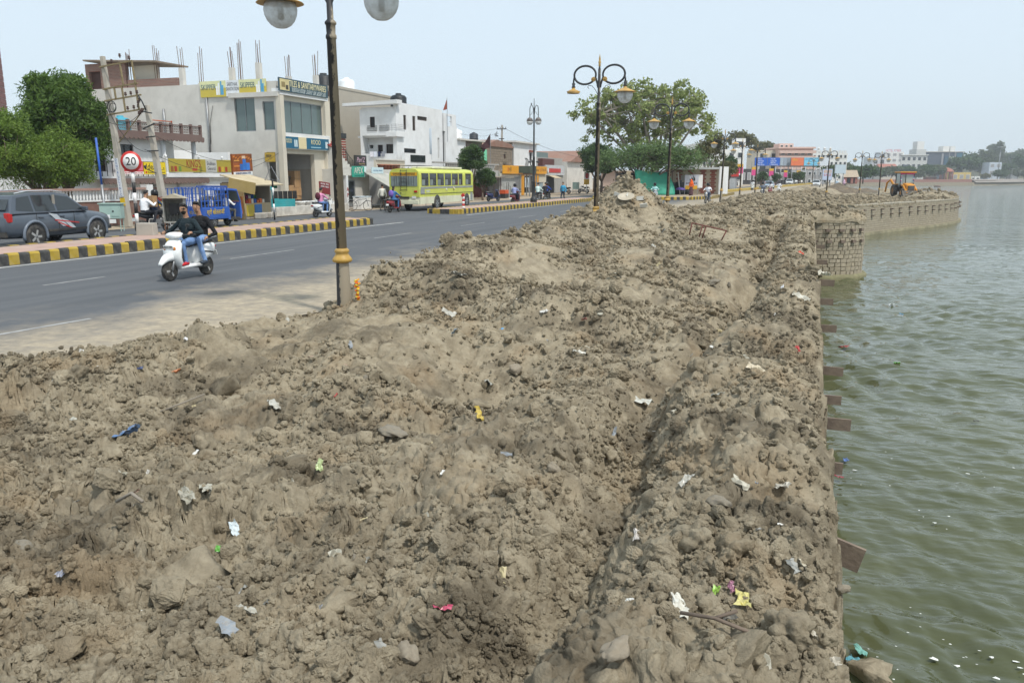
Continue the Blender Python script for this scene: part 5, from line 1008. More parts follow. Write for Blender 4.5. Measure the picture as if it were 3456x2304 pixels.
# ---------------------------------------------------------------- digger on the platform
jc = thing('backhoe_loader', 'orange backhoe loader with front bucket working on the mud platform', 'digger', (11.0, 108.5, -.15), R(194)); M_OR = mat('digger_orange', (.62, .26, .02), .45, .1, 2, dirt=.2)
for s in (-1, 1):
    wheel(jc, (s * .95, -1.0, .72), .75, .45, spokes=8, rim=M_OR, name='rear_wheel'); wheel(jc, (s * .85, 1.25, .46), .48, .32, spokes=6, rim=M_OR, name='front_wheel')
    B().tube([(s * .55, -.1, 1.35), (s * .62, 1.0, 1.30), (s * .62, 1.9, .75), (s * .62, 2.3, .45)], .11, 6).build('loader_arm', M_OR, jc); B().cyl((s * .62, .3, .8), (s * .62, 1.5, 1.0), .06, n=8).build('hydraulic_ram', M_CHR, jc)
    for y in (-1.2, .28): B().b2(s * .72, s * .80, y - .05, y + .05, 1.1, 2.8).build('cab_post', M_BLKP, jc)
    B().b2(s * .745, s * .755, -1.1, .2, 1.3, 2.7).build('side_window', mat('cab_glass', (.35, .42, .42), .08, .1), jc); B().b2(s * .6, s * 1.0, -1.7, -.3, 1.42, 1.52).build('mudguard', M_OR, jc)
B().b2(-.45, .45, -1.6, 1.7, .55, 1.0).build('chassis', M_TRIM, jc); B().prism([(.3, .95), (.3, 1.62), (1.2, 1.50), (1.75, 1.38), (1.80, .75), (1.7, .65)], 'x', -.48, .48).build('hood', M_OR, jc, bevel=.05)
g_ = B().b2(-.36, .36, 1.79, 1.84, .78, 1.30).build('grille', M_TRIM, jc)
for k in range(5): B().b2(-.34, .34, 1.84, 1.86, .84 + k * .1, .87 + k * .1).build('grille_bar', M_STEEL, g_)
B().b2(-.95, .95, -1.4, .55, 2.8, 2.95).build('cab_roof', M_OR, jc, bevel=.04); B().b2(-.78, .78, .25, .30, 1.62, 2.68).build('windscreen', mat('cab_glass', (.35, .42, .42), .08, .1), jc); B().b2(-.80, .80, .30, .34, 2.62, 2.80).build('pink_banner', paint('#d0468c'), jc)
B().b2(-.8, .8, -1.2, .25, 1.0, 1.3).build('cab_floor', M_TRIM, jc); B().cyl((.25, .5, 1.4), (.25, .5, 2.75), .05, n=8).build('exhaust_stack', M_BLKP, jc)
for k in range(12): B().box(((-1 if k % 2 else 1) * .70, .35, 1.7 + (k // 2) * .15), (.09, .02, .09)).build('tassel', paint(['#4aa0d8', '#e8e8f0', '#d0468c'][k % 3]), jc)
bk = B(); pf = [(2.2, .75), (2.25, .15), (2.55, .02), (3.0, .0), (2.6, .10), (2.32, .22), (2.28, .75)]; bk.prism(pf, 'x', -1.15, 1.15); 
for s in (-1, 1): bk.prism([(2.2, .75), (2.25, .15), (2.55, .02), (3.0, .0), (2.3, .75)], 'x', s * 1.15, s * 1.11)
bk.build('bucket', mat('bucket_steel', (.20, .18, .155), .6, .3, 4), jc)
B().tube([(.5, -1.7, .9), (.9, -2.6, 2.0), (1.2, -2.9, 1.6), (1.3, -3.0, .5)], [.16, .14, .12, .10], 6).build('backhoe_boom', M_OR, jc)
person('digger driver in a dark shirt behind the windscreen', (11.05, 108.9, .72), R(194), 'ride', '#39343a', '#333', hair='short', voxel=.035, seat=.55)
# ---------------------------------------------------------------- riders and walkers
SC = (-13.05, 14.42, 0)
scooter('white scooter carrying two men in dark shirts, nearest on the road', SC, R(183), '#eef0ef', plate='RJ14 SD')
person('front rider in a dark teal shirt, sunglasses, blue jeans and red shoes', SC, R(183), 'ride', '#16262c', '#6f8fbd', '#c8262f', hair='short', voxel=.0105, seat=.74, hip=-.10, lean=.06, glasses=True, beard=True, fingers=True, feet=[(-.16, .26, .40), (.17, .28, .40)], hands=[(-.36, .24, 1.035), (.36, .24, 1.035)], look=.6)
person('pillion rider in a black shirt and faded blue jeans behind the man in sunglasses', (SC[0], SC[1], 0), R(183), 'pillion', '#131418', '#7c9cc9', '#39424e', hair='short', voxel=.0105, seat=.77, hip=-.50, lean=-.02, look=.6, fingers=True, hands=[(-.30, -.36, .90), (.30, -.36, .90)], feet=[(-.27, -.24, .40), (.27, -.24, .40)])
p = (-24.4, 25.3, 0); motorcycle('scooter-like black bike with red tail lamp behind the metal booth', p, R(-8), '#1c1d22')
person('rider in a white shirt seen from behind, passing the metal booth', p, R(-8), 'pillion', '#eef0f2', '#2a2c33', hair='short', voxel=.02, seat=.80, hip=-.42, hands=[(-.24, -.05, 1.25), (.24, -.05, 1.25)])
person('helmeted driver in front of the man in the white shirt', p, R(-8), 'ride', '#2b3b55', '#23252b', hair='helmet', voxel=.02, seat=.80, hip=-.02)
o = thing('carton', 'brown cardboard box held between the two men on the bike', 'box', (-24.4, 25.18, 1.08), R(-8)); B().b2(-.26, .26, -.10, .10, 0, .42).build('carton_body', mat('cardboard', (.36, .22, .11), .85, .12), o); B().b2(-.05, .05, -.104, .104, .05, .424).build('tape', paint('#c9a878'), o)
p = (-25.65, 39.1, 0); scooter('white scooter ridden by the girl in pink', p, R(-4), '#dfe2e2', 'scooters and bikes on the road')
person('girl in a pink top and jeans with a maroon backpack riding a scooter', p, R(-4), 'ride', '#d98fb4', '#6d8fc2', hair='bun', voxel=.02, seat=.72, hip=-.15, sleeve='short')
o = thing('backpack', 'maroon backpack worn by the girl in pink', 'bag', (-25.66, 38.73, 1.05), R(-4)); B().sph((0, 0, .12), (.16, .12, .21), 12, 8).build('bag_body', paint('#5c2433', .8), o)
p = (-24.75, 45.9, 0); scooter('red scooter ridden by the woman in denim behind the bus', p, R(0), '#7d1626', 'scooters and bikes on the road')
person('woman in denim blue with long black hair riding the red scooter', p, 0, 'ride', '#3f6b9c', '#4a78ac', hair='long', voxel=.02, seat=.74, hip=-.15)
o = thing('backpack', 'purple backpack on the woman behind the bus', 'bag', (-24.75, 45.52, 1.05)); B().sph((0, 0, .13), (.17, .13, .23), 12, 8).build('bag_body', paint('#7a5fb0', .8), o)
bicycle('black bicycle pushed by the man in the cream shirt', (-26.4, 48.0, 0), R(15)); person('man in a cream shirt walking beside his bicycle, back turned', (-26.75, 48.0, 0), R(10), 'walk', '#e6e3d6', '#55524c', hair='short', voxel=.024)
bicycle('black bicycle leaning in front of the shop with the ramp', (-28.0, 47.2, 0), R(-62), R(-8))
p = (-22.8, 63.2, 0); scooter('maroon scooter ridden away by the man in the lavender shirt', p, R(-4), '#6a1f2c', 'scooters and bikes on the road'); person('man in a lavender shirt and black helmet riding away on a scooter', p, R(-4), 'ride', '#9aa2cc', '#22283a', hair='helmet', voxel=.025, seat=.74, hip=-.15)
p = (-21.9, 66.6, 0); motorcycle('motorbike with lit red brake lamp ridden by the man in pale green', p, R(-3), '#2a2a2e', 'scooters and bikes on the road'); person('man in a pale green shirt riding away, arms wide', p, R(-3), 'ride', '#cfe4df', '#2a2d36', hair='short', voxel=.025, seat=.80, hip=-.12)
B().sph((0, -.94, .74), (.06, .03, .04), 8, 6).build('brake_glow', mat('lit_brake', (.9, .05, .03), .3, emit=2.5), bpy.data.objects[[x.name for x in bpy.data.objects if x.get('label', '').startswith('motorbike with lit')][0]])
p = (-22.4, 70.0, 0); motorcycle('dark motorbike beside the pale green rider', (-22.0, 69.4, 0), R(-3), '#1d2024', 'scooters and bikes on the road'); person('rider in a royal blue shirt and helmet just ahead of the pale green shirt', (-22.0, 69.4, 0), R(-3), 'ride', '#2f4fa8', '#23262e', hair='helmet', voxel=.025, seat=.80, hip=-.1)
person('pillion in dark clothes on the motorbike ahead of the pale green shirt', (-22.0, 69.4, 0), R(-3), 'pillion', '#2a2a30', '#23262e', hair='short', voxel=.028, seat=.82, hip=-.5, hands=[(-.25, -.3, 1.0), (.25, -.3, 1.0)])
person('man in a blue checked shirt walking along the far median', (-20.9, 70.8, 0), R(170), 'walk', '#3f9cc4', '#2a3642', hair='short', voxel=.024)
scooter('dark blue scooter parked on the earth in front of the grey shed', (-27.3, 69.7, 0), R(-25), '#1f2c5c', 'scooters and bikes on the road', lean=R(6))
p = (-13.5, 76.0, 0); scooter('silver scooter coming round the island past the tarpaulin', p, R(200), '#9aa3a8', 'scooters and bikes on the road'); person('helmeted rider in a mint shirt on the silver scooter', p, R(200), 'ride', '#a9d8d4', '#2a2d36', hair='helmet', voxel=.025, seat=.74, hip=-.15)
motorcycle('dark motorbike parked under the island tree', (-15.1, 77.6, 0), R(110), '#20242a', 'scooters and bikes on the road', lean=R(8))
p = (-8.0, 70.5, -.03); motorcycle('black motorbike with a white leg guard coming towards the camera', p, R(172), '#1a1b1e', 'scooters and bikes on the road'); person('helmeted man in a white short-sleeved shirt on the oncoming motorbike', p, R(172), 'ride', '#e9ebf2', '#2c3f5a', hair='helmet', voxel=.024, seat=.80, hip=-.1, sleeve='short')
person('woman wrapped in a bright orange shawl standing on the island kerb', (-11.55, 86.5, .27), R(150), 'stand', '#f0641c', '#46323a', hair='scarf', voxel=.026, skirt='#5c4046', scale=.95)
for (x, y, lab, lab2, c, sh_, k) in [(-4.6, 91, 'dark motorbike of the rider in grey beyond the mud', 'helmeted rider in a grey shirt leaning on the far bend', '#2a3038', '#7c8494', 'm'), (-4.3, 102.5, 'red scooter coming towards the camera beyond the mud', 'rider in a white shirt and cap on the red scooter', '#7a2233', '#e8e8ea', 's'), (-3.6, 111, 'white scooter half hidden behind the mud crest', 'rider in white with a bright yellow bundle on his head side', '#dfe3e4', '#f0f0f4', 's'), (-8.8, 142, 'pale scooter of the pair in white on the far lane', 'rider in white on the far lane left of the silver car', '#cfd6d6', '#eceef0', 's'), (-17.5, 160, 'motorbike ridden away beside the black car', 'rider in a white shirt driving away beside the black car', '#222', '#e8e8ec', 'm'), (-18.6, 140, 'scooter at the right edge of the white hut', 'rider in a blue shirt at the edge of the white hut', '#c8d0d4', '#3f66b8', 's'), (-7.4, 150, 'dark motorbike in front of the silver hatchback', 'helmeted rider in pale clothes in front of the silver hatchback', '#22262c', '#a89aa0', 'm')]:
    rz_ = R(176 if x > -10 else -4); (motorcycle if k == 'm' else scooter)(lab, (x, y, -.03), rz_, c, 'scooters and bikes on the road'); person(lab2, (x, y, -.03), rz_, 'ride', sh_, '#3a4252', hair='helmet', voxel=.035, seat=.76, hip=-.12, group='riders on the far road')
person('pedestrian in a pale blue shirt walking beyond the dark heap', (5.2, 172, -.1), 0, 'walk', '#b8cfe4', '#3a3c44', hair='short', voxel=.04); person('pedestrian in pink standing near the blank billboard', (6.6, 175, -.1), R(40), 'stand', '#d8b4cc', '#b892a8', hair='scarf', voxel=.04)
# ---------------------------------------------------------------- buildings
def plaster(name, col, stain=.35, stc=(.30, .28, .24), sc_=.5): return mat(name, col, .85, .06, 1.2, bump=.12, bscale=18, dirt=stain, dirtcol=stc, dscale=sc_)
M_WHITE = plaster('white_plaster', (.74, .75, .75), .28); M_OFF = plaster('stained_plaster', (.62, .60, .55), .5, (.36, .34, .31), .7); M_CREAM = plaster('cream_plaster', (.62, .57, .47), .2); M_BEIGE = plaster('beige_cement', (.38, .345, .285), .3); M_BROWN = plaster('brown_paint', (.17, .115, .10), .25, (.25, .2, .17)); M_GREYW = plaster('grey_cement', (.36, .35, .33), .4)
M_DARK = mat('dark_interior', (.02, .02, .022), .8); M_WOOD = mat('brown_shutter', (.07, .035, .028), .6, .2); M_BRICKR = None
M_SGLASS = mat('green_glass', (.10, .145, .14), .05, .15, .6, spec=.8)
def wallh(parent, m, face, p0, p1, a0, a1, z0, z1, holes=(), name='wall'):
    """wall slab between planes p0..p1 with real rectangular openings (a0,a1,z0,z1)"""
    b = B(); As = sorted({a0, a1} | {h[0] for h in holes} | {h[1] for h in holes}); Zs = sorted({z0, z1} | {h[2] for h in holes} | {h[3] for h in holes})
    As = [a for a in As if a0 <= a <= a1]; Zs = [z for z in Zs if z0 <= z <= z1]
    for i in range(len(As) - 1):
        run = None
        for j in range(len(Zs)):
            solid = j < len(Zs) - 1 and not any(h[0] <= (As[i] + As[i + 1]) / 2 <= h[1] and h[2] <= (Zs[j] + Zs[j + 1]) / 2 <= h[3] for h in holes)
            if solid and run is None: run = Zs[j]
            if not solid and run is not None:
                if face == 'F': b.b2(p0, p1, As[i], As[i + 1], run, Zs[j])
                else: b.b2(As[i], As[i + 1], p0, p1, run, Zs[j])
                run = None
    return b.build(name, m, parent)
def win(parent, face, pl, a0, a1, z0, z1, pane=None, frame=None, bars=0, name='window', depth=.12, hbars=0):
    pane = pane or M_GLASS; frame = frame or M_WOOD; t = .05; F = face == 'F'; s = -1 if F else 1
    def bx(b, A0, A1, Z0, Z1, d0, d1):
        P0, P1 = pl + s * d0, pl + s * d1
        return b.b2(P0, P1, A0, A1, Z0, Z1) if F else b.b2(A0, A1, P0, P1, Z0, Z1)
    f = B()
    for q4 in ((a0, a1, z0, z0 + t), (a0, a1, z1 - t, z1), (a0, a0 + t, z0 + t, z1 - t), (a1 - t, a1, z0 + t, z1 - t)): bx(f, *q4, depth - .05, depth)
    for k in range(bars): a = a0 + (a1 - a0) * (k + 1) / (bars + 1); bx(f, a - .012, a + .012, z0 + t, z1 - t, depth - .04, depth - .01)
    for k in range(hbars): z = z0 + (z1 - z0) * (k + 1) / (hbars + 1); bx(f, a0 + t, a1 - t, z - .012, z + .012, depth - .045, depth - .015)
    o = f.build(name, frame, parent); b = B(); bx(b, a0, a1, z0, z1, depth, depth + .02); b.build('pane', pane, o); return o
def sign(label, face, pl, a0, a1, z0, z1, bgc, name='sign_board', parent=None, thick=.06, rim=None):
    F = face == 'F'; s = 1 if F else -1
    o = thing(name, label, 'sign') if parent is None else parent
    b = B(); (b.b2(pl, pl + s * thick, a0, a1, z0, z1) if F else b.b2(a0, a1, pl, pl + s * thick, z0, z1)); p = b.build('board', paint(bgc, .5, var=.05, dirt=.15), o)
    def T(tx, fa, fz, size, col, fit=None, al='CENTER', shear=0):
        a = a0 + (a1 - a0) * fa; z = z0 + (z1 - z0) * fz; q_ = pl + s * (thick + .003)
        return text(tx, (q_, a, z) if F else (a, q_, z), FX if F else FY, size, paint(col, .5), o, fit=fit * (a1 - a0) if fit else None, align=al, shear=shear)
    def Q(f0, f1, g0, g1, col, k=1):
        q0, q1 = pl + s * thick, pl + s * (thick + .002 * k); A0, A1 = a0 + (a1 - a0) * f0, a0 + (a1 - a0) * f1; Z0, Z1 = z0 + (z1 - z0) * g0, z0 + (z1 - z0) * g1
        b = B(); (b.b2(q0, q1, A0, A1, Z0, Z1) if F else b.b2(A0, A1, q0, q1, Z0, Z1)); return b.build('print_panel', paint(col, .5, var=.1), o)
    return o, T, Q
def tank(label, loc, r, h, col, group='rooftop water tanks'):
    o = thing('water_tank', label, 'water tank', loc, 0, group); M_ = paint(col, .5)
    B().lathe([(r, 0), (r * 1.02, h * .2), (r * .99, h * .22), (r * 1.02, h * .45), (r * .99, h * .47), (r * 1.02, h * .75), (r * .8, h * .9), (r * .35, h * .97), (r * .35, h * 1.06), (0, h * 1.08)], n=20).build('drum', M_, o); B().cyl((r * .9, 0, .1), (r * 1.2, 0, .1), .03, n=6).build('outlet', M_BLKP, o); return o
def column_rebar(parent, x, y, z0, h, rods, w_=.3, n=4, m=None):
    if h > 0: B().b2(x - w_ / 2, x + w_ / 2, y - w_ / 2, y + w_ / 2, z0, z0 + h).build('roof_column', m or M_OFF, parent)
    for k in range(n):
        dx, dy = (-.09 if k % 2 else .09), (-.09 if k // 2 % 2 else .09); L_ = rods * rnd.uniform(.95, 1.35); B().cyl((x + dx, y + dy, z0 + h - .05), (x + dx + rnd.uniform(-.08, .08), y + dy + rnd.uniform(-.05, .05), z0 + h + L_), .018, n=4).build('rebar', M_RUST, parent)
# ---- tile shop (two storeys, glazed upper floor, bare columns on the roof)
t = thing('shop_building', 'stained cream two-storey tile shop with big glass showroom and bare roof columns', 'building')
FXP, SY, RX = -31.5, 43.58, -47.0; YB = 49.6
wallh(t, M_OFF, 'S', SY, SY + .3, RX, FXP, 0, 8.05, [(-34.75, -33.2, 5.05, 7.1), (-32.6, -31.75, 5.1, 6.85), (-32.55, -31.85, 1.5, 3.75)])
wallh(t, M_CREAM, 'F', FXP - .3, FXP, SY + .3, YB, 0, 7.3, [(43.95, 48.5, 4.95, 6.95), (43.98, 47.35, .45, 3.68)]); wallh(t, M_CREAM, 'F', RX, RX + .3, SY + .3, YB, 0, 8.0); wallh(t, M_CREAM, 'S', YB, YB + .3, RX, FXP, 0, 8.0)
B().b2(RX, FXP - .3, SY + .3, YB, 7.6, 7.75).build('roof_slab', M_GREYW, t); B().b2(RX, FXP - .3, SY + .3, YB, 4.2, 4.4).build('floor_slab', M_WHITE, t); B().b2(RX, FXP - .3, SY + .3, YB, .3, .42).build('shop_floor', M_GREYW, t)
B().b2(FXP - .35, FXP + .25, SY - .02, 48.95, 7.25, 7.62).build('parapet_beam', M_WHITE, t); B().b2(-35.0, FXP + .22, SY - .22, SY - .003, 7.12, 7.4).build('window_hood', M_OFF, t)
B().b2(FXP, FXP + .35, SY - .15, SY + .22, 0, 7.2).build('corner_pier', M_CREAM, t); B().b2(FXP + .002, FXP + .3, SY + .22, 48.9, 3.95, 4.95).build('fascia_band', M_WHITE, t); B().b2(FXP, FXP + .25, 48.55, 49.1, .0, 7.2).build('corner_pier', M_CREAM, t)
win(t, 'F', FXP, 43.95, 48.5, 4.95, 6.95, M_SGLASS, M_STEEL, 3, 'showroom_glass', .08); win(t, 'S', SY, -34.75, -33.2, 5.05, 7.1, M_SGLASS, M_STEEL, 1, 'showroom_glass', .12); win(t, 'S', SY, -32.6, -31.75, 5.1, 6.85, M_SGLASS, M_STEEL, 0, 'showroom_glass', .12)
wallh(t, M_CREAM, 'F', -36.2, -36.0, SY + .3, YB, .42, 4.2); B().b2(-36.0, -35.95, 44.9, 46.0, .42, 2.5).build('inner_door', paint('#8e8880'), t)
for k, (x, h, r_) in enumerate([(-38.9, 1.15, 1.2), (-37.4, .15, 1.9), (-34.95, 1.0, 1.0), (-34.3, .1, 2.0), (-32.9, 1.2, 1.1)]): column_rebar(t, x, SY + .25, 8.0, h, r_)
for x, y, h, r_ in [(FXP - .2, 45.2, .9, 1.0), (FXP - .2, 48.3, 1.3, 1.3)]: column_rebar(t, x, y, 7.6, h, r_)
for x in (-41.0, -43.4): column_rebar(t, x, SY + .3, 8.6, 0, 1.6, n=5)
B().tube([(-36.85, SY - .06, 7.2), (-36.85, SY - .06, 3.7)], .06, 8).build('drain_pipe', M_STEEL, t); B().tube([(-40.4, SY - .06, 6.6), (-40.4, SY - .06, 4.5)], .07, 8).build('drain_pipe', M_STEEL, t); B().tube([(-36.4, SY - .05, 6.7), (-36.7, SY - .05, 5.6), (-36.75, SY - .05, 4.3)], .015, 5).build('hanging_cable', M_BLKP, t)
rl = B()
for k in range(5): rl.b2(FXP - .06, FXP - .03, SY + .05 + k * .25, SY + .08 + k * .25, 7.6, 8.05)
for z in (7.7, 7.88, 8.05): rl.b2(FXP - .06, FXP - .03, SY + .05, SY + 1.1, z - .012, z + .012)
rl.build('roof_railing', M_BLUE, t); B().b2(FXP + .01, FXP + .05, 49.0, 49.45, 7.62, 8.0).build('roof_grille', M_WOOD, t)
# brick room and parapet at the back of the roof
def brick_mat():
    m = bpy.data.materials.new('red_brick'); m.use_nodes = True; n = m.node_tree.nodes; l = m.node_tree.links; b = n['Principled BSDF']; b.inputs['Roughness'].default_value = .9
    g = n.new('ShaderNodeNewGeometry'); mp = n.new('ShaderNodeMapping'); mp.inputs['Rotation'].default_value = (R(90), 0, 0); l.new(g.outputs['Position'], mp.inputs[0]); br = n.new('ShaderNodeTexBrick'); l.new(mp.outputs[0], br.inputs['Vector'])
    br.inputs['Color1'].default_value = (.30, .15, .11, 1); br.inputs['Color2'].default_value = (.22, .11, .085, 1); br.inputs['Mortar'].default_value = (.34, .30, .26, 1); br.inputs['Scale'].default_value = 1; br.inputs['Brick Width'].default_value = .24; br.inputs['Row Height'].default_value = .09; br.inputs['Mortar Size'].default_value = .012
    l.new(br.outputs[0], b.inputs['Base Color']); bp = n.new('ShaderNodeBump'); bp.inputs['Distance'].default_value = .02; bp.invert = True; l.new(br.outputs['Fac'], bp.inputs['Height']); l.new(bp.outputs[0], b.inputs['Normal']); return m
M_BRICK = brick_mat()
B().b2(-43.3, -39.1, SY + .02, SY + .25, 8.05, 8.55).build('brick_parapet', M_BRICK, t); wallh(t, M_BRICK, 'S', SY + .02, SY + .25, -46.9, -43.4, 8.05, 9.7, [(-46.6, -45.6, 8.05, 9.2)], 'brick_room'); B().b2(-46.6, -45.6, SY + .22, SY + .24, 8.05, 9.2).build('shutter', M_WOOD, t)
B().box((-43.6, SY + 1.2, 9.75), (6.2, 3.0, .1), ry=R(3)).build('tin_roof', mat('rust_tin', (.24, .19, .14), .8, .3), t); B().b2(-43.35, -41.3, SY + .6, SY + .8, 8.05, 9.5).build('plaster_room', M_CREAM, t)
# signs of the tile shop
o, T, Q = sign('yellow and white roof sign with water tank pictures on the side wall', 'S', SY - .04, -37.25, -32.2, 7.22, 8.2, '#c9b64a')
Q(.40, .60, 0, 1, '#dfe3e6'); Q(0, .4, .55, 1, '#d8d9a8'); Q(.6, 1, .55, 1, '#d8d9a8')
T('SKIPPER', .13, .60, .48, '#1f4f66', .23); T('SKIPPER', .73, .64, .48, '#1f4f66', .22); T('SARTHAK', .50, .74, .32, '#25282b', .16); T('SANITATION', .50, .45, .32, '#25282b', .19); T('+91 9414012797', .50, .14, .16, '#7a2e2e', .14)
for fa in (.31, .92):
    for dk, hk in ((-.05, .55), (-.02, .75), (.015, .85), (.04, .6)): Q(fa + dk - .012, fa + dk + .012, .12, .12 + hk, ['#eef2f4', '#58a4cc'][dk > 0], 2)
o, T, Q = sign('dark teal roof sign reading TILES and SANITARYWARES', 'F', FXP + .27, 43.4, 48.85, 7.45, 8.25, '#35505c')
T('TILES & SANITARYWARES', .58, .64, .55, '#e6dcae', .76); Q(.02, .20, .08, .92, '#cdbf8e'); Q(.05, .12, .3, .7, '#8a7a50', 2); Q(.13, .18, .15, .5, '#4b4436', 2)
for k in range(3): T('bathroom fittings  sanitary  taps  granite  marble  tiles'[:46 + k], .60, .33 - k * .11, .12, '#cfd8d6', .70)
o, T, Q = sign('blue double banner below the showroom glass on the fascia band', 'F', FXP + .302, 43.75, 48.65, 4.0, 4.72, '#d8c9a0')
Q(0, .28, 0, 1, '#1c5f7c'); Q(.46, 1, 0, 1, '#1c5f7c'); T('ROCIO', .68, .62, .42, '#e8d79a', .22); T('OCIO', .07, .62, .36, '#e8d79a', .12)
for a in (.20, .24, .93, .96): Q(a - .015, a + .012, .15, .75, '#cfe0e4', 2)
Q(.56, .80, .14, .22, '#9fc3cf', 2)
o, T, Q = sign('small yellow board above the side door reading PPER', 'S', SY - .03, -32.6, -31.85, 3.15, 3.72, '#b99a3a'); T('PPER', .4, .6, .26, '#3c3a34', .5)
# ---- white terrace house with banner, in front of the tile shop's side wall
h = thing('terrace_house', 'low white house with a banner-hung terrace in front of the tile shop', 'building')
wallh(h, M_WHITE, 'F', -33.9, -33.7, 36.1, 42.4, 0, 2.05, [(40.6, 41.6, 0, 1.9)]); wallh(h, M_WHITE, 'S', 35.9, 36.1, -40, -33.7, 0, 2.05); B().b2(-40, -33.55, 35.85, 42.9, 2.05, 2.18).build('terrace_slab', M_OFF, h); win(h, 'F', -33.7, 40.6, 41.6, 0, 1.9, M_DARK, M_WOOD, 0, 'door')
B().b2(-33.62, -33.45, 35.9, 42.9, 2.18, 2.46).build('terrace_ledge', M_WHITE, h, bevel=.03)
for y in (36.0, 38.6, 40.6, 42.8): B().b2(-33.6, -33.48, y - .07, y + .07, 2.46, 3.25).build('terrace_post', M_WHITE, h); B().sph((-33.54, y, 3.34), (.08, .08, .1), 8, 6).build('finial', M_WHITE, h)
for z in (3.2, 3.0): B().b2(-33.57, -33.53, 36, 42.8, z - .02, z + .02).build('terrace_rail', M_IRON, h)
B().b2(-40, -39.8, 36, 42.9, 2.18, 4.0).build('rear_wall', M_WHITE, h); B().b2(-40, -34.8, 42.7, 42.9, 2.18, 3.75).build('side_wall', M_WHITE, h); B().b2(-37.4, -37.2, 36.2, 42.7, 2.18, 3.85).build('upper_wall', M_WHITE, h)
B().tube([(-33.63, 36.9, 2.05), (-33.63, 36.9, .2)], .05, 8).build('drain_pipe', M_WHITE, h)
o, T, Q = sign('long yellow KING\'S banner tied along the terrace rail', 'F', -33.44, 36.05, 42.75, 2.48, 3.22, '#a8983a', 'banner', thick=.02)
Q(.44, .58, 0, 1, '#b9b9b4'); T("KING'S", .29, .62, .62, '#8c2a22', .17); Q(.27, .33, .12, .3, '#b5402c', 2); T('Shubham', .51, .68, .30, '#3c3a4a', .11); T('General', .51, .30, .30, '#3c3a4a', .10)
for fa, c in ((.02, '#8c5a2a'), (.06, '#a23b2a'), (.11, '#6e8a3a'), (.36, '#7f7a2c'), (.60, '#a23b2a'), (.64, '#c9a83a'), (.69, '#a23b2a'), (.80, '#3a3a34')): Q(fa, fa + .03, .05, .45, c, 2)
T("NG'S", .92, .62, .55, '#8c2a22', .12)
# ---- house with the brown lattice parapet
h = thing('balcony_house', 'white house with brown latticed roof parapet and scalloped eave', 'building')
wallh(h, M_WHITE, 'F', -34.2, -34, 31.2, 36.3, 0, 4.45, [(33.2, 34.2, 2.75, 3.9), (31.7, 32.3, 2.5, 3.9), (35.1, 35.9, .3, 2.0)]); wallh(h, M_WHITE, 'S', 31.2, 31.4, -42, -34.2, 0, 4.45); wallh(h, M_WHITE, 'F', -35.9, -35.7, 36.3, 38.8, 0, 4.45, [(36.95, 37.75, 2.5, 4.0)]); wallh(h, M_WHITE, 'S', 36.28, 36.45, -35.7, -34.25, 0, 4.45, [])
wallh(h, M_WHITE, 'S', 38.8, 39.0, -42, -35.7, 0, 4.45); B().b2(-42, -34, 31.2, 39, 4.451, 4.5).build('roof_slab', M_WHITE, h); B().b2(-33.99, -33.7, 31.2, 36.3, 2.1, 2.25).b2(-35.69, -33.7, 36.46, 39, 2.1, 2.25).build('balcony_slab', M_WHITE, h); B().cyl((-34.0, 38.75, 2.25), (-34.0, 38.75, 4.4), .13, n=14).build('column', M_WHITE, h); B().cyl((-33.95, 36.3, 2.25), (-33.95, 36.3, 4.4), .13, n=14).build('column', M_WHITE, h)
win(h, 'F', -34, 33.2, 34.2, 2.75, 3.9, M_GLASS, M_IRON, 1, hbars=6); win(h, 'F', -34, 31.7, 32.3, 2.5, 3.9, M_DARK, M_WOOD, 4); win(h, 'F', -35.7, 36.95, 37.75, 2.5, 4.0, M_WOOD, M_WOOD, 0, 'door')
B().b2(-33.85, -33.6, 31.4, 39.1, 4.42, 4.62).build('parapet_base', M_BROWN, h); B().b2(-42, -33.85, 38.98, 39.2, 4.42, 4.62).build('parapet_base', M_BROWN, h)
for k in range(11):
    y = 31.4 + k * .77; B().b2(-33.8, -33.65, y - .06, y + .06, 4.62, 5.18).build('parapet_post', M_BROWN, h)
    if k < 10:
        lt = B(); n_ = 5
        for a in range(n_):
            for z in range(3): lt.box((-33.72, y + .06 + (a + .5) * .65 / n_, 4.72 + z * .13), (.03, .13, .018), rx=R(45)); lt.box((-33.72, y + .06 + (a + .5) * .65 / n_, 4.72 + z * .13), (.03, .13, .018), rx=R(-45))
        lt.build('lattice_panel', M_BROWN, h)
B().b2(-33.8, -33.62, 31.4, 39.15, 5.05, 5.10).build('parapet_rail', M_BROWN, h)
for z, x in ((4.42, -33.5), (2.10, -33.35)):
    sc_b = B(); n_ = 26; pts_ = [(31.4, z)]
    for k in range(n_): y = 31.4 + k * 7.7 / n_; pts_ += [(y, z - .16), (y + .075, z - .24), (y + .15, z - .25), (y + .22, z - .24), (y + .29, z - .16)]
    pts_ += [(39.1, z)]; sc_b.prism(pts_, 'x', x, x + .04); sc_b.b2(x - .2, x, 31.4, 39.1, z, z + .05); sc_b.build('scalloped_eave', M_BROWN, h)
rb = B()
for k in range(15): rb.b2(-33.75, -33.72, 31.4 + k * .34, 31.43 + k * .34, 2.25, 3.0)
rb.b2(-33.76, -33.71, 31.3, 36.2, 2.98, 3.03); rb.build('balcony_railing', M_IRON, h)
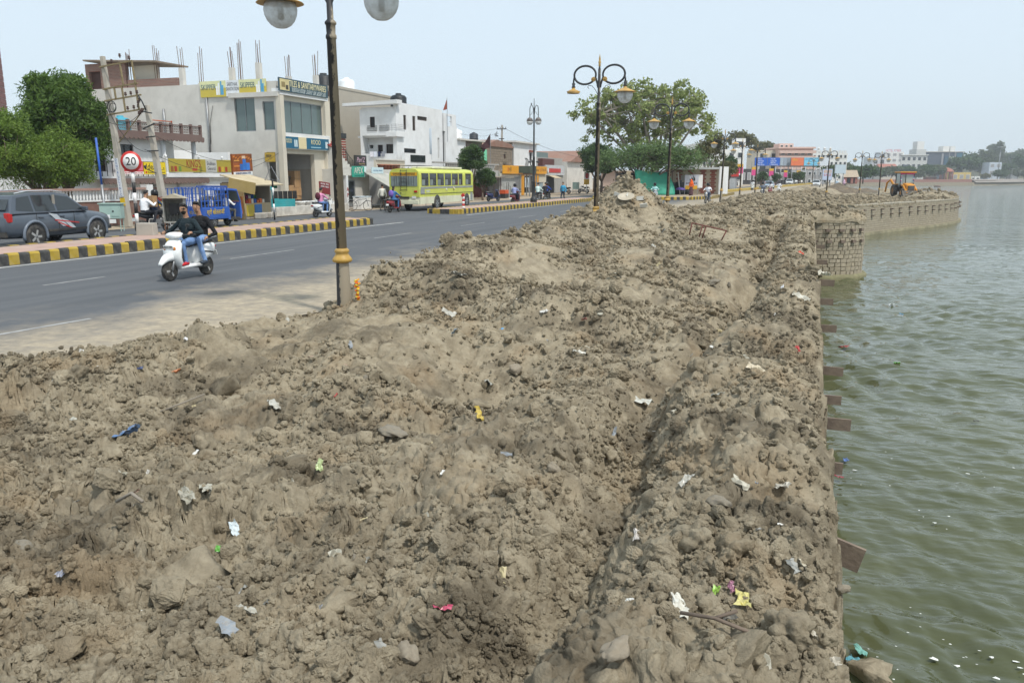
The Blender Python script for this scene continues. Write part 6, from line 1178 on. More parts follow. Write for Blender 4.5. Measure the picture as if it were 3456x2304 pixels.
tank('small blue drum on the brown-parapet roof', (-34.6, 34.1, 4.5), .5, .85, '#3f9ab0'); o = thing('cot', 'orange bed frame leaning on the latticed roof parapet', 'bed', (-35.0, 37.4, 4.5)); B().tube([(0, -.9, .85), (0, .9, .85)], .03, 6).tube([(0, -.9, .6), (0, .9, .6)], .02, 6).cyl((0, -.85, 0), (0, -.85, .9), .03, n=6).cyl((0, .85, 0), (0, .85, .9), .03, n=6).build('frame', paint('#b4552a'), o)
o, T, Q = sign('red and white ice cream sign on the balcony rail', 'F', -33.55, 32.75, 34.25, 2.35, 3.02, '#c22a34'); Q(0, 1, 0, .22, '#f0e8e6'); T('Vadilal', .42, .62, .5, '#f6eeee', .78, shear=.3); T('SHUBHAM GENERAL STORE', .5, .11, .14, '#b02a30', .92); Q(.72, .98, .3, .95, '#d8788a', 2)
o, T, Q = sign('yellow phone shop sign next to the red ice cream sign', 'F', -33.54, 34.3, 35.85, 2.36, 3.0, '#e3c81e'); T('!dea', .30, .60, .46, '#2b2a28', .42); T('Shubham General Store', .55, .16, .12, '#4a4232', .8); Q(.05, .12, .08, .25, '#c23a2a'); T('...s', .86, .5, .3, '#4a4232', .14)
# ---- boundary wall
bw = thing('boundary_wall', 'brown boundary wall with white stepped motifs and a row of white balusters', 'wall')
B().b2(-30.7, -30.5, 20, 31.2, 0, 1.12).build('base_wall', mat('brown_brick_paint', (.19, .105, .085), .85, .15, 3, dirt=.3), bw); B().b2(-30.74, -30.46, 20, 31.2, 1.12, 1.18).build('string_course', M_WHITE, bw); B().b2(-30.74, -30.46, 20, 31.2, 1.62, 1.72).build('coping', plaster('rose_coping', (.36, .22, .18)), bw)
bal = None
for k in range(62):
    if bal is None: bal = B().lathe([(.05, 1.18), (.03, 1.23), (.055, 1.33), (.035, 1.45), (.025, 1.52), (.05, 1.58), (.05, 1.62)], n=8).mesh('baluster', M_WHITE)
    x = bpy.data.objects.new('baluster', bal); COL.objects.link(x); x.parent = bw; x.location = (-30.6, 20.3 + k * .175, 0)
for yc in (22.6, 24.8, 27.0, 29.2):
    mo = B()
    for k, (w_, z0, z1) in enumerate([(1.5, .0, .45), (1.2, .45, .62), (.9, .62, .78), (.6, .78, .93), (.3, .93, 1.05)]): mo.b2(-30.5, -30.47, yc - w_ / 2, yc + w_ / 2, z0, z1)
    x = mo.build('stepped_motif', plaster('cream_motif', (.62, .57, .47)), bw); B().prism([(yc - .4, .0), (yc + .4, .0), (yc + .4, .35), (yc, .66), (yc - .4, .35)], 'x', -30.47, -30.46).build('motif_niche', mat('brown_brick_paint', (.19, .105, .085), .85, .15, 3, dirt=.3), x)
for y in (20.0, 31.4): B().b2(-30.8, -30.4, y - .2, y + .2, 0, 1.85).build('gate_post', M_WHITE, bw)
o = thing('garden_gate', 'narrow brown gate between the boundary wall and the terrace house', 'gate'); B().b2(-31.2, -31.15, 31.7, 32.9, .1, 1.7).build('gate_leaf', M_WOOD, o); B().b2(-31.25, -31.1, 31.62, 31.7, 0, 1.8).build('jamb', M_IRON, o)
# ---- kiosk and its boards
k_ = thing('kiosk', 'roadside kiosk crammed with snacks under a torn tan awning', 'kiosk', (-28.6, 36.9, 0), R(4))
B().b2(-1.1, -1.0, -1.3, 1.3, 0, 1.9).build('back_wall', M_BEIGE, k_); B().b2(-1.1, .3, 1.2, 1.3, 0, 1.9).build('side_wall', M_BEIGE, k_); B().b2(-1.1, .3, -1.3, -1.2, 0, 1.9).build('side_wall', paint('#a8946a', .6, dirt=.4), k_); B().b2(-.1, .3, -1.2, 1.2, .12, .82).build('counter', paint('#b9a27a', .7, dirt=.4, dirtcol=(.25, .4, .4)), k_)
B().box((.1, -.1, 2.05), (2.2, 2.7, .06), ry=R(14)).build('awning', mat('tan_canvas', (.50, .42, .28), .9, .2, 2), k_); B().box((.55, -1.75, 1.75), (1.6, .05, .6), ry=R(10)).build('awning_flap', paint('#b39c62', .7, dirt=.4), k_); B().b2(-.2, .3, -1.25, 1.25, 0, .14).build('plinth', M_CONC, k_)
for z in (1.05, 1.35, 1.65): B().b2(-.95, -.5, -1.15, 1.15, z - .02, z).build('shelf', M_WOOD, k_)
for k in range(34):
    zz = (1.05, 1.35, 1.65, .82)[k % 4]; yy = -1.05 + (k // 4) * .26; w_ = rnd.uniform(.08, .12); hh = rnd.uniform(.12, .24); xx = -.55 if k % 4 < 3 else .15; B().b2(xx - .1, xx, yy - w_, yy + w_, zz, zz + hh).build('snack_pack', paint(rnd.choice(['#b8322a', '#d8a82a', '#2a5aa8', '#d86a2a', '#e8e2d2', '#4a8a4a', '#8a2a5a']), .4), k_)
for k in range(2): B().b2(.305, .335, -1.1 + k * .75, -.45 + k * .75, .15, .75).build('poster', paint(['#c8b23a', '#3a78b8'][k], .6, dirt=.3), k_)
B().b2(-.05, .3, -1.9, -1.35, .3, 1.2).build('cool_box', paint('#a8692f', .6), k_)
o = thing('billboard', 'tilted picture board of blue bottles on orange ground, reading general store', 'sign', (-29.9, 37.8, 2.35), R(6)); pn = B().box((0, .0, .55), (.12, 1.95, 1.15), rx=R(2)).build('board', paint('#8a4a1c', .5, var=.5), o)
B().box((.065, 0, .06), (.01, 1.9, .2), rx=R(2)).build('name_strip', M_WHT, o); text('SHUBHAM GENERAL STORE', (.075, 0, .07), (R(90), R(-2), R(90)), .16, paint('#3a3a6a'), o, fit=1.5)
for k, (y, z, w_, hh, c) in enumerate([(.15, .55, .3, .6, '#2f6fc0'), (-.15, .40, .3, .35, '#2a62b0'), (.5, .45, .35, .4, '#3a78c8'), (.1, .95, .35, .15, '#d8b898'), (-.6, .75, .5, .06, '#d89a4a'), (-.6, .45, .55, .06, '#c8823a')]): B().box((.066, y, z), (.012 + k * .002, w_, hh), rx=R(2)).build('picture_patch', paint(c, .5, var=.2), o)
for k in range(9): B().box((.064, -.85 + k * .21, .95 - .05 * (k % 3)), (.008, .2, .07), rx=R(20)).build('picture_patch', paint('#c2752c', .5), o)
for s in (-.8, .8): B().cyl((-.1, s, 0), (-.1, s, -2.35), .03, n=6).build('leg', M_STEEL, o)
# low wall and goods in front of the tile shop
o = thing('low_wall', 'flaking white low kerb wall in front of the tile shop', 'wall'); B().b2(-28.7, -28.4, 37.3, 46.4, 0, .52).build('wall', mat('flaking_white', (.60, .57, .51), .9, .15, 2, dirt=.7, dirtcol=(.34, .30, .25), dscale=2.5, bump=.3), o, bevel=.02); B().b2(-31.2, -28.7, 37.3, 46.4, 0, .30).build('fill', M_EARTH, o)
for k in range(5): tag(B().box((-27.9 + rnd.uniform(-.2, .2), 36.2 + k * .32, .16), (.34, .3, .3), rz=rnd.random(), rx=.1).build('stone', M_CONC, None, bevel=.04), 'grey building stone piled at the end of the low wall', 'stone', 'stones by the kiosk')
def stack(label, loc, dims, m, n, cat='box', nm='carton', grp=None):
    for k in range(n):
        o = thing(nm, label, cat, (loc[0] + rnd.uniform(-.03, .03), loc[1] + rnd.uniform(-.03, .03), loc[2] + k * dims[2]), rnd.uniform(-.1, .1), grp); B().b2(-dims[0] / 2, dims[0] / 2, -dims[1] / 2, dims[1] / 2, .0, dims[2] - .01).build('carton_body', m, o, bevel=.015); B().b2(-dims[0] / 2 - .002, dims[0] / 2 + .002, -.03, .03, .02, dims[2] - .006).build('tape', paint('#b08a58'), o)
M_CARD = mat('cardboard', (.36, .22, .11), .85, .12)
stack('brown carton in the tall stack inside the open shop front', (-32.6, 46.4, .42), (.7, .75, .55), M_CARD, 4, grp='cartons in the tile shop'); stack('brown carton in the short stack inside the open shop front', (-32.3, 45.3, .42), (.6, .6, .42), M_CARD, 3, grp='cartons in the tile shop')
for lb, x, y, z, r_, c in [('black plastic tub upside down on cartons in the shop front', -32.3, 45.0, 1.7, .42, '#18191b'), ('green plastic tub beside the black tub in the shop front', -32.4, 44.3, 1.25, .40, '#17705a')]:
    o = thing('tub', lb, 'tub', (x, y, z)); B().lathe([(r_ * .75, 0), (r_, .5), (r_ * 1.06, .52), (r_ * 1.02, .56)], n=20).build('shell', paint(c, .4), o)
for k in range(7):
    o = thing('toilet_pan', 'white ceramic pan stacked behind the low wall', 'toilet', (-29.4 - .5 * (k % 2), 42.6 + .42 * k, .3), rnd.random(), 'sanitary ware outside the tile shop'); B().lathe([(.16, 0), (.13, .18), (.22, .34), (.27, .40), (.24, .42), (.1, .25), (0, .2)], n=14).build('bowl', mat('ceramic', (.80, .81, .80), .15, .03), o)
for k in range(5): o = thing('cistern', 'white cistern box stacked behind the low wall', 'cistern', (-29.0, 43.4 + .5 * k, .3 + .18 * (k % 2)), 0, 'sanitary ware outside the tile shop'); B().b2(-.2, .2, -.2, .2, 0, .34).build('box', mat('ceramic', (.80, .81, .80), .15, .03), o, bevel=.03); B().b2(-.21, .21, -.21, .21, .34, .38).build('lid', M_WHT, o)
for k in range(5): o = thing('chair', 'black office chair standing in the row on the raised floor', 'chair', (-30.6, 41.9 + .5 * k, .3), 0, 'office chairs outside the tile shop'); B().b2(-.2, .2, -.2, .2, .42, .5).build('seat', M_SEATB, o, bevel=.02); B().b2(-.22, -.16, -.2, .2, .55, 1.05).build('backrest', M_SEATB, o, bevel=.02); B().cyl((0, 0, .04), (0, 0, .42), .03, n=8).build('stem', M_STEEL, o); [B().cyl((0, 0, .06), (.25 * math.cos(a), .25 * math.sin(a), .03), .02, n=5).build('leg', M_BLKP, o) for a in (0, 1.26, 2.5, 3.77, 5.0)]
o = thing('meter', 'grey electric meter box with cable on the cream shop pier', 'meter', (FXP + .26, 48.85, 1.6)); B().b2(-.02, .12, -.12, .12, 0, .3).build('box', M_STEEL, o, bevel=.01); B().tube([(.05, 0, 0), (.05, .1, -.4), (.05, .5, -.7), (.05, .9, -.3), (.05, 1.4, -.35)], .02, 5).build('cable', M_BLKP, o)
# ---- striped stair house and the row of small shops
s_ = thing('striped_house', 'small house with red and white striped wall, outside stair and red awning', 'building')
B().b2(-36, -30.6, 48.2, 53.0, 0, 2.75).build('ground_floor', M_OFF, s_); wallh(s_, M_CREAM, 'F', -32.2, -32, 48.2, 52.2, 2.75, 5.3, [(50.6, 51.4, 3.0, 4.4)]); B().b2(-36, -32.2, 48.2, 52.2, 2.75, 5.25).build('upper_block', M_WHITE, s_); win(s_, 'F', -32, 50.6, 51.4, 3.0, 4.4, M_GLASS, M_STEEL, 2)
for k in range(14): B().b2(-32, -31.97, 48.9, 50.5, 2.85 + k * .18, 2.94 + k * .18).build('red_stripe', paint('#8c3226', .7), s_); B().b2(-32, -31.97, 51.5, 52.2, 2.85 + k * .18, 2.94 + k * .18).build('red_stripe', paint('#8c3226', .7), s_)
B().box((-31.4, 49.2, 4.55), (1.2, 1.5, .05), ry=R(32)).build('red_awning', paint('#8a3129', .7), s_); B().b2(-31.95, -31.9, 48.2, 52.2, 4.95, 5.3).build('roof_railing', M_IRON, s_)
for k in range(8): B().b2(-31.6, -30.8, 48.6 + k * .3, 48.9 + k * .3, 2.76, 4.3 - k * .2).build('stair_step', M_OFF, s_)
for k in range(9): B().cyl((-30.75, 48.7 + k * .28, 4.25 - k * .18), (-30.75, 48.7 + k * .28, 4.95 - k * .19), .014, n=4).build('stair_baluster', M_IRON, s_)
B().tube([(-30.75, 48.6, 5.0), (-30.75, 51.1, 3.3)], .025, 5).build('stair_rail', M_IRON, s_); B().b2(-30.8, -30.3, 48.2, 56.8, 2.3, 2.75).build('shop_fascia', M_OFF, s_)
for a0, a1, m_ in ((49.6, 50.9, M_STEEL), (48.4, 49.3, paint('#7a6a52'))): B().b2(-30.6, -30.55, a0, a1, .15, 2.0).build('shutter', m_, s_)
B().b2(-30.55, -30.5, 49.85, 50.65, .5, 1.9).build('shop_window', M_GLASS, s_); text('A', (-30.28, 49.45, 1.35), FX, .4, paint('#a8322c'), s_); text('P', (-30.28, 49.45, .95), FX, .4, paint('#a8322c'), s_)
B().b2(-30.6, -30.3, 49.32, 49.58, 0, 2.3).build('pillar', M_WHITE, s_)
o, T, Q = sign('turquoise APEX shop sign on the fascia', 'F', -30.25, 50.0, 51.9, 2.2, 2.95, '#2f9c86'); T('APEX', .45, .58, .62, '#d8ccc0', .62); T('coaching classes', .5, .14, .14, '#1f5a52', .7); Q(.86, 1, .02, .98, '#d6e8e8')
o, T, Q = sign("black sign with pink script reading Pari'Z", 'F', -31.0, 51.6, 53.3, 3.0, 3.75, '#2b2a2b'); T("Pari'Z", .5, .55, .5, '#c8a4b4', .7, shear=.3); T('Beauty Parlour', .6, .2, .14, '#b8a070', .5)
o, T, Q = sign('pale blue tilted board beside the APEX sign', 'F', -30.0, 52.3, 54.0, 2.45, 2.9, '#c4d8de'); T('coaching classes', .5, .5, .18, '#5a7a9a', .8)
a_ = thing('awning', 'grey and green canvas awning sagging over the workshop front', 'awning'); b = B(); n1, n2 = 10, 8; vs_ = []
for i in range(n1):
    for j in range(n2): u_, w_ = i / (n1 - 1), j / (n2 - 1); vs_.append((-30.2 + 2.6 * w_, 51.6 + 5.2 * u_, 2.55 - 1.35 * w_ * (1 - .25 * u_) - .16 * math.sin(math.pi * u_) * w_))
b.add(vs_, [(i * n2 + j, (i + 1) * n2 + j, (i + 1) * n2 + j + 1, i * n2 + j + 1) for i in range(n1 - 1) for j in range(n2 - 1)], smooth=True); c_ = b.build('canvas', mat('awning_canvas', (.42, .40, .36), .9, .2, 1.2, dirt=.6, dirtcol=(.10, .22, .18), dscale=.8), a_); md_ = c_.modifiers.new('t', 'SOLIDIFY'); md_.thickness = .02
for y in (52.0, 56.5): B().cyl((-27.7, y, 0), (-27.7, y, 1.3), .03, n=6).build('prop', M_STEEL, a_)
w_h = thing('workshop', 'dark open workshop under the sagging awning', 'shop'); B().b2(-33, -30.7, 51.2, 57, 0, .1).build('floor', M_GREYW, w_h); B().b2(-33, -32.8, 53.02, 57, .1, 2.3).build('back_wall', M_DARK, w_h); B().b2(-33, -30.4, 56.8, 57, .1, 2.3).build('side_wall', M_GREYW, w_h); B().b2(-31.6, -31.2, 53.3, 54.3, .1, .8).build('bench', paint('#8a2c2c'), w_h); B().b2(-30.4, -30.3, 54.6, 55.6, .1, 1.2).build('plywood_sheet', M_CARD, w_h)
o = thing('freezer', 'white chest freezer beside the bicycle in front of the shop', 'freezer', (-29.2, 49.5, 0)); B().b2(-.35, .35, -.65, .65, 0, .82).build('cabinet', M_WHT, o, bevel=.03); B().b2(-.36, .36, -.66, .66, .82, .9).build('lid', paint('#c8d4da'), o)
for k in range(6): o = thing('flower_pot', 'terracotta pot in the row on the shop roof edge', 'pot', (-31.4, 56.2 + k * .55, 2.75), 0, 'terracotta pots on the shop roof'); B().lathe([(.15, 0), (.22, .34), (.25, .35), (.25, .42), (.2, .42)], n=12).build('pot', mat('terracotta', (.36, .13, .075), .85), o); B().lathe([(0, .38), (.2, .38)], n=12).build('soil', M_BROWN, o)
# ---- white modern house
wh = thing('white_house', 'bright white flat-roofed house with slab eave, balconies and slit windows', 'building'); X0, Y0 = -34.0, 63.85
wallh(wh, M_WHITE, 'F', X0 - .25, X0, Y0, 73.3, 0, 8.55, [(65.2, 65.75, 6.3, 7.55), (66.95, 67.55, 6.3, 7.58), (67.95, 69.95, 7.3, 7.65), (65.2, 67.55, 4.3, 4.7), (72.2, 72.6, 3.9, 5.9)])
wallh(wh, M_WHITE, 'S', Y0, Y0 + .25, -37.4, X0 - .25, 5.75, 8.0, [(-36.6, -36.1, 6.45, 7.35)]); wallh(wh, M_WHITE, 'S', Y0 + 1.0, Y0 + 1.2, -37.4, X0 - .25, 2.7, 5.75, [(-36.45, -35.95, 4.2, 5.0), (-35.6, -34.9, 4.25, 5.05), (-37.3, -36.9, 4.7, 5.0)])
B().b2(-38.0, X0 - .26, Y0 + .26, 73.2, 5.60, 5.75).build('floor_slab', M_WHITE, wh); wallh(wh, M_WHITE, 'F', -37.6, -37.4, Y0, 73.3, 0, 8.0); wallh(wh, M_WHITE, 'S', 73.1, 73.3, -37.4, X0 - .25, 0, 8.6); B().b2(-37.4, X0 - .3, Y0, 73, 8.0, 8.15).build('roof', M_WHITE, wh)
B().prism([(-39.0, 8.28), (-33.6, 8.36), (-33.6, 8.70), (-39.0, 8.52)], 'y', Y0 - .5, Y0 + .4).build('slab_eave', M_WHITE, wh); B().b2(X0 - .8, X0 + .25, Y0 - .5, Y0 + 1.2, 5.62, 6.05).build('corner_balcony', M_WHITE, wh, bevel=.02)
win(wh, 'S', Y0, -36.6, -36.1, 6.45, 7.35, M_DARK, M_WOOD, 0, 'door')
for a, c in ((-36.85, -35.9), (-35.65, -34.7)):
    r_ = B()
    for k in range(9): x = a + (c - a) * k / 8; r_.cyl((x, Y0 - .04, 6.15), (x, Y0 - .04, 6.6), .012, n=4)
    for z in (6.17, 6.38, 6.6): r_.cyl((a, Y0 - .04, z), (c, Y0 - .04, z), .014, n=4)
    r_.build('balcony_railing', M_IRON, wh)
r_ = B()
for z in (6.2, 6.35, 6.5, 6.65): r_.tube([(X0 - .7, Y0 - .45, z), (X0 + .2, Y0 - .45, z), (X0 + .2, Y0 + 1.1, z)], .014, 4)
for x, y in ((X0 - .7, Y0 - .45), (X0 + .2, Y0 - .45), (X0 + .2, Y0 + 1.1), (X0 - .2, Y0 - .45)): r_.cyl((x, y, 6.05), (x, y, 6.68), .014, n=4)
r_.build('balcony_railing', M_STEEL, wh)
M_SLATW = mat('slat_brown', (.085, .065, .055), .6, .2)
for a, c, z0, z1, hb in ((65.2, 65.75, 6.3, 7.55, 8), (66.95, 67.55, 6.3, 7.58, 8), (67.95, 69.95, 7.3, 7.65, 2)): win(wh, 'F', X0, a, c, z0, z1, M_SLATW, M_SLATW, 0, hbars=hb)
win(wh, 'F', X0, 65.2, 67.55, 4.3, 4.7, M_GLASS, M_IRON, 8); win(wh, 'F', X0, 72.2, 72.6, 3.9, 5.9, M_GREYW, M_WHITE, 0, 'shaft_opening'); win(wh, 'S', Y0 + 1.0, -36.45, -35.95, 4.2, 5.0, M_DARK, M_WOOD, 0, 'door'); win(wh, 'S', Y0 + 1.0, -35.6, -34.9, 4.25, 5.05, M_GLASS, M_WOOD, 1)
B().b2(X0 - .35, X0 + .02, Y0 - .02, Y0 + .3, 2.7, 5.75).build('corner_pier', M_WHITE, wh); B().b2(-37.4, X0, Y0 - .3, Y0 - .1, 2.6, 4.2).build('terrace_parapet', M_WHITE, wh); B().b2(-38, X0, Y0 - .3, Y0 + 1.0, 2.4, 2.6).build('terrace_floor', M_WHITE, wh)
for x in (70.4, 70.65): B().tube([(X0 + .05, x, 6.7), (X0 + .05, x, 3.8)], .04, 6).build('drain_pipe', paint('#b9c7d4'), wh)
tw = thing('stair_tower', 'white open stair tower beside the white house', 'building'); wallh(tw, M_WHITE, 'F', -34.2, -34, 73.6, 76.6, 0, 8.3, [(74.4, 75.6, 7.1, 8.1), (73.6, 74.0, 3.5, 6.6)]); wallh(tw, M_WHITE, 'S', 73.6, 73.8, -36.2, -34.2, 0, 8.3, [(-35.4, -34.6, 7.1, 8.1)]); wallh(tw, M_WHITE, 'F', -36.4, -36.2, 73.8, 76.6, 0, 8.3, [(74.4, 75.6, 7.1, 8.1)]); B().b2(-36.4, -34, 76.6, 76.8, 0, 7.2).build('wall', M_WHITE, tw); B().b2(-36.2, -34.2, 73.8, 76.6, 6.9, 7.05).build('landing', M_WHITE, tw); B().b2(-36, -34, 76.8, 79, 0, 5.9).build('wing', M_WHITE, tw); B().b2(-36.3, -33.7, 76.8, 80.2, 5.9, 6.05).build('wing_slab', M_OFF, tw)
wl = thing('garden_wall', 'cream pierced balustrade and white wall in front of the white house', 'wall'); B().b2(-33.3, -33.1, 58.5, 63.5, 2.75, 3.55).build('pierced_panel', M_CREAM, wl); B().b2(-33.4, -33.0, 58.5, 63.5, 3.55, 3.65).build('coping', M_OFF, wl)
for k in range(16):
    for j in range(2): B().torus((-33.08, 58.75 + k * .3, 2.98 + j * .3), .1, .025, 'x', 10, 4).build('pierced_ring', M_CREAM, wl)
B().b2(-33.4, -33.1, 63.6, 68.9, 2.4, 4.25).build('white_panel', M_WHITE, wl); B().b2(-33.09, -33.05, 64.6, 67.5, 3.5, 4.1).build('railing_panel', M_GLASS, wl); B().b2(-36, -33.1, 57, 69, 0, 2.6).build('plinth_block', M_OFF, wl)
o = thing('washing', 'white and blue laundry hung on the white house terrace', 'laundry', (-35.6, 63.45, 0))
for k, (c, w_) in enumerate((('#e8e6ee', .35), ('#dfe3f0', .3), ('#26304e', .25), ('#8c8f98', .3))): B().box((-.7 + k * .38, 0, 4.15), (w_, .03, .45)).build('cloth', paint(c, .9), o)
o = thing('flag', 'faded saffron pennant on a pole above the stair tower', 'flag', (-33.9, 74.3, 5.6)); B().cyl((0, 0, 0), (0, 0, 4.2), .025, n=6).build('pole', M_STEEL, o); B().prism([(0, 4.1), (-.45, 3.0), (0, 3.1)], 'y', -.01, .01).build('pennant', paint('#9c5240', .8), o)
o = thing('flag', 'dark maroon flag on a thin pole near the small tree', 'flag', (-33.0, 83.5, 0)); B().cyl((0, 0, 0), (0, 0, 6.8), .03, n=6).build('pole', M_STEEL, o); b = B(); b.add([(0, 0, 6.8), (0, 0, 5.4), (-.5, -.1, 5.2), (-.9, .1, 4.6), (-1.2, 0, 5.4), (-.6, .1, 6.0)], [(0, 1, 2, 3, 4, 5)]); b.build('cloth', paint('#4a2c2e', .8), o)
tank('black water tank on the white house roof', (-34.9, 66.1, 8.15), .72, 1.25, '#1d2124'); tank('black water tank on the beige block behind the lamp', (-42.5, 66, 10.1), .9, 1.3, '#1f2428'); tank('white water tank on the beige block behind the lamp', (-41.8, 68.8, 10.0), .75, 1.3, '#e4e8ea'); tank('white water tank on the low roof right of the stair tower', (-36, 81, 6.1), .7, 1.1, '#e6e8e8')
bb = thing('beige_block', 'plain beige cement block behind the white house', 'building'); B().prism([(64, 0), (64, 10.1), (74.5, 10.1), (75.2, 9.5), (75.2, 0)], 'x', -44, -40).build('wall', M_BEIGE, bb); B().b2(-46.5, -44.01, 63.8, 72, 0, 10.3).build('wing', M_WHITE, bb); B().b2(-44, -39.95, 63.9, 75.3, 9.9, 10.12).build('coping', M_BEIGE, bb)
# ---- further down the left side
pb = thing('pierced_wall', 'grey cement wall with a pierced top band behind the bus', 'wall'); B().b2(-33.2, -33, 69.2, 86, 0, 2.9).build('lower_wall', M_GREYW, pb)
for k in range(26):
    for j in range(2): B().b2(-33.2, -33, 72 + k * .5 + (.25 if j else 0) - .12, 72 + k * .5 + (.25 if j else 0) + .12, 2.9 + j * .28, 3.18 + j * .28).build('pierced_block', M_GREYW, pb)
B().b2(-33.25, -32.95, 69.2, 86, 3.46, 3.6).build('coping', M_GREYW, pb)
o = thing('house', 'brown-grey house with a bright mint side wall', 'building'); B().b2(-40, -35.2, 82, 86.5, 0, 6.0).build('wall', plaster('taupe', (.20, .15, .13)), o); B().b2(-35.2, -34.6, 83.8, 86.5, 0, 5.2).build('mint_wall', plaster('mint', (.20, .62, .38), .05), o); B().b2(-40.3, -34.4, 81.8, 86.6, 6.0, 6.15).build('roof_slab', M_OFF, o)
# stone house
def stone_rows(parent, face, pl, a0, a1, z0, z1, holes, limit, m):
    q2 = random.Random(9); z = z0; n = 0; rest_ = B(); mesh_ = {}
    while z < z1:
        hh = .30; a = a0 + q2.uniform(-.2, 0)
        while a < a1:
            w_ = q2.choice([.36, .48, .6]); c = a + w_ / 2; s0 = max(a, a0); s1 = min(a + w_, a1)
            if s1 - s0 > .15 and not any(hx[0] - .1 < c < hx[1] + .1 and hx[2] - .1 < z + .15 < hx[3] + .1 for hx in holes):
                key = (w_, q2.randrange(3))
                if key not in mesh_: mesh_[key] = B().box((0, 0, 0), (.10, w_ - .03, .27), tap=.98).mesh('stone', m[key[1]])
                if n < limit: x = bpy.data.objects.new('stone', mesh_[key]); COL.objects.link(x); x.parent = parent; x.location = (pl + q2.uniform(-.01, .02), (s0 + s1) / 2, z + .15); x.scale = (1, (s1 - s0) / w_, 1); n += 1
                else: rest_.box((pl, (s0 + s1) / 2, z + .15), (.1, s1 - s0 - .03, .27))
            a += w_
        z += hh
    if rest_.v: tag(rest_.build('stone_courses', m[0], parent), kind='stuff')
o = thing('stone_house', 'unplastered rubble-stone house behind the bus', 'building'); hs = [(90.4, 91.8, 1.8, 3.5), (95.2, 96.4, 1.6, 3.8), (95.6, 96.3, 4.4, 5.0), (87.5, 88.6, 2.4, 3.3)]
wallh(o, mat('stone_mortar', (.26, .22, .17), .95, .2, 4), 'F', -36.3, -36.0, 86.6, 98.5, 0, 5.75, hs); stone_rows(o, 'F', -35.98, 86.6, 98.5, .1, 5.6, hs, 280, [mat('house_stone_%d' % k, c, .95, .2, 4) for k, c in enumerate([(.25, .205, .155), (.31, .25, .19), (.22, .19, .15)])])
wallh(o, M_GREYW, 'S', 86.6, 86.9, -42, -36.3, 0, 5.75)
for a in hs: win(o, 'F', -36, *a, pane=M_WOOD, frame=M_WOOD)
B().prism([(86.4, 5.75), (98.8, 5.75), (98, 6.2), (93, 6.6), (90, 6.0)], 'x', -42, -35.8).build('tiled_roof', plaster('old_roof', (.26, .14, .10), .4), o); tank('small dark tank on the stone house', (-37, 88.4, 6.4), .5, .8, '#30353c')
o = thing('white_block', 'white two-storey block with a small dark window behind the median lamp', 'building'); wallh(o, M_WHITE, 'F', -36, -35.8, 98.8, 108, 0, 6.5, [(105, 106, 4.3, 5.4)]); wallh(o, M_GREYW, 'S', 98.6, 98.8, -42, -35.8, 0, 6.0); win(o, 'F', -35.8, 105, 106, 4.3, 5.4, M_GLASS, M_WOOD, 1); B().b2(-42, -35.4, 98.5, 108.4, 6.5, 6.7).build('roof_slab', M_OFF, o); B().b2(-36.2, -35.5, 104.7, 106.3, 5.45, 5.7).build('window_hood', paint('#8a4a38'), o)
o = thing('brown_shop', 'brown-fronted small house right of the white block', 'building'); B().b2(-42, -35.9, 108.6, 121, 0, 4.9).build('wall', M_GREYW, o); B().b2(-35.9, -35.2, 109, 114.5, 3.5, 4.7).build('brown_hood', paint('#5c3430', .7), o); B().b2(-35.88, -35.84, 109.5, 113.5, 2.2, 3.4).build('window', M_GLASS, o); B().b2(-42, -36, 108.6, 114, 4.9, 5.6).build('roof_room', plaster('teal_room', (.16, .22, .22)), o)
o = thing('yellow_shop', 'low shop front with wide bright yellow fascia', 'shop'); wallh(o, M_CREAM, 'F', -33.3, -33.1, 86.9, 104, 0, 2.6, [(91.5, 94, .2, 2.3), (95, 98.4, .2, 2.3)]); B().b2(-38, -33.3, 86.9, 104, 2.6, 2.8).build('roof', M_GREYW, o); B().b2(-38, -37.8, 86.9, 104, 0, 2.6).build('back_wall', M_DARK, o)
B().b2(-33.1, -33.0, 98.6, 100.6, 0, 2.55).build('yellow_pier', paint('#d8961a'), o); B().b2(-33.1, -33.02, 94.05, 94.9, 0, 2.5).build('yellow_pier', paint('#d8961a'), o); win(o, 'F', -33.1, 95, 98.4, .2, 2.3, M_GLASS, M_STEEL, 2, 'shop_window'); win(o, 'F', -33.1, 91.5, 94, .2, 2.3, M_STEEL, M_STEEL, 0, 'shutter'); B().b2(-33.06, -33.02, 95.2, 97.0, .9, 2.1).build('poster', paint('#b8c4cc'), o)
o, T, Q = sign('bright yellow shop fascia with red marks and grey lettering', 'F', -33.0, 87.2, 103.6, 2.55, 3.5, '#e5a016', thick=.12); T('Tea & Parlour', .72, .5, .5, '#5a4a3a', .16); T('श्री', .14, .5, .6, '#5a4a3a', .05); Q(.09, .105, .25, .75, '#b8401c'); Q(.835, .845, .25, .75, '#b8401c'); T('दी वाटर डेरी', .92, .5, .45, '#8a5a2a', .12)
o = thing('white_shop', 'white-fronted shop with red panel right of the yellow shop', 'shop'); B().b2(-38, -33.4, 104.3, 113, 0, 3.6).build('wall', M_GREYW, o); B().b2(-33.4, -33.2, 104.3, 113, 2.4, 3.75).build('fascia', plaster('grey_fascia', (.5, .52, .54)), o); B().b2(-33.2, -33.15, 105.6, 111, 2.75, 3.3).build('red_panel', M_RED, o); B().b2(-33.4, -33.36, 105, 108.5, 0, 2.2).build('doorway', M_DARK, o); B().box((-32.8, 107, 2.2), (1.2, 3, .05), ry=R(20)).build('tan_awning', mat('tan_canvas', (.50, .42, .28), .9, .2, 2), o); B().cyl((-33.14, 105, 3.0), (-33.1, 105, 3.0), .3, n=16).build('round_emblem', M_WHT, o)
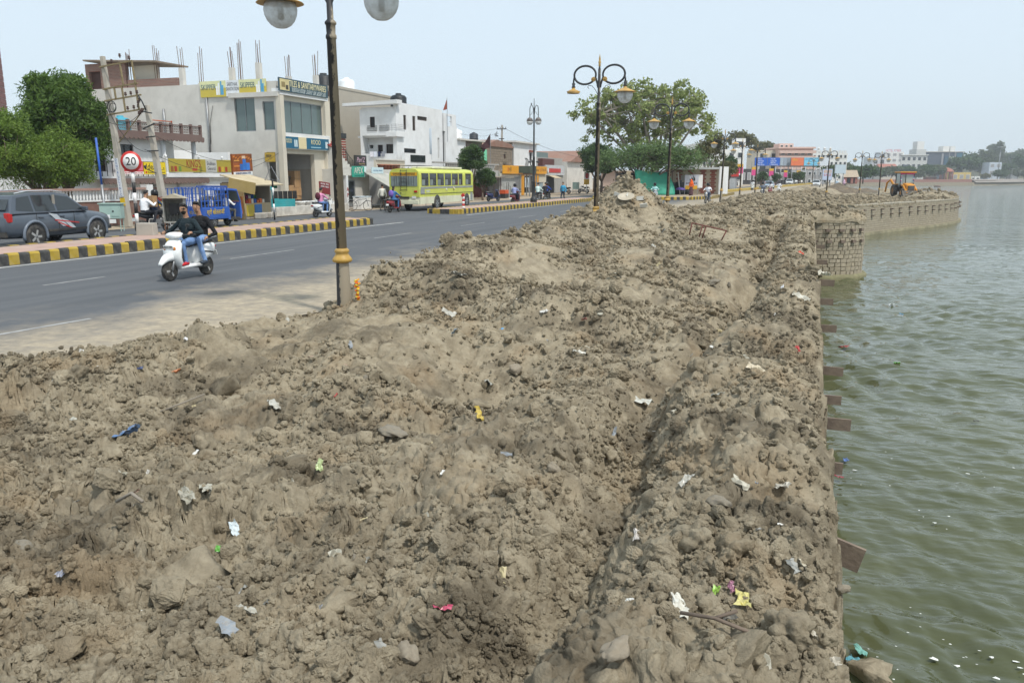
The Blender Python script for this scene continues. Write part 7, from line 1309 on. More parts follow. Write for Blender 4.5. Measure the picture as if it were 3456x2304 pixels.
sh = thing('shed', 'ramshackle grey tin shed with a rusty roof behind the parked scooter', 'shed'); B().b2(-33, -31.6, 77.5, 81.5, 0, .1).build('floor', M_EARTH, sh); B().b2(-33, -32.9, 77.5, 81.5, .1, 2.1).build('back_wall', paint('#6a2c28', .8, dirt=.4), sh); B().b2(-32.5, -31.2, 81.6, 86.6, 0, 2.1).build('tin_wall', mat('tin_grey', (.38, .39, .38), .6, .2, 2, dirt=.3), sh); B().box((-32, 79.6, 2.25), (2.6, 5.0, .05), ry=R(5)).build('tin_roof', mat('rust_tin', (.24, .19, .14), .8, .3), sh); B().box((-32, 84.3, 2.2), (2.2, 4.6, .05), ry=R(-3)).build('tin_roof', mat('pale_tin', (.48, .46, .42), .7, .2), sh)
for y in (77.4, 79.5, 81.4): B().cyl((-31, y, 0), (-31, y, 2.2), .05, n=6).build('post', M_WOOD, sh)
o = thing('iron_rack', 'black iron stair-shaped rack leaning on the tin shed', 'rack', (-30.9, 83, 0))
for k in range(4): B().tube([(0, k * .55, 0), (0, k * .55, 1.6 - k * .4), (0, k * .55 + .55, 1.6 - k * .4), (0, k * .55 + .55, 0)], .025, 4).build('rail', M_BLKP, o)
o = thing('oil_crate', 'orange and black crate beside the shed post', 'crate', (-30.3, 80.6, 0)); B().b2(-.3, .3, -.5, .5, 0, .45).build('lower_box', M_BLKP, o); B().b2(-.32, .32, -.52, .52, .45, .85).build('upper_box', paint('#c8562a'), o)
tf = thing('transformer', 'green transformer on a raised four-legged frame in front of the yellow shop', 'transformer', (-30.6, 89.6, 0)); B().b2(-.5, .6, -.8, .9, 2.55, 3.4).build('tank_body', mat('transformer_green', (.07, .085, .06), .6, .2), tf); B().b2(-.7, .7, -1.6, -.9, 2.6, 3.4).build('fuse_box', mat('transformer_green', (.07, .085, .06), .6, .2), tf)
for x, y in ((-.6, -1.5), (.6, -1.5), (-.6, .9), (.6, .9)): B().cyl((x, y, 0), (x, y, 2.55), .07, n=6).build('leg', M_STEEL, tf)
B().cyl((.6, -1.5, 0), (-.6, .9, 2.5), .04, n=5).build('brace', M_STEEL, tf); B().b2(-.75, .75, -1.7, 1.0, 2.45, 2.55).build('platform', M_RUST, tf); B().torus((.2, .3, 3.75), .35, .06, 'x', 14, 5).build('bushing_coil', M_TRIM, tf)
for k in range(4): B().tube([(0, -1.3 + .3 * k, 3.4), (.1, -1.3 + .33 * k, 4.0), (-.1, -1.2 + .2 * k, 4.3)], .03, 5).build('cable', M_BLKP, tf)
o = thing('junction_cabinet', 'grey-blue street cabinet at the foot of the yellow shop', 'electrical box', (-30.3, 92.6, 0), R(10)); B().b2(-.3, .3, -1.0, 1.0, .15, 1.5).build('cabinet', mat('cabinet_blue', (.30, .38, .42), .5, .1), o, bevel=.03); B().b2(-.34, .34, -1.05, 1.05, 1.5, 1.56).build('lid', M_STEEL, o); B().b2(-.32, .32, -1.02, 1.02, 0, .15).build('plinth', M_CONC, o)
o = thing('notice_sign', 'white and yellow upright notice sign by the roadside tree', 'sign', (-27.5, 104, 0), R(-20)); B().cyl((0, 0, 0), (0, 0, 1.4), .05, n=8).build('post', M_WHT, o); B().b2(-.05, .05, -.55, .55, 1.9, 2.75).build('white_panel', M_WHT, o); B().b2(-.05, .05, -.55, .55, 1.2, 1.88).build('yellow_panel', paint('#d8a818'), o); B().lathe([(.28, -.01), (.38, -.01), (.38, .01), (.28, .01)], (.06, 0, 2.33), 20, Matrix.Rotation(R(90), 3, 'Y')).build('red_ring', M_RED, o)
for k, (x, y, c, lb) in enumerate([(-29.5, 101, '#202226', 'black motorbike parked left of the green street box'), (-28.6, 106.5, '#23262a', 'dark motorbike parked behind the notice sign'), (-27.2, 111, '#1d2228', 'motorbike parked under the roadside tree'), (-24.5, 113, '#d8dadc', 'white and dark motorbike parked right of the walking man')]): motorcycle(lb, (x, y, 0), R(60 + 10 * k), c, 'scooters and bikes on the road', lean=R(7))
o = thing('junction_cabinet', 'pale green box on legs between the parked motorbikes', 'electrical box', (-28.8, 103.5, 0)); B().b2(-.3, .3, -.6, .6, .6, 1.5).build('cabinet', M_GRN, o); [B().cyl((x, y, 0), (x, y, .6), .04, n=5).build('leg', M_STEEL, o) for x in (-.25, .25) for y in (-.5, .5)]
o = thing('white_van', 'white van parked behind the motorbikes at the left kerb', 'van', (-25.0, 118, 0), R(80)); B().loft([oval(0, y, z, .85, hh, 14, 4) for y, z, hh in ((-2, .95, .5), (-1.9, 1.05, .72), (.9, 1.05, .72), (1.4, .85, .5), (1.95, .7, .3))]).build('body', paint('#e0e0dc', .3), o); [wheel(o, (s * .75, y, .3), .3, .2) for s in (-1, 1) for y in (-1.3, 1.3)]; B().b2(-.87, .87, -1.4, .6, 1.2, 1.6).build('window_band', M_GLASS, o)
o = thing('house', 'pale pink low house beyond the left-hand parked bikes', 'building'); B().b2(-30, -27, 122, 134, 0, 3.0).build('wall', plaster('pale_pink', (.62, .47, .40)), o); B().b2(-26.98, -26.9, 123, 127, .9, 1.9).build('shutter', paint('#6a2a24'), o); B().b2(-30.4, -26.4, 121.5, 134.5, 3.0, 3.2).build('roof_slab', M_OFF, o)
o = thing('house', 'dark tiled-roof house with a red shop panel at far left of the island tree', 'building'); B().b2(-45, -36, 124, 140, 0, 4.5).build('wall', M_OFF, o); B().prism([(124, 4.5), (140, 4.5), (132, 6.4)], 'x', -45.5, -35.5).build('tiled_roof', plaster('old_roof', (.26, .14, .10), .4), o)
# ---- things on the island
hut = thing('striped_hut', 'flat-roofed hut with brick-red toothed stripes and a blank white end wall', 'hut', (-12.2, 95.5, .27), R(-10))
hwid, hh = 6.2, 2.75; B().b2(-hwid / 2, hwid / 2, -1.5, 1.5, 0, hh).build('wall', plaster('hut_cream', (.55, .47, .36), .3), hut); B().b2(-hwid / 2 - .3, hwid / 2 + .05, -1.9, 1.7, hh, hh + .22).build('roof_slab', M_WHITE, hut); B().b2(hwid / 2 + .003, hwid / 2 + .12, -1.9, 1.6, 0, hh + .3).build('end_wall', M_WHITE, hut)
for k, xc in enumerate((-2.9, -1.55, -.2, 1.2, 2.35)):
    for z in range(12):
        w_ = .75 if z % 2 else .42; B().b2(xc - w_ / 2 + (.1 if k == 0 else 0), xc + w_ / 2, -1.53, -1.5, .1 + z * .215, .1 + z * .215 + .2).build('brick_tooth', plaster('brick_red', (.30, .10, .07), .2), hut)
B().b2(hwid / 2 - .25, hwid / 2, -1.535, -1.5, 0, hh).build('edge_band', plaster('hut_cream', (.55, .47, .36), .3), hut)
for xc in (-1.0, .75): B().b2(xc - .35, xc + .35, -1.545, -1.5, 1.5, 2.1).build('vent_panel', M_GREYW, hut)
for k, (x, y) in enumerate([(-14.6, 91.9), (-13.6, 92.3), (-12.9, 92.6)]): tank(['black water drum by the green tarpaulin', 'black water drum in the middle of the three by the hut', 'black water drum behind the leaning plank'][k], (x, y, .27), .62, 1.45, '#24282a', 'black drums by the hut')
o = thing('standing_banner', 'grey-white banner with a black three-bar mark and lettering in front of the hut', 'sign', (-12.05, 90.2, .27), R(18)); B().b2(-.75, .75, -.03, .03, .75, 2.15).build('board', paint('#b9bcc6', .6), o); B().b2(.75, 1.2, -.03, .4, .75, 2.15).build('side_board', M_WHT, o); B().b2(-.65, .65, -.04, -.03, .6, 1.0).build('yellow_strip', paint('#cfa01c'), o)
for k in range(3): x = -.18 + k * .22; h3 = .28 + .17 * k; B().prism([(x - .06, 1.5), (x + .12, 1.5), (x + .12 - .16 * 0, 1.5 + h3 * .35), (x - .02 - .04 * k, 1.5 + h3)], 'y', -.045, -.035).build('bar_mark', M_BLKP, o)
text('adidas', (0, -.04, 1.27), FY, .42, M_BLKP, o, fit=1.2)
for x in (-.7, .7): B().cyl((x, .05, 0), (x, .05, .8), .03, n=6).build('leg', M_STEEL, o)
tp = thing('tarpaulin', 'green tarpaulin stretched as a tent between the tree and the drums', 'tarpaulin', (-15.9, 88.6, .27), R(20)); b = B(); n1, n2 = 14, 12; vs_ = []
for i in range(n1):
    for j in range(n2): u_, w_ = i / (n1 - 1), j / (n2 - 1); vs_.append((-2.0 + 4.1 * u_ * (.92 + .10 * (1 - w_)) + .12 * math.sin(5 * w_), -.9 * (1 - w_) + .12 * math.sin(6 * u_ + 3 * w_), (2.75 - .55 * u_ + .25 * u_ * u_) * w_ - .10 * math.sin(math.pi * u_) * w_))
b.add(vs_, [(i * n2 + j, (i + 1) * n2 + j, (i + 1) * n2 + j + 1, i * n2 + j + 1) for i in range(n1 - 1) for j in range(n2 - 1)], smooth=True); c_ = b.build('sheet', mat('tarp_green', (.035, .30, .20), .6, .15, 1.0), tp); c_.modifiers.new('t', 'SOLIDIFY').thickness = .015; B().cyl((2.0, .2, 0), (2.1, .3, 2.6), .04, n=6).build('pole', M_WOOD, tp); B().cyl((-1.9, .2, 0), (-2.0, .2, 2.9), .04, n=6).build('pole', M_WOOD, tp)
o = thing('plank', 'pale timber plank leaning against the drums', 'plank', (-13.4, 90.3, .27), R(20)); B().box((0, 0, 1.2), (.12, .04, 2.5), ry=R(-8)).build('board', M_OFF, o); o = thing('umbrella', 'small purple umbrella on the ground by the drums', 'umbrella', (-13.2, 90.0, .8)); B().lathe([(.6, 0), (.45, .16), (.2, .26), (0, .3)], n=8).build('canopy', paint('#7a64b8', .6), o); B().cyl((0, 0, -.5), (0, 0, .35), .015, n=6).build('shaft', M_STEEL, o)
o = thing('iron_locker', 'tall dark grey iron cabin with faded lettering behind the mud heap', 'cabin', (-19.3, 90.5, .1), R(20)); B().b2(-1.2, 1.2, -.6, .6, 0, 2.5).build('shell', mat('dark_cabin', (.10, .115, .14), .6, .15, 2, dirt=.2), o); B().b2(-1.3, 1.3, -.7, .7, 2.5, 2.56).build('roof', M_IRON, o); [B().b2(-1.1 + k * .75, -.45 + k * .75, -.62, -.6, .1, 2.3).build('door', mat('dark_cabin2', (.13, .145, .165), .6, .2), o) for k in range(3)]; text('8055', (0, -.63, 2.15), FY, .4, paint('#8a9098'), o)
o = thing('concrete_block', 'grey concrete block lying beside the tall mud heap', 'block', (-17.6, 78.2, .27), R(20)); B().box((0, 0, .28), (1.4, .7, .55)).build('body', M_CONC, o, bevel=.03)
tag(B().prism([(-.3, 0), (.3, 0), (0, .5)], 'y', -.05, .05).build('marker', paint('#e0a018'), None, loc=(-16.4, 78.4, .27)), 'small yellow triangular marker stone on the island', 'marker')
# ---------------------------------------------------------------- trees
def leaf_mat(name, a, c):
    m = bpy.data.materials.new(name); m.use_nodes = True; n = m.node_tree.nodes; l = m.node_tree.links; b = n['Principled BSDF']; b.inputs['Roughness'].default_value = .55; b.inputs['Specular IOR Level'].default_value = .25
    co = ramp(n, l, world_noise(n, l, 1.4, 6, .7), [(.32, a), (.68, c)]); l.new(co, b.inputs['Base Color']); tr_ = n.new('ShaderNodeBsdfTranslucent'); l.new(co, tr_.inputs[0]); mx = n.new('ShaderNodeMixShader'); mx.inputs[0].default_value = .3
    out = n['Material Output']; l.new(b.outputs[0], mx.inputs[1]); l.new(tr_.outputs[0], mx.inputs[2]); l.new(mx.outputs[0], out.inputs[0]); return m
def leaves_mesh(name, C, per, spread, size, m, seed, asp=.45, droop=0., flat=0.):
    rg_ = np.random.default_rng(seed); C = np.asarray(C, float); n = len(C) * per; c = np.repeat(C, per, 0)
    v = rg_.standard_normal((n, 3)); v /= np.linalg.norm(v, axis=1)[:, None] + 1e-9; sp_ = np.repeat(spread if hasattr(spread, '__len__') else np.full(len(C), spread), per)
    c = c + v * (sp_ * rg_.random(n) ** .45)[:, None] * np.array([1, 1, .75])
    d = rg_.standard_normal((n, 3)) + v * .6; d[:, 2] -= droop; d[:, 2] *= (1 - flat); d /= np.linalg.norm(d, axis=1)[:, None]
    e = np.cross(d, rg_.standard_normal((n, 3))); e /= np.linalg.norm(e, axis=1)[:, None] + 1e-9; L_ = size * (.6 + .8 * rg_.random(n))[:, None]; W_ = L_ * asp
    P = np.stack([c - d * L_ * .5, c + e * W_ * .5, c + d * L_ * .5, c - e * W_ * .5], 1).reshape(-1, 3).astype(np.float32)
    me = bpy.data.meshes.new(name); me.vertices.add(4 * n); me.vertices.foreach_set('co', P.reshape(-1)); me.loops.add(4 * n); me.loops.foreach_set('vertex_index', np.arange(4 * n, dtype=np.int32)); me.polygons.add(n); me.polygons.foreach_set('loop_start', np.arange(0, 4 * n, 4, dtype=np.int32)); me.polygons.foreach_set('loop_total', np.full(n, 4, np.int32)); me.update(calc_edges=True); me.materials.append(m); return me
M_BARK = mat('bark', (.17, .13, .10), .9, .3, 6, bump=.6, bscale=14); M_BARKP = mat('pale_bark', (.28, .245, .20), .9, .25, 4, bump=.5, bscale=10)
LM = {k: leaf_mat(k + '_leaf', a, c) for k, a, c in (('mango', (.035, .080, .016), (.13, .21, .04)), ('neem', (.085, .16, .022), (.22, .31, .06)), ('peepal', (.17, .225, .065), (.36, .40, .15)), ('mesq', (.085, .155, .055), (.19, .27, .10)), ('dark', (.038, .082, .022), (.10, .16, .05)), ('dry', (.12, .13, .05), (.20, .19, .09)), ('far', (.075, .105, .045), (.13, .155, .07)))}
def tree(label, base, H_trunk, crown, rad, kind, nl=9, nt=7, per=200, spread=1.0, size=.22, seed=1, bark=None, r0=.3, asp=.45, hollow=.35, name='tree', group=None, droop=0., flat=0., lean=(0, 0)):
    """crown: centre relative to base, rad: its half sizes"""
    q_ = random.Random(seed); o = thing(name, label, 'tree', base, 0, group); b = B(); tips = []; spr = []
    top = Vector((lean[0], lean[1], H_trunk)); b.tube([(0, 0, -.2), (top.x * .3, top.y * .3, H_trunk * .35), (top.x * .7, top.y * .7, H_trunk * .75), top], [r0 * 1.25, r0, r0 * .85, r0 * .8], 9)
    C = Vector(crown)
    for i in range(nl):
        a = 2 * math.pi * (i + q_.uniform(-.3, .3)) / nl * 1.0 + (i % 2) * .5; el = q_.uniform(-.25, 1.0); rr = q_.uniform(.45, .7)
        T_ = C + Vector((math.cos(a) * math.cos(el) * rad[0] * rr, math.sin(a) * math.cos(el) * rad[1] * rr, math.sin(el) * rad[2] * rr))
        m1 = top.lerp(T_, .5) + Vector((q_.uniform(-.2, .2), q_.uniform(-.2, .2), -.08 * (T_ - top).length)); b.tube([top, m1, T_], [r0 * .5, r0 * .32, r0 * .18], 6)
        for j in range(nt):
            a2 = q_.uniform(0, 6.28); e2 = math.asin(q_.uniform(-.8, 1)); rr2 = q_.uniform(hollow + .35, 1.0)
            P = C + Vector((math.cos(a2) * math.cos(e2) * rad[0] * rr2, math.sin(a2) * math.cos(e2) * rad[1] * rr2, math.sin(e2) * rad[2] * rr2)); P = T_.lerp(P, .62 if j else 0.05)
            b.tube([T_, T_.lerp(P, .5) + Vector((q_.uniform(-.15, .15),) * 3), P], [r0 * .15, r0 * .09, r0 * .03], 4); tips.append(P); spr.append(spread * q_.uniform(.65, 1.2))
            if q_.random() < .5: tips.append(T_.lerp(P, .55)); spr.append(spread * .7)
    b.build('trunk', bark or M_BARK, o); cr_ = bpy.data.objects.new('crown', leaves_mesh('crown', tips, per, np.array(spr), size, LM[kind], seed, asp, droop, flat)); COL.objects.link(cr_); cr_.parent = o; return o
tree('dense dark green mango tree behind the boundary wall at far left', (-33.7, 29.6, 0), 1.4, (0, .3, 4.6), (2.6, 2.7, 3.1), 'mango', 12, 8, 330, .75, .24, 3, r0=.22, asp=.28, droop=.5)
tree('light yellow-green feathery tree in front of the mango tree at the left edge', (-32.2, 26.9, 0), 1.3, (.1, .4, 2.75), (1.9, 2.7, 1.9), 'neem', 11, 8, 380, .62, .13, 5, r0=.16, asp=.3, droop=.3)
tree('light green tree at the left frame edge above the grey car', (-32.6, 24.6, 0), 1.5, (.2, .2, 3.3), (2.0, 2.0, 2.3), 'neem', 8, 6, 330, .6, .13, 6, r0=.16, asp=.3, droop=.3)
tree('large spreading tree with open crown and bare limbs on the traffic island', (-17.4, 96.5, .27), 2.8, (-.9, .5, 8.3), (11.2, 8.0, 6.3), 'peepal', 16, 10, 52, .85, .34, 12, M_BARKP, .5, .8, .4, lean=(.3, 0))
tree('low feathery thorn tree spreading in front of the big island tree', (-16.6, 89.6, .27), 1.5, (.2, 0, 3.7), (9.0, 4.2, 2.1), 'mesq', 14, 9, 120, 1.1, .30, 13, M_BARK, .30, .30, .3, lean=(-1.0, .2), flat=.5)
tree('brownish sparse tree at the right side of the big island tree', (-11.6, 102.6, .2), 2.4, (.0, 0, 5.0), (2.4, 2.4, 2.6), 'dry', 8, 6, 60, .7, .26, 17, M_BARKP, .14, .6, .3)
tree('small dark green roadside tree right of the bus', (-30.0, 70.9, 0), 1.1, (0, .3, 3.6), (1.5, 1.7, 1.75), 'dark', 9, 6, 210, .5, .20, 19, r0=.12)
tree('small dark green bush tree leaning right of the bus', (-29.6, 72.8, 0), .7, (.2, .4, 2.0), (1.2, 1.4, 1.3), 'dark', 7, 5, 200, .45, .20, 20, r0=.1)
tree('round roadside tree behind the walking man in the checked shirt', (-25.6, 104.5, 0), 1.5, (0, 0, 3.7), (3.3, 3.3, 2.3), 'dark', 10, 7, 200, .7, .26, 23, r0=.2); tree('green tree behind the yellow sign board', (-29.5, 116, 0), 2, (0, 0, 5.0), (3.0, 3, 2.4), 'dark', 9, 6, 160, .8, .3, 24, r0=.2)
tree('pale green tree beyond the right end of the striped hut', (-12.5, 132, 0), 2, (0, 0, 3.4), (2.2, 2, 1.6), 'dry', 7, 5, 80, .7, .3, 25, r0=.2); tree('tall thin dark tree beyond the striped hut', (-13.5, 150, 0), 1.5, (0, 0, 3.8), (1.5, 1.5, 2.6), 'dark', 7, 5, 100, .8, .34, 26, r0=.2)
# ---------------------------------------------------------------- far skyline
YAW, PIT, FP = R(20.05), R(11.68), 1833.
_fw = Vector((-math.sin(YAW) * math.cos(PIT), math.cos(YAW) * math.cos(PIT), -math.sin(PIT))); _rt = Vector((math.cos(YAW), math.sin(YAW), 0)); _up = _rt.cross(_fw)
def at(u, v, dep): return Vector((0, 0, 2.25)) + (_fw + _rt * ((u - 1176) / FP) + _up * ((784 - v) / FP)) * dep
def far_box(label, u0, u1, v0, v1, dep, m, thick=12, name='building', cat='building', turn=0., grp=None, storeys=0, wins=0, wm=None, roof=None, z0=None):
    """a block standing at its own distance: returns thing with local x to the right, y away, origin at the lower left front corner"""
    a = at(u0, v1, dep); c = at(u1, v0, dep); rz_ = math.atan2((at(u1, v1, dep) - a).y, (at(u1, v1, dep) - a).x) + turn; w_ = (at(u1, v1, dep) - a).length; zb = -.6 if z0 is None else z0; h = c.z - zb
    o = thing(name, label, cat, (a.x, a.y, zb), rz_, grp); B().b2(0, w_, 0, thick, 0, h).build('wall', m, o)
    if roof: B().b2(-.6, w_ + .6, -.8, thick, h, h + .5).build('roof_slab', roof, o)
    for s in range(storeys):
        for k in range(wins):
            x0 = w_ * (k + .2) / wins; x1 = w_ * (k + .8) / wins; zz = (h - a.z + zb) + (a.z - zb if False else 0); zlo = (a.z - zb) + (h - (a.z - zb)) * (s + .25) / storeys; zhi = (a.z - zb) + (h - (a.z - zb)) * (s + .75) / storeys
            x = B().b2(x0, x1, -.12, .05, zlo, zhi).build('window', M_WHITE, o); B().b2(x0 + .12, x1 - .12, -.16, -.12, zlo + .12, zhi - .12).build('pane', wm or M_GLASS, x)
    o['w'] = w_; o['h'] = h; return o
M_PINK = plaster('pink_plaster', (.66, .47, .40), .1); M_FCREAM = plaster('far_cream', (.60, .55, .45), .1); M_FW = plaster('far_white', (.74, .74, .72), .1); M_FG = plaster('far_grey', (.33, .33, .34), .2); M_NAVY = mat('dark_cladding', (.085, .105, .14), .5, .1); M_RROOF = plaster('red_roof', (.36, .13, .09), .1); M_FDARK = mat('shop_dark', (.06, .055, .055), .7, .3, .3)
far_box('white block behind the right edge of the big tree', 1596, 1648, 330, 420, 170, M_FW, storeys=3, wins=4); far_box('white stepped house rising right of the big tree', 1648, 1706, 344, 420, 200, M_FW, storeys=3, wins=3); far_box('small white roof room on the stepped house', 1690, 1712, 318, 344, 202, M_FW, 4, storeys=1, wins=1, z0=at(1700, 344, 202).z)
far_box('cream side block left of the pink building', 1736, 1788, 346, 420, 262, M_FCREAM, storeys=3, wins=2); p_ = far_box('pink apartment building with long balconies above the billboards', 1786, 1862, 342, 420, 258, M_PINK, 14, storeys=4, wins=5, roof=M_PINK)
for k in range(4): B().b2(-.5, p_['w'] + .5, -1.6, -.1, p_['h'] * (.42 + .15 * k), p_['h'] * (.42 + .15 * k) + .9).build('balcony', M_PINK, p_)
far_box('pink roof storey of the apartment building', 1790, 1822, 330, 342, 262, M_PINK, 6, z0=at(1800, 342, 262).z, storeys=1, wins=3)
p_ = far_box('white palace-like building with crenellated roof and turrets', 1852, 1942, 352, 415, 300, M_FW, 16, storeys=4, wins=9)
for k in range(14): B().b2(p_['w'] * k / 14, p_['w'] * (k + .55) / 14, 0, .6, p_['h'], p_['h'] + .9).build('merlon', M_FW, p_)
for k in range(4): x = p_['w'] * (.12 + .15 * k); B().cyl((x, .6, p_['h']), (x, .6, p_['h'] + 1.4), .4, n=10).lathe([(.55, 0), (.4, .4), (0, .9)], (x, .6, p_['h'] + 1.4), 10).build('turret', M_FW, p_)
far_box('row of dark shop fronts under the blue billboard', 1700, 1816, 388, 422, 232, M_FDARK, 10, 'shop_row', 'shops', storeys=1, wins=9, wm=M_FG); far_box('dark arcade of shops under the cyan billboard', 1816, 1900, 390, 424, 240, M_FG, 10, 'shop_row', 'shops', storeys=2, wins=7)
o = far_box('grey shuttered shop right of the white hut', 1652, 1692, 402, 432, 150, M_FG, 6, 'shop', 'shop', storeys=0); B().b2(-.2, o['w'] + .2, -.25, -.05, o['h'] - .3, o['h'] + 1.0).build('red_fascia', M_RED, o); text('BODDY-DOC', (o['w'] / 2, -.26, o['h'] + .4), FY, .8, M_WHT, o, fit=o['w'] * .8); B().b2(.3, o['w'] - .3, -.1, .02, .4, o['h'] - .5).build('shutter', mat('shutter_grey', (.42, .43, .43), .5), o)
def hoarding(label, u0, u1, v0, v1, dep, cols, words=(), post=True, name='billboard'):
    a = at(u0, v1, dep); c = at(u1, v0, dep); w_ = (at(u1, v1, dep) - a).length; h = c.z - a.z; rz_ = math.atan2(_rt.y, _rt.x); o = thing(name, label, 'billboard', (a.x, a.y, 0), rz_)
    B().b2(0, w_, 0, .35, a.z, a.z + h).build('frame', M_STEEL, o); n = len(cols)
    for k, c_ in enumerate(cols): B().b2(w_ * k / n + .05, w_ * (k + 1) / n - .05, -.06, 0, a.z + .05, a.z + h - .05).build('print_panel', paint(c_, .5, var=.08), o)
    for tx, fx, fz, sz, c_, ft in words: text(tx, (w_ * fx, -.07, a.z + h * fz), FY, h * sz, paint(c_), o, fit=w_ * ft)
    if post:
        for f_ in (.15, .85): B().cyl((w_ * f_, .2, -.5), (w_ * f_, .2, a.z + .1), .14, n=8).build('post', M_STEEL, o)
    return o
W_ = '#eef2f6'
hoarding('wide bright blue billboard with white script in two halves', 1733, 1791, 362, 381, 214, ['#1f5fc4', '#1f5fc4'], [('सबका साथ', .20, .8, .2, W_, .16), ('सबका विकास', .24, .56, .2, W_, .24), ('आपका शहर', .22, .34, .2, W_, .18), ('हमारा संकल्प', .25, .13, .2, W_, .28), ('जल ही जीवन', .72, .8, .2, W_, .2), ('स्वच्छ नगर', .74, .56, .2, W_, .24), ('हरित नगर', .72, .34, .2, W_, .2), ('सबका सहयोग', .78, .13, .2, W_, .3)])
hoarding('pale grey billboard with dark figures beside the blue one', 1791, 1815, 362, 381, 215, ['#a9b6c2', '#9aa6b4', '#8d97a2']); hoarding('orange billboard half with a portrait silhouette', 1816, 1846, 362, 381, 214, ['#e07a52'], [('विकास', .3, .7, .3, '#e8c030', .4)]); hoarding('light cyan billboard half with a white swoosh', 1846, 1880, 362, 381, 214.2, ['#7fc8e8'], [('LAKE CITY HOMES', .35, .78, .18, '#3a4a8a', .5), ('residential plots', .5, .2, .16, '#2a7a9a', .7)]); hoarding('blank white billboard at the right end of the row', 1881, 1904, 362, 381, 214, ['#d6dce4'])
hoarding('tall poster hoarding in pink, yellow and blue bands', 1888, 1911, 388, 414, 190, ['#b8c4dc'], [('मेला', .5, .72, .4, '#e0a020', .8), ('SALE', .5, .45, .25, '#c83a3a', .7)]); hoarding('blank pale billboard on a white post near the pavilion', 1917, 1942, 378, 399, 200, ['#c4d2dc'])
for k, (u, v, d_) in enumerate([(1693, 392, 160), (1726, 397, 185), (1766, 399, 205), (1800, 402, 225), (1829, 402, 235), (1850, 402, 245), (1866, 404, 250)]):
    p0 = at(u, v, d_); o = thing('banner_pole', ['first pink and yellow pole banner, right of the white hut', 'second pink pole banner from the hut', 'third pink pole banner, left of the parked cars', 'fourth pink pole banner in the far row', 'fifth pink pole banner in the far row', 'sixth pink pole banner in the far row', 'last small pink pole banner on the far road'][k], 'banner', (p0.x, p0.y, 0), YAW, 'pink pole banners along the far road'); h_ = p0.z; B().cyl((0, .05, -.3), (0, .05, h_ + 2.5), .06, n=6).build('pole', M_STEEL, o); B().b2(.05, 1.2, 0, .04, h_ - .6, h_ + .7).build('pink_panel', paint('#d84a8a'), o); B().b2(.05, 1.2, 0, .04, h_ + .72, h_ + 1.3).build('yellow_panel', paint('#d8a830'), o)
pv = far_box('brick-red pavilion with tan pitched roof on the lake shore', 1938, 1968, 407, 418, 300, plaster('brick_pav', (.30, .11, .08)), 6, 'pavilion', 'pavilion', z0=-.5); B().prism([(-.8, pv['h']), (6.6, pv['h']), (4.5, pv['h'] + 2.6), (1.5, pv['h'] + 2.6)], 'x', -.4, pv['w'] + .4).build('tan_roof', plaster('tan_roof', (.42, .34, .25)), pv); [B().b2(x, x + .9, -.5, -.1, 0, pv['h']).build('pier', plaster('brick_pav2', (.36, .13, .10)), pv) for x in (0, pv['w'] * .5, pv['w'] - .9)]; B().b2(.9, pv['w'] - .9, -.08, -.03, .3, pv['h'] - .3).build('dark_opening', M_DARK, pv)
far_box('cream building with red eave behind the pavilion', 1936, 1958, 391, 418, 330, plaster('far_yellow', (.62, .50, .30), .1), 8, roof=M_RROOF, storeys=1, wins=3)
# far shore to the right of the platform
pw_ = thing('promenade_wall', 'long far promenade wall, red band above grey stone, along the lake', 'wall')
sh_p = [(12, 330), (19, 440)] + FAR[:3]; wall_run('stone_base', sh_p, WATER - .3, -1.0, 1.5, M_STONE, pw_, .4); wall_run('red_parapet', sh_p, -1.0, .55, 1.2, plaster('red_parapet', (.34, .17, .14), .2), pw_, 0)
pw2 = thing('quay_wall', 'low grey stone quay at the far right shore', 'wall'); wall_run('stone_base', FAR[2:], WATER - .3, -1.2, 2.5, M_STONE, pw2, .8); wall_run('grey_slope', [(x, y + 3) for x, y in FAR[2:]], -1.2, .6, 3, plaster('quay_grey', (.28, .25, .22), .3), pw2, 3)
far_box('white hotel building with red sign on its roof gable', 2030, 2072, 349, 400, 620, M_FW, 18, storeys=4, wins=3, wm=M_FG); far_box('pale grey wing of the hotel with large dark windows', 2001, 2031, 362, 400, 615, plaster('wing_grey', (.56, .58, .60), .1), 16, storeys=2, wins=2)
p_ = far_box('taller pale block of the hotel', 2018, 2034, 350, 400, 622, plaster('wing_grey', (.56, .58, .60), .1), 10, storeys=3, wins=1); g0 = at(2033, 346, 618); o = thing('roof_sign', 'red lettered roof sign on the white hotel', 'sign', (g0.x, g0.y, 0), YAW); text('HOTEL AMBER', (6.5, 0, g0.z), FY, 2.6, M_RED, o, fit=12); B().b2(.5, 12.5, .1, .3, g0.z - 2.5, g0.z - 1.4).build('support_rail', M_STEEL, o)
p_ = far_box('red-roofed cream villa below the hotel', 2022, 2060, 389, 412, 600, plaster('villa', (.60, .54, .46), .1), 12, storeys=1, wins=5); B().prism([(-1, p_['h']), (13, p_['h']), (6, p_['h'] + 4)], 'x', -.6, p_['w'] + .6).build('tiled_roof', M_RROOF, p_)
p_ = far_box('pale villa with arched balcony and dark ground glazing', 2066, 2126, 357, 405, 620, plaster('villa2', (.58, .58, .56), .1), 16, storeys=3, wins=5, roof=M_FW); B().b2(2, p_['w'] * .35, -.3, -.05, p_['h'] * .18, p_['h'] * .62).build('dark_glazing', M_NAVY, p_); B().b2(p_['w'] * .4, p_['w'] * .8, -.5, -.2, p_['h'] * .3, p_['h'] * .38).build('balcony', M_FW, p_)
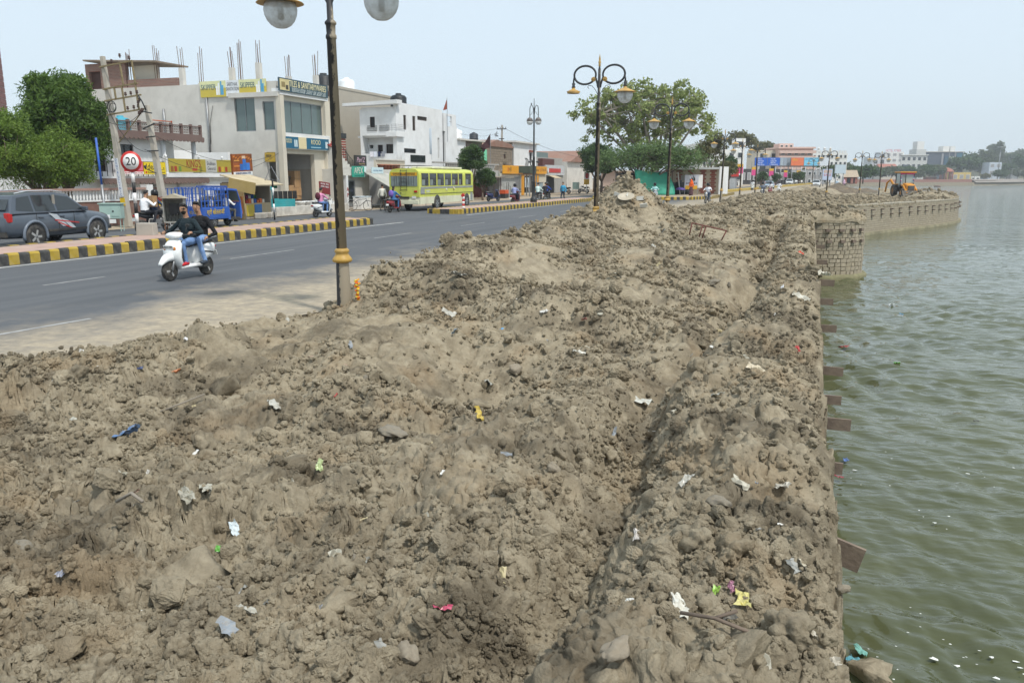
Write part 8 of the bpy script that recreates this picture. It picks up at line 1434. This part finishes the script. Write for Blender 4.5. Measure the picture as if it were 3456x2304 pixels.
p_ = far_box('wide dark glass office building with flat oversailing roof', 2122, 2207, 350, 405, 660, M_NAVY, 25, storeys=0, roof=plaster('tan_slab', (.48, .45, .38), .1)); ww, hh = p_['w'], p_['h']
for x0, x1, z0_, z1_, m_ in [(.42, .47, .35, .95, M_FG), (.50, .60, .35, .85, mat('blue_glass', (.06, .13, .20), .1)), (.62, .74, .68, .85, M_FW), (.62, .74, .48, .65, M_FW), (.62, .67, .2, .42, M_FW), (.77, .80, .45, 1.0, M_FG), (.82, .97, .82, .97, mat('teal_glass', (.05, .16, .22), .1)), (.82, .97, .58, .80, M_FG), (.82, .97, .38, .56, mat('teal_glass', (.05, .16, .22), .1)), (.62, .635, .5, 1.0, M_FG), (.98, 1.0, .45, .8, M_FW)]: B().b2(ww * x0, ww * x1, -.4, .05, hh * z0_, hh * z1_).build('facade_panel', m_, p_)
for u0, u1, v0, v1, lb in ((2166, 2180, 336, 347, 'white rooftop plant room, left of the two on the dark office'), (2183, 2194, 336, 347, 'white rooftop plant room, right of the two on the dark office'), (2106, 2122, 325, 346, 'white water tower block on the roofline behind the villa')): far_box(lb, u0, u1, v0, v1, 668, M_FW, 8, 'roof_block', 'building', z0=at(u0, v1 + 4, 668).z)
far_box('grey-white storey between villa and dark office', 2104, 2126, 343, 362, 640, plaster('villa2', (.58, .58, .56), .1), 12, z0=at(2110, 365, 640).z)
o = far_box('long yellow lakeside building with three hatches', 2186, 2229, 396, 416, 575, plaster('yellow_wash', (.60, .45, .14), .1), 10, storeys=1, wins=3, wm=M_FG)
dm = thing('domed_pavilion', 'round red-domed lakeside pavilion left of the yellow building', 'pavilion', (*at(2172, 416, 570)[:2], -.6), 0); hz_ = 5.8; B().lathe([(5.0, hz_), (4.6, hz_ + .6), (3.6, hz_ + 1.9), (2.0, hz_ + 2.7), (0, hz_ + 3.1)], n=24).build('dome', M_RROOF, dm); [B().cyl((4.0 * math.cos(a), 4.0 * math.sin(a), 0), (4.0 * math.cos(a), 4.0 * math.sin(a), hz_), .55, n=8).build('column', plaster('brick_pav2', (.36, .13, .10)), dm) for a in np.linspace(0, 5.5, 7)]; B().cyl((0, 0, 0), (0, 0, .7), 4.8, n=24).build('plinth', M_FG, dm)
o = far_box('small tan-roofed shelter left of the domed pavilion', 2128, 2150, 407, 416, 560, plaster('brick_pav', (.30, .11, .08)), 5, 'shelter', 'pavilion'); B().prism([(-1, o['h']), (6, o['h']), (2.5, o['h'] + 1.8)], 'x', -.4, o['w'] + .4).build('tan_roof', plaster('tan_roof', (.42, .34, .25)), o)
far_box('pale blue-white house among the trees on the right slope', 2270, 2298, 373, 404, 620, plaster('pale_blue', (.52, .58, .66), .1), 10, storeys=2, wins=2, wm=M_FG); far_box('white house half hidden at the right edge', 2322, 2340, 384, 404, 640, M_FW, 8, storeys=1, wins=2); far_box('small white hut with dark windows right of the yellow building', 2230, 2250, 405, 417, 580, M_FW, 5, storeys=1, wins=2)
# wooded slope and rows of far trees
hp = [at(2196, 420, 760), at(2260, 375, 800), at(2300, 362, 820), at(2352, 352, 840), at(2480, 345, 880), at(2700, 350, 950)]
b = B(); n_ = len(hp); b.add([(p.x, p.y, -.6) for p in hp] + [(p.x, p.y + 40, max(p.z, 0)) for p in hp] + [(p.x, p.y + 300, max(p.z, 0) + 6) for p in hp], [(r_ * n_ + k, r_ * n_ + k + 1, (r_ + 1) * n_ + k + 1, (r_ + 1) * n_ + k) for r_ in range(2) for k in range(n_ - 1)], smooth=True); tag(b.build('hill', mat('scrub_slope', (.10, .10, .05), .95, .4, .05)), kind='structure')
fq = random.Random(5)
FT = [('dark tree behind the pavilion roof', 1958, 418, 318, 7, 5.5, 'dark'), ('dark tree right of the platform lamps', 1982, 418, 330, 8, 6.5, 'dark'), ('tree behind the water-side lamp posts', 2004, 419, 480, 9, 8, 'dark'), ('tree left of the digger on the far shore', 2022, 419, 490, 8, 7, 'far'), ('tree behind the digger cab on the far shore', 2046, 419, 520, 10, 8, 'far'), ('broad tree right of the digger cab', 2080, 419, 530, 10, 9, 'dark'), ('low tree in front of the pale villa', 2102, 419, 530, 8, 7, 'far'), ('tree in front of the dark office, left', 2124, 419, 540, 11, 8, 'dark'), ('tree in front of the dark office, middle', 2146, 417, 560, 12, 8, 'far'), ('tree behind the red dome', 2168, 416, 590, 12, 8, 'far'), ('large dark tree right of the dark office', 2206, 416, 610, 20, 12, 'dark'), ('round tree above the yellow building', 2226, 414, 640, 22, 13, 'dark'), ('tree above the small white hut', 2248, 413, 640, 19, 12, 'far'), ('tall thin tree left of the flood mast', 2266, 410, 700, 30, 11, 'far'), ('tall tree left of the pale blue house', 2282, 408, 760, 40, 13, 'far'), ('tree under the flood mast', 2312, 412, 640, 14, 10, 'dark'), ('tall tree on the slope crest', 2316, 392, 800, 26, 13, 'dark'), ('highest tree on the slope at right', 2338, 386, 820, 30, 15, 'far'), ('tree at the right frame edge', 2352, 410, 640, 22, 13, 'dark'), ('bushy tree by the right quay', 2296, 416, 590, 8, 7, 'dark'), ('low bush on the right quay', 2262, 417, 585, 5, 5, 'dry'), ('bushy tree at right beyond the quay', 2336, 416, 600, 9, 8, 'far'), ('round dark tree on a bare slope above the blank billboard', 1883, 400, 330, 13.5, 6, 'dark'), ('dark conical tree beside the palace', 1866, 395, 290, 6.5, 3, 'dark'), ('low round tree above the blank billboard', 1926, 400, 420, 9, 9, 'far'), ('pale bare tree behind the white roof room', 1702, 345, 215, 7, 5, 'dry'), ('bare tree above the cream side block', 1755, 350, 280, 5, 5, 'dry'), ('young street tree under the blue billboard', 1748, 422, 195, 4.5, 2, 'dark'), ('young street tree left of the white car', 1782, 424, 205, 4, 1.6, 'dark'), ('street tree under the cyan billboard', 1834, 424, 215, 5, 2, 'dark'), ('street tree left of the far white sport utility', 1816, 422, 230, 4.5, 2.4, 'far'), ('pale street tree under the pink building', 1848, 420, 250, 6, 2.6, 'far'), ('tree right of the far shops', 1905, 420, 260, 7, 4, 'dark')]
for k, (lb, u, v, d_, h_, r_, kd) in enumerate(FT):
    p0 = at(u, v, d_); zb = -.6 if v > 402 else p0.z - h_ * .25
    tree(lb, (p0.x, p0.y, zb), h_ * .3, (0, 0, h_ * .58), (r_, r_, h_ * .42), kd, 7, 5, 46, r_ * .30, r_ * .14, 40 + k, r0=.25, asp=.8, hollow=.25, group='trees along the far shore and road')
fm_ = thing('flood_mast', 'tall flood light mast on the right shore', 'light mast', (*at(2290, 416, 600)[:2], -.6)); hm = at(2294, 340, 600).z + .6; B().cyl((0, 0, 0), (0, 0, hm), .35, .2, 8).build('mast', M_STEEL, fm_); B().lathe([(2.2, hm), (2.6, hm + .3), (2.2, hm + .6)], n=12).build('lamp_ring', M_STEEL, fm_)
for k, (u, v) in enumerate([(2000, 376), (2060, 384), (2108, 386), (2142, 392), (2188, 388), (2240, 392), (2280, 396), (2326, 388), (2344, 392)]):
    d_ = 560; p0 = at(u, v, d_); o = thing('shore_lamp', 'slim grey lamp post on the far promenade', 'street lamp', (p0.x, p0.y, -.4), 0, 'slim lamp posts on the far promenade'); hh = p0.z + .4; B().cyl((0, 0, 0), (0, 0, hh), .13, n=6).build('post', M_STEEL, o); B().tube([(-1.8, 0, hh + .3), (0, 0, hh), (1.8, 0, hh + .3)], .12, 5).build('twin_arm', M_STEEL, o)
o = thing('brick_tower', 'tall brown tiled tower cut off by the left frame edge', 'tower', (*at(-22, 300, 52)[:2], 0), R(38))
for k in range(34): B().b2(-.9, .9, -.9, .9, k * .38, k * .38 + .34).build('tile_course', mat('tower_brown', (.20, .085, .075), .6, .2, 3), o)
B().b2(-.87, .87, -.87, .87, 0, 12.9).build('core', plaster('tower_grout', (.5, .42, .38)), o)
# ---------------------------------------------------------------- mud heaps, stones, litter, things in the water
def drop(u, v):
    """where a point of the view meets the mud bank"""
    d = _fw + _rt * ((u - 1176) / FP) + _up * ((784 - v) / FP); k = np.linspace(1.5, 60, 900); z = height(d.x * k, d.y * k, .02); i = int(np.argmax(2.25 + d.z * k < z)); return d.x * k[i], d.y * k[i], float(z[i]), float(k[i])
def heap(label, u, v, dep, w_, h_, m, seed):
    p0 = at(u, v, dep); t_ = np.linspace(-1, 1, 46); HX, HY = np.meshgrid(t_ * w_, t_ * w_ * .8); rr = np.sqrt((HX / w_) ** 2 + (HY / (w_ * .8)) ** 2)
    HZ = h_ * np.clip(1 - rr, 0, 1) ** .85 + (.22 * lumps(HX + p0.x, HY, .9, seed, .8, 1) + .28 * fbm(HX * .8, HY * .8, seed, 4)) * (rr < .97) - .1 - .5 * ss(.9, 1.0, rr); o = grid_mesh('mud_heap', HX, HY, HZ, m); o.location = (p0.x, p0.y, -.45); tag(o, label, 'heap', 'dumped heaps of mud on the platform')
heap('low brown mud heap just right of the oncoming white sport utility', 1852, 455, 124, 5.6, 1.45, M_DIRT, 500); heap('dark mud heap behind the platform lamp with the bent arm', 1925, 455, 122, 4.2, 1.75, M_DARKDIRT, 510); heap('low dark mud heap between the platform lamps', 1985, 448, 128, 3.8, 1.0, M_DARKDIRT, 520)
heap('grey rubble heap left of the digger', 2030, 447, 126, 2.2, .9, M_DIRT, 530)
M_ROCK = [mat('stone_dusty_%d' % k, c, .92, .16, 4, bump=.5, bscale=26, dirt=.8, dirtcol=(.29, .24, .17), dscale=3) for k, c in enumerate([(.29, .25, .19), (.24, .215, .17), (.31, .26, .18)])]
def rock_mesh(seed, blocky):
    q_ = random.Random(seed); bm = bmesh.new()
    for k in range(16 if not blocky else 10):
        v = Vector((q_.uniform(-1, 1), q_.uniform(-1, 1), q_.uniform(-1, 1))); v = v.normalized() * q_.uniform(.8, 1.05) if not blocky else Vector([math.copysign(q_.uniform(.72, 1), c) for c in v]); bm.verts.new(v)
    r_ = bmesh.ops.convex_hull(bm, input=bm.verts); bmesh.ops.delete(bm, geom=list({g for g in r_['geom_interior'] + r_['geom_unused'] if isinstance(g, bmesh.types.BMVert)}), context='VERTS')
    bmesh.ops.triangulate(bm, faces=bm.faces); bmesh.ops.subdivide_edges(bm, edges=bm.edges, cuts=1, smooth=.35 if not blocky else .12, use_grid_fill=True); bmesh.ops.subdivide_edges(bm, edges=bm.edges, cuts=1, use_grid_fill=True)
    for v in bm.verts: v.co *= 1 + .34 * noise.noise(v.co * 1.7 + Vector((seed, 0, 0))) + .16 * noise.noise(v.co * 4.5) + q_.uniform(-.03, .03)
    bmesh.ops.recalc_face_normals(bm, faces=bm.faces); me = bpy.data.meshes.new('stone'); bm.to_mesh(me); bm.free(); me.materials.append(M_ROCK[seed % 3] if seed % 4 == 0 else M_DIRT); me.polygons.foreach_set('use_smooth', [True] * len(me.polygons)); return me
RK = [rock_mesh(k, k % 2 == 1) for k in range(8)]
def stone(label, x, y, z, r_, k, rot, group=None, fl=1., name='stone', cat='stone'):
    o = bpy.data.objects.new(name, RK[k % 8]); COL.objects.link(o); o.location = (x, y, z + r_ * .14); o.scale = (r_ * 1.15, r_ * .85, r_ * .75 * fl); o.rotation_euler = rot; return tag(o, label, cat, group)
q_ = random.Random(12)
for u, v, px, k, fl, lb in [(1182, 853, 19, 0, 1.1, 'rounded grey boulder standing alone in the middle hollow'), (255, 1040, 30, 1, .5, 'flat brick-shaped stone beside the blue bag'), (450, 1330, 58, 3, .5, 'big flat grey slab half buried at lower left'), (660, 1075, 32, 5, .9, 'tan blocky stone left of centre'), (1420, 1525, 44, 0, .9, 'large smooth tan stone at the bottom right of the mud'), (1228, 1500, 27, 2, .9, 'round stone left of the large smooth tan stone'), (515, 905, 36, 3, .8, 'mud-caked block below the near road edge'), (905, 1015, 32, 4, .6, 'long lumpy stone in the centre'), (1028, 932, 20, 6, .9, 'round clod-like stone above the yellow wrapper'), (885, 870, 18, 2, .9, 'pale round stone left of the grey boulder'), (1100, 935, 20, 1, .9, 'square stone right above the yellow wrapper'), (1295, 935, 22, 5, 1., 'tall blocky stone left of the white bag'), (1690, 1500, 58, 7, .8, 'big flat-topped tan block near the lake edge'), (1427, 1345, 22, 2, 1., 'yellowish angular stone in the gravelly patch'), (1200, 1362, 15, 1, .5, 'thin pale stone chip in the trough'), (1650, 1170, 26, 4, 1., 'rounded stone on the ridge above the water'), (1795, 1075, 22, 6, .9, 'dark grey round stone near the wall edge'), (765, 1405, 38, 5, .7, 'wide earthy block at the bottom centre left'), (310, 1290, 27, 7, .9, 'cube-like clod stone above the big slab'), (1935, 1367, 15, 0, 1.1, 'white stone stuck on the very edge of the wall'), (1152, 1025, 15, 2, 1., 'small round stone left of the trough'), (1500, 1010, 14, 1, 1, 'pale chip stone on the ridge flank'), (728, 706, 16, 3, .7, 'dark flat stone on the road dust beside the lamp'), (340, 740, 11, 2, .5, 'pale flat stone on the road dust'), (396, 735, 9, 1, .8, 'small brown stone on the road dust'), (1270, 1100, 16, 0, 1.2, 'upright pebble in the trough'), (55, 1265, 26, 4, .8, 'grey stone at the left frame edge'), (130, 1520, 50, 5, .4, 'broad flat mud slab at the lower left corner'), (1200, 1410, 24, 3, .9, 'dark clod stone at the trough bottom'), (1690, 780, 20, 6, .9, 'tan stone on the ridge near the water wall'), (1375, 680, 14, 2, 1., 'small tan stone on the far flank'), (1640, 660, 13, 4, 1., 'small round stone far along the ridge'), (480, 1055, 26, 6, .9, 'lumpy stone left of centre below the stick'), (600, 1010, 22, 2, .8, 'pale lump stone near the plastic scraps'), (935, 1525, 34, 0, .8, 'grey clod boulder at the bottom centre'), (1775, 1370, 26, 7, .8, 'grey blocky stone right of the green strip')]:
    x, y, z, kk = drop(u, v); stone(lb, x, y, z, px * kk / FP, k, (q_.uniform(-.4, .4), q_.uniform(-.4, .4), q_.random() * 6.3), None, fl)
for k in range(80):
    y = 2.3 * (30 / 2.3) ** q_.random(); xl_ = max(float(edge_x(y)) + .6, -1.25 * y); x = q_.uniform(xl_, .1); stone('dusty stone half sunk in the brown mud', x, y, hz(x, y), (.018 + .04 * q_.random() ** 2.5) * (1 + y * .03), q_.randrange(8), (q_.random() * 6, q_.random() * 6, q_.random() * 6), 'small stones scattered over the mud')
# litter: creased film and paper
def sheet_mesh(m, seed, nx=9, ny=6, crump=.22):
    rs = np.random.default_rng(seed); gx, gy = np.meshgrid(np.linspace(-.5, .5, nx), np.linspace(-.35, .35, ny), indexing='ij'); f1, f2 = rs.uniform(3, 9, 2); p1, p2 = rs.uniform(0, 6, 2); gz = crump * (.5 * np.abs(np.sin(gx * f1 + gy * 4 + p1)) + .35 * np.sin(gy * f2 + p2)) + rs.normal(0, .035, gx.shape); gx = gx + rs.normal(0, .035, gx.shape); gy = gy * (1 - .4 * np.abs(np.sin(gx * 3 + p2))) + rs.normal(0, .03, gx.shape)
    b = B(); b.add([(a, c, d) for a, c, d in zip(gx.ravel(), gy.ravel(), gz.ravel())], [(i * ny + j, (i + 1) * ny + j, (i + 1) * ny + j + 1, i * ny + j + 1) for i in range(nx - 1) for j in range(ny - 1)]); return b.mesh('litter', m)
def litter(label, u, v, px, col, seed, rot=None, asp=1., cat='litter', dirt=.5, name='plastic_scrap', xyz=None):
    m = paint(col, .35, var=.15, dirt=dirt, dirtcol=(.30, .25, .18), dscale=7); x, y, z, kk = drop(u, v) if xyz is None else xyz; o = bpy.data.objects.new(name, sheet_mesh(m, seed)); COL.objects.link(o); s_ = px * kk / FP
    o.location = (x, y, z + .12 * s_ + .012); o.scale = (s_, s_ * asp, s_); o.rotation_euler = rot or (q_.uniform(-.7, .7), q_.uniform(-.5, .5), q_.random() * 6.3); o.modifiers.new('t', 'SOLIDIFY').thickness = .012; return tag(o, label, cat)
for k, (u, v, px, c, lb, asp, nm) in enumerate([(1127, 1290, 42, '#f0f0ec', 'crumpled white tissue in the foreground centre', 1, 'tissue'), (1018, 1408, 42, '#c04a6c', 'magenta snack packet near the bottom centre', 1, 'wrapper'), (540, 1230, 50, '#c9d4d8', 'twisted silver foil strip at lower left', .6, 'wrapper'), (508, 1268, 26, '#58a83c', 'small green wrapper end under the foil strip', 1, 'wrapper'), (297, 1018, 56, '#55749c', 'dusty blue plastic bag at left', 1.2, 'plastic_bag'), (1100, 966, 44, '#c0a84a', 'yellow and orange torn wrapper in the middle', .9, 'wrapper'), (1477, 940, 40, '#c4c6be', 'pale plastic bag standing up on the ridge flank', 1.3, 'plastic_bag'), (1640, 1382, 50, '#8cb84a', 'bright green plastic strip on the right ridge', .5, 'plastic_scrap'), (1705, 1390, 56, '#c8c07a', 'patterned yellow pouch on the right ridge', 1., 'pouch'), (1680, 1370, 28, '#b07890', 'pink printed scrap beside the patterned pouch', 1., 'wrapper'), (1560, 1416, 66, '#cfcdc2', 'dusty white milk pouch near the bottom right', .8, 'pouch'), (1460, 1274, 40, '#b9b4ae', 'silver and orange wrapper in the trough wall', .6, 'wrapper'), (1665, 1436, 52, '#55544f', 'dark grey plastic strip below the green strip', .45, 'plastic_scrap'), (1575, 1120, 46, '#a9a89f', 'grey film on the ridge', .7, 'plastic_scrap'), (1342, 743, 24, '#8a4a44', 'brick-red shard on the far flank', .8, 'shard'), (430, 786, 14, '#eceef2', 'small white paper scrap by the road edge', 1, 'paper_scrap'), (322, 857, 18, '#27406e', 'dark blue scrap on the left bank', 1, 'plastic_scrap'), (405, 862, 26, '#b86a34', 'rusty orange sliver on the left bank', .4, 'plastic_scrap'), (475, 1150, 66, '#a8a698', 'pale torn plastic sheet hanging at left', .7, 'plastic_sheet'), (432, 1180, 50, '#9f9d90', 'dusty grey film left of the torn sheet', .9, 'plastic_sheet'), (630, 938, 40, '#b4b3aa', 'crumpled pale bag left of centre', 1, 'plastic_bag'), (1053, 652, 38, '#9c9c96', 'grey torn film on the mid slope', .8, 'plastic_sheet'), (1120, 893, 44, '#a3a49c', 'flattened grey film right of the boulder hollow', .8, 'plastic_sheet'), (1044, 768, 28, '#6f8290', 'bluish film on the mid slope', 1, 'plastic_scrap'), (1030, 728, 34, '#b0aea4', 'pale rag on the mid slope', 1.2, 'rag'), (1797, 664, 22, '#eef0f4', 'white paper scrap near the wall edge', .7, 'paper_scrap'), (1832, 809, 20, '#b02c30', 'red scrap near the wall edge', .8, 'plastic_scrap'), (1634, 806, 12, '#eceae4', 'white chip on the ridge', 1, 'paper_scrap'), (1735, 856, 40, '#c3b79e', 'tan torn bag on the ridge', 1, 'plastic_bag'), (1650, 915, 34, '#c9cac2', 'pale film on the ridge above the bag', .5, 'plastic_scrap'), (1500, 1012, 30, '#c2c0b6', 'small pale bag below the standing bag', .9, 'plastic_bag'), (1330, 820, 30, '#b9b8ae', 'thin upright film strip in the middle', .5, 'plastic_scrap'), (1152, 772, 12, '#5aa0d0', 'sky blue scrap in the middle', 1, 'plastic_scrap'), (770, 918, 18, '#c84a50', 'small red scrap left of the middle', .6, 'plastic_scrap'), (565, 1415, 60, '#a9a79c', 'long dusty film in the lower left', .45, 'plastic_sheet'), (735, 1095, 36, '#a8b884', 'pale green wrapper in the left middle', .8, 'wrapper'), (150, 1330, 44, '#8a90a0', 'grey-blue printed wrapper at lower left', .7, 'wrapper'), (1845, 1310, 40, '#c4bca8', 'crumpled tan paper near the lake edge', .7, 'paper_scrap'), (1860, 1470, 48, '#b8b2a2', 'flat dusty film near the bottom right', .6, 'plastic_sheet'), (1840, 690, 40, '#d8d4c6', 'long white rag over the wall edge', .4, 'rag'), (1893, 640, 44, '#dad6c8', 'white cloth strip hanging at the wall by the bastion', .4, 'rag'), (1840, 585, 14, '#d0482c', 'orange-red scrap far along the wall', .8, 'plastic_scrap'), (1250, 732, 20, '#c8c8c4', 'pale scrap on the far slope', 1, 'plastic_scrap'), (1795, 1130, 40, '#b4b0a4', 'dusty grey sheet on the ridge', .9, 'plastic_sheet'), (1735, 1155, 30, '#8c98a8', 'bluish strip on the ridge', .4, 'plastic_scrap'), (1445, 1405, 26, '#e4e2da', 'white curl of paper in the lower right', .5, 'paper_scrap'), (170, 985, 34, '#b8b6aa', 'pale pointed scrap at left', .5, 'plastic_scrap'), (288, 1100, 34, '#aaa89a', 'grey leaf-like scrap at left', .7, 'plastic_scrap'), (1905, 1550, 44, '#b0aa9c', 'grey film at the very bottom right', .7, 'plastic_sheet')]): litter(lb, u, v, px, c, k + 1, None, asp, 'litter', .65, nm)
SM = [sheet_mesh(paint(c, .5, var=.15, dirt=.75, dirtcol=(.30, .25, .18), dscale=7), 200 + k, 6, 4) for k, c in enumerate(['#c4c2b8', '#a8a698', '#d8d8d4', '#9a9c98', '#b8b4a4', '#a8897a', '#b8ac84', '#8c949c'])]
for k in range(110):
    y = 2.6 * (34 / 2.6) ** q_.random(); x = q_.uniform(max(float(edge_x(y)) + .4, -1.25 * y), .15); o = bpy.data.objects.new('plastic_scrap', SM[min(7, int(10 * q_.random() ** 1.3))]); COL.objects.link(o); s_ = q_.uniform(.035, .10) * (1 + .04 * y); o.location = (x, y, hz(x, y) + .1 * s_ + .01); o.scale = (s_, s_ * q_.uniform(.4, 1), s_); o.rotation_euler = (q_.uniform(-1, 1), q_.uniform(-.8, .8), q_.random() * 6.3); tag(o, 'tiny faded scrap of plastic trodden into the mud', 'litter', 'tiny scraps scattered over the mud')
x, y, z, kk = drop(822, 700); o = thing('garland', 'yellow and orange tinsel garland at the foot of the near lamp', 'garland', (x, y, z))
for k in range(16): B().box((.02 * math.sin(k * 1.7), .02 * math.cos(k * 2.1), .02 + k * .021), (.045, .02, .04), rz=k, rx=k * .7).build('foil_leaf', paint(['#e8a018', '#d86a10', '#e8c838'][k % 3], .25), o)
def rods(name, label, cat, u, v, segs, r_, m, rot=0):
    x, y, z, kk = drop(u, v); o = thing(name, label, cat, (x, y, z + .02), rot); [B().tube(s_, r_, 6).build('rod' if cat != 'branch' else 'stem', m, o) for s_ in segs]
rods('stick', 'bare pale stick lying at the left of the mud', 'branch', 418, 945, [[(-.18, -.06, 0), (0, 0, .05), (.2, .1, .1)]], .008, M_BARKP, .6); rods('twig', 'dark twig in the bottom right', 'branch', 1640, 1460, [[(-.14, .03, .01), (0, 0, .03), (.16, -.05, .02)], [(0, 0, .03), (.08, .05, .05)]], .008, M_BARK); rods('root', 'short broken root at left', 'branch', 300, 1180, [[(-.1, 0, 0), (0, .02, .06), (.1, 0, .03)]], .010, M_BARKP)
rods('broken_chair', 'rust-red broken iron chair frame sticking out of the mud', 'frame', 1628, 548, [[(-.5, .05, .42), (.5, -.1, .2)], [(-.2, 0, .35), (-.3, .05, -.1)], [(-.1, 0, .33), (-.2, .05, -.1)], [(.48, -.1, .2), (.34, 0, -.15)], [(-.5, .05, .42), (-.56, .1, .05)]], .02, mat('red_oxide', (.17, .065, .05), .8, .2), .3)
p0 = drop(1437, 470); o = thing('basin', 'broken white basin lying on the tall mud heap', 'basin', (p0[0], p0[1], p0[2] + .10), .5); o.scale = (.52, .36, .42); o.rotation_euler = (R(38), R(-8), R(25)); B().lathe([(.05, 0), (.3, .05), (.52, .16), (.58, .22), (.55, .22), (.3, .09), (0, .04)], n=20).build('bowl', mat('dirty_ceramic', (.46, .41, .32), .5, .2, dirt=.5), o)
for u, v, lb in ((1418, 452, 'white tile shard on the heap left of centre'), (1445, 458, 'white tile shard above the basin'), (1470, 463, 'pale tile shard right of the basin'), (1478, 482, 'small tile shard on the right flank of the heap')): p0 = drop(u, v); o = B().box((0, 0, 0), (.26, .03, .14)).build('tile_shard', mat('shard_white', (.60, .60, .56), .5), None, loc=(p0[0], p0[1], p0[2] + .06)); o.rotation_euler = (q_.uniform(-.6, .6), q_.uniform(-.7, .7), q_.random()); tag(o, lb, 'shard')
# floating things
def on_water(u, v, z=WATER + .02): d = _fw + _rt * ((u - 1176) / FP) + _up * ((784 - v) / FP); k = (z - 2.25) / d.z; return d.x * k, d.y * k, z, k
for k, (u, v, px, c, lb) in enumerate([(2060, 836, 14, '#78d23a', 'bright green bag floating on the lake'), (2048, 702, 16, '#f2f4f4', 'white cup lid floating on the lake'), (2070, 724, 12, '#7ab4dc', 'pale blue scrap floating on the lake'), (2242, 970, 12, '#3a3a34', 'dark stick end floating on the lake'), (1950, 1525, 44, '#5c9aa8', 'teal plastic sheet in the water by the wall'), (1975, 1500, 40, '#6ea49a', 'pale green plastic disc in the water by the wall'), (1925, 1100, 24, '#8a3a44', 'maroon rag in the water by the wall'), (1938, 800, 22, '#8c3c3a', 'red and green debris against the wall'), (1942, 1060, 20, '#5a78b0', 'blue scrap in the water by the slabs')]): litter(lb, 0, 0, px, c, 80 + k, (0, 0, k), 1, 'litter', .2, 'floating_scrap', on_water(u, v))
p0 = on_water(2153, 429); o = thing('buoy', 'small brown float far out on the lake', 'float', p0[:3]); B().sph((0, 0, .2), (1.6, 1.0, .6), 12, 8).build('hull', paint('#6a5040'), o)
p0 = on_water(1985, 1545); stone('brown stone slab leaning in the water at the bottom right corner', p0[0], p0[1], WATER, .2, 3, (.3, .5, .4), None, 1.)
rf = np.random.default_rng(8); n_ = 260; b = B()
for k in range(n_):
    y = 4.5 * (16 / 4.5) ** rf.random(); x = .5 + (y * .25) * rf.random(); c = rf.random() * 6.28; r_ = (.006 + .02 * rf.random() ** 4) * (1 + y * .02)
    if fbm(np.array([x * .6]), np.array([y * .35]), 400, 2)[0] < -.02: continue
    b.add([(x + r_ * (1 + .5 * math.sin(3 * a + c)) * math.cos(a) * 1.5, y + r_ * (1 + .5 * math.sin(2 * a + c)) * math.sin(a), WATER + .035) for a in np.linspace(0, 5.4, 7)], [list(range(7))])
tag(b.build('foam', mat('foam_white', (.75, .77, .74), .6, .05)), 'white flecks of foam drifting on the lake near the wall', 'foam', kind='stuff')
# ---------------------------------------------------------------- thin summer haze
hzb = B().b2(-540, 540, -80, 1170, -4.5, 75).build('haze', None); hzb.data.materials.clear(); m = bpy.data.materials.new('haze_air'); m.use_nodes = True; n = m.node_tree.nodes; n.remove(n['Principled BSDF']); pv_ = n.new('ShaderNodeVolumePrincipled'); pv_.inputs['Color'].default_value = (.86, .91, .96, 1); pv_.inputs['Density'].default_value = .00042; pv_.inputs['Anisotropy'].default_value = .2; m.node_tree.links.new(pv_.outputs[0], n['Material Output'].inputs['Volume']); hzb.data.materials.append(m); tag(hzb, 'thin pale haze in the air over road and lake', 'haze', kind='stuff')
bpy.data.scenes.remove(TMP)
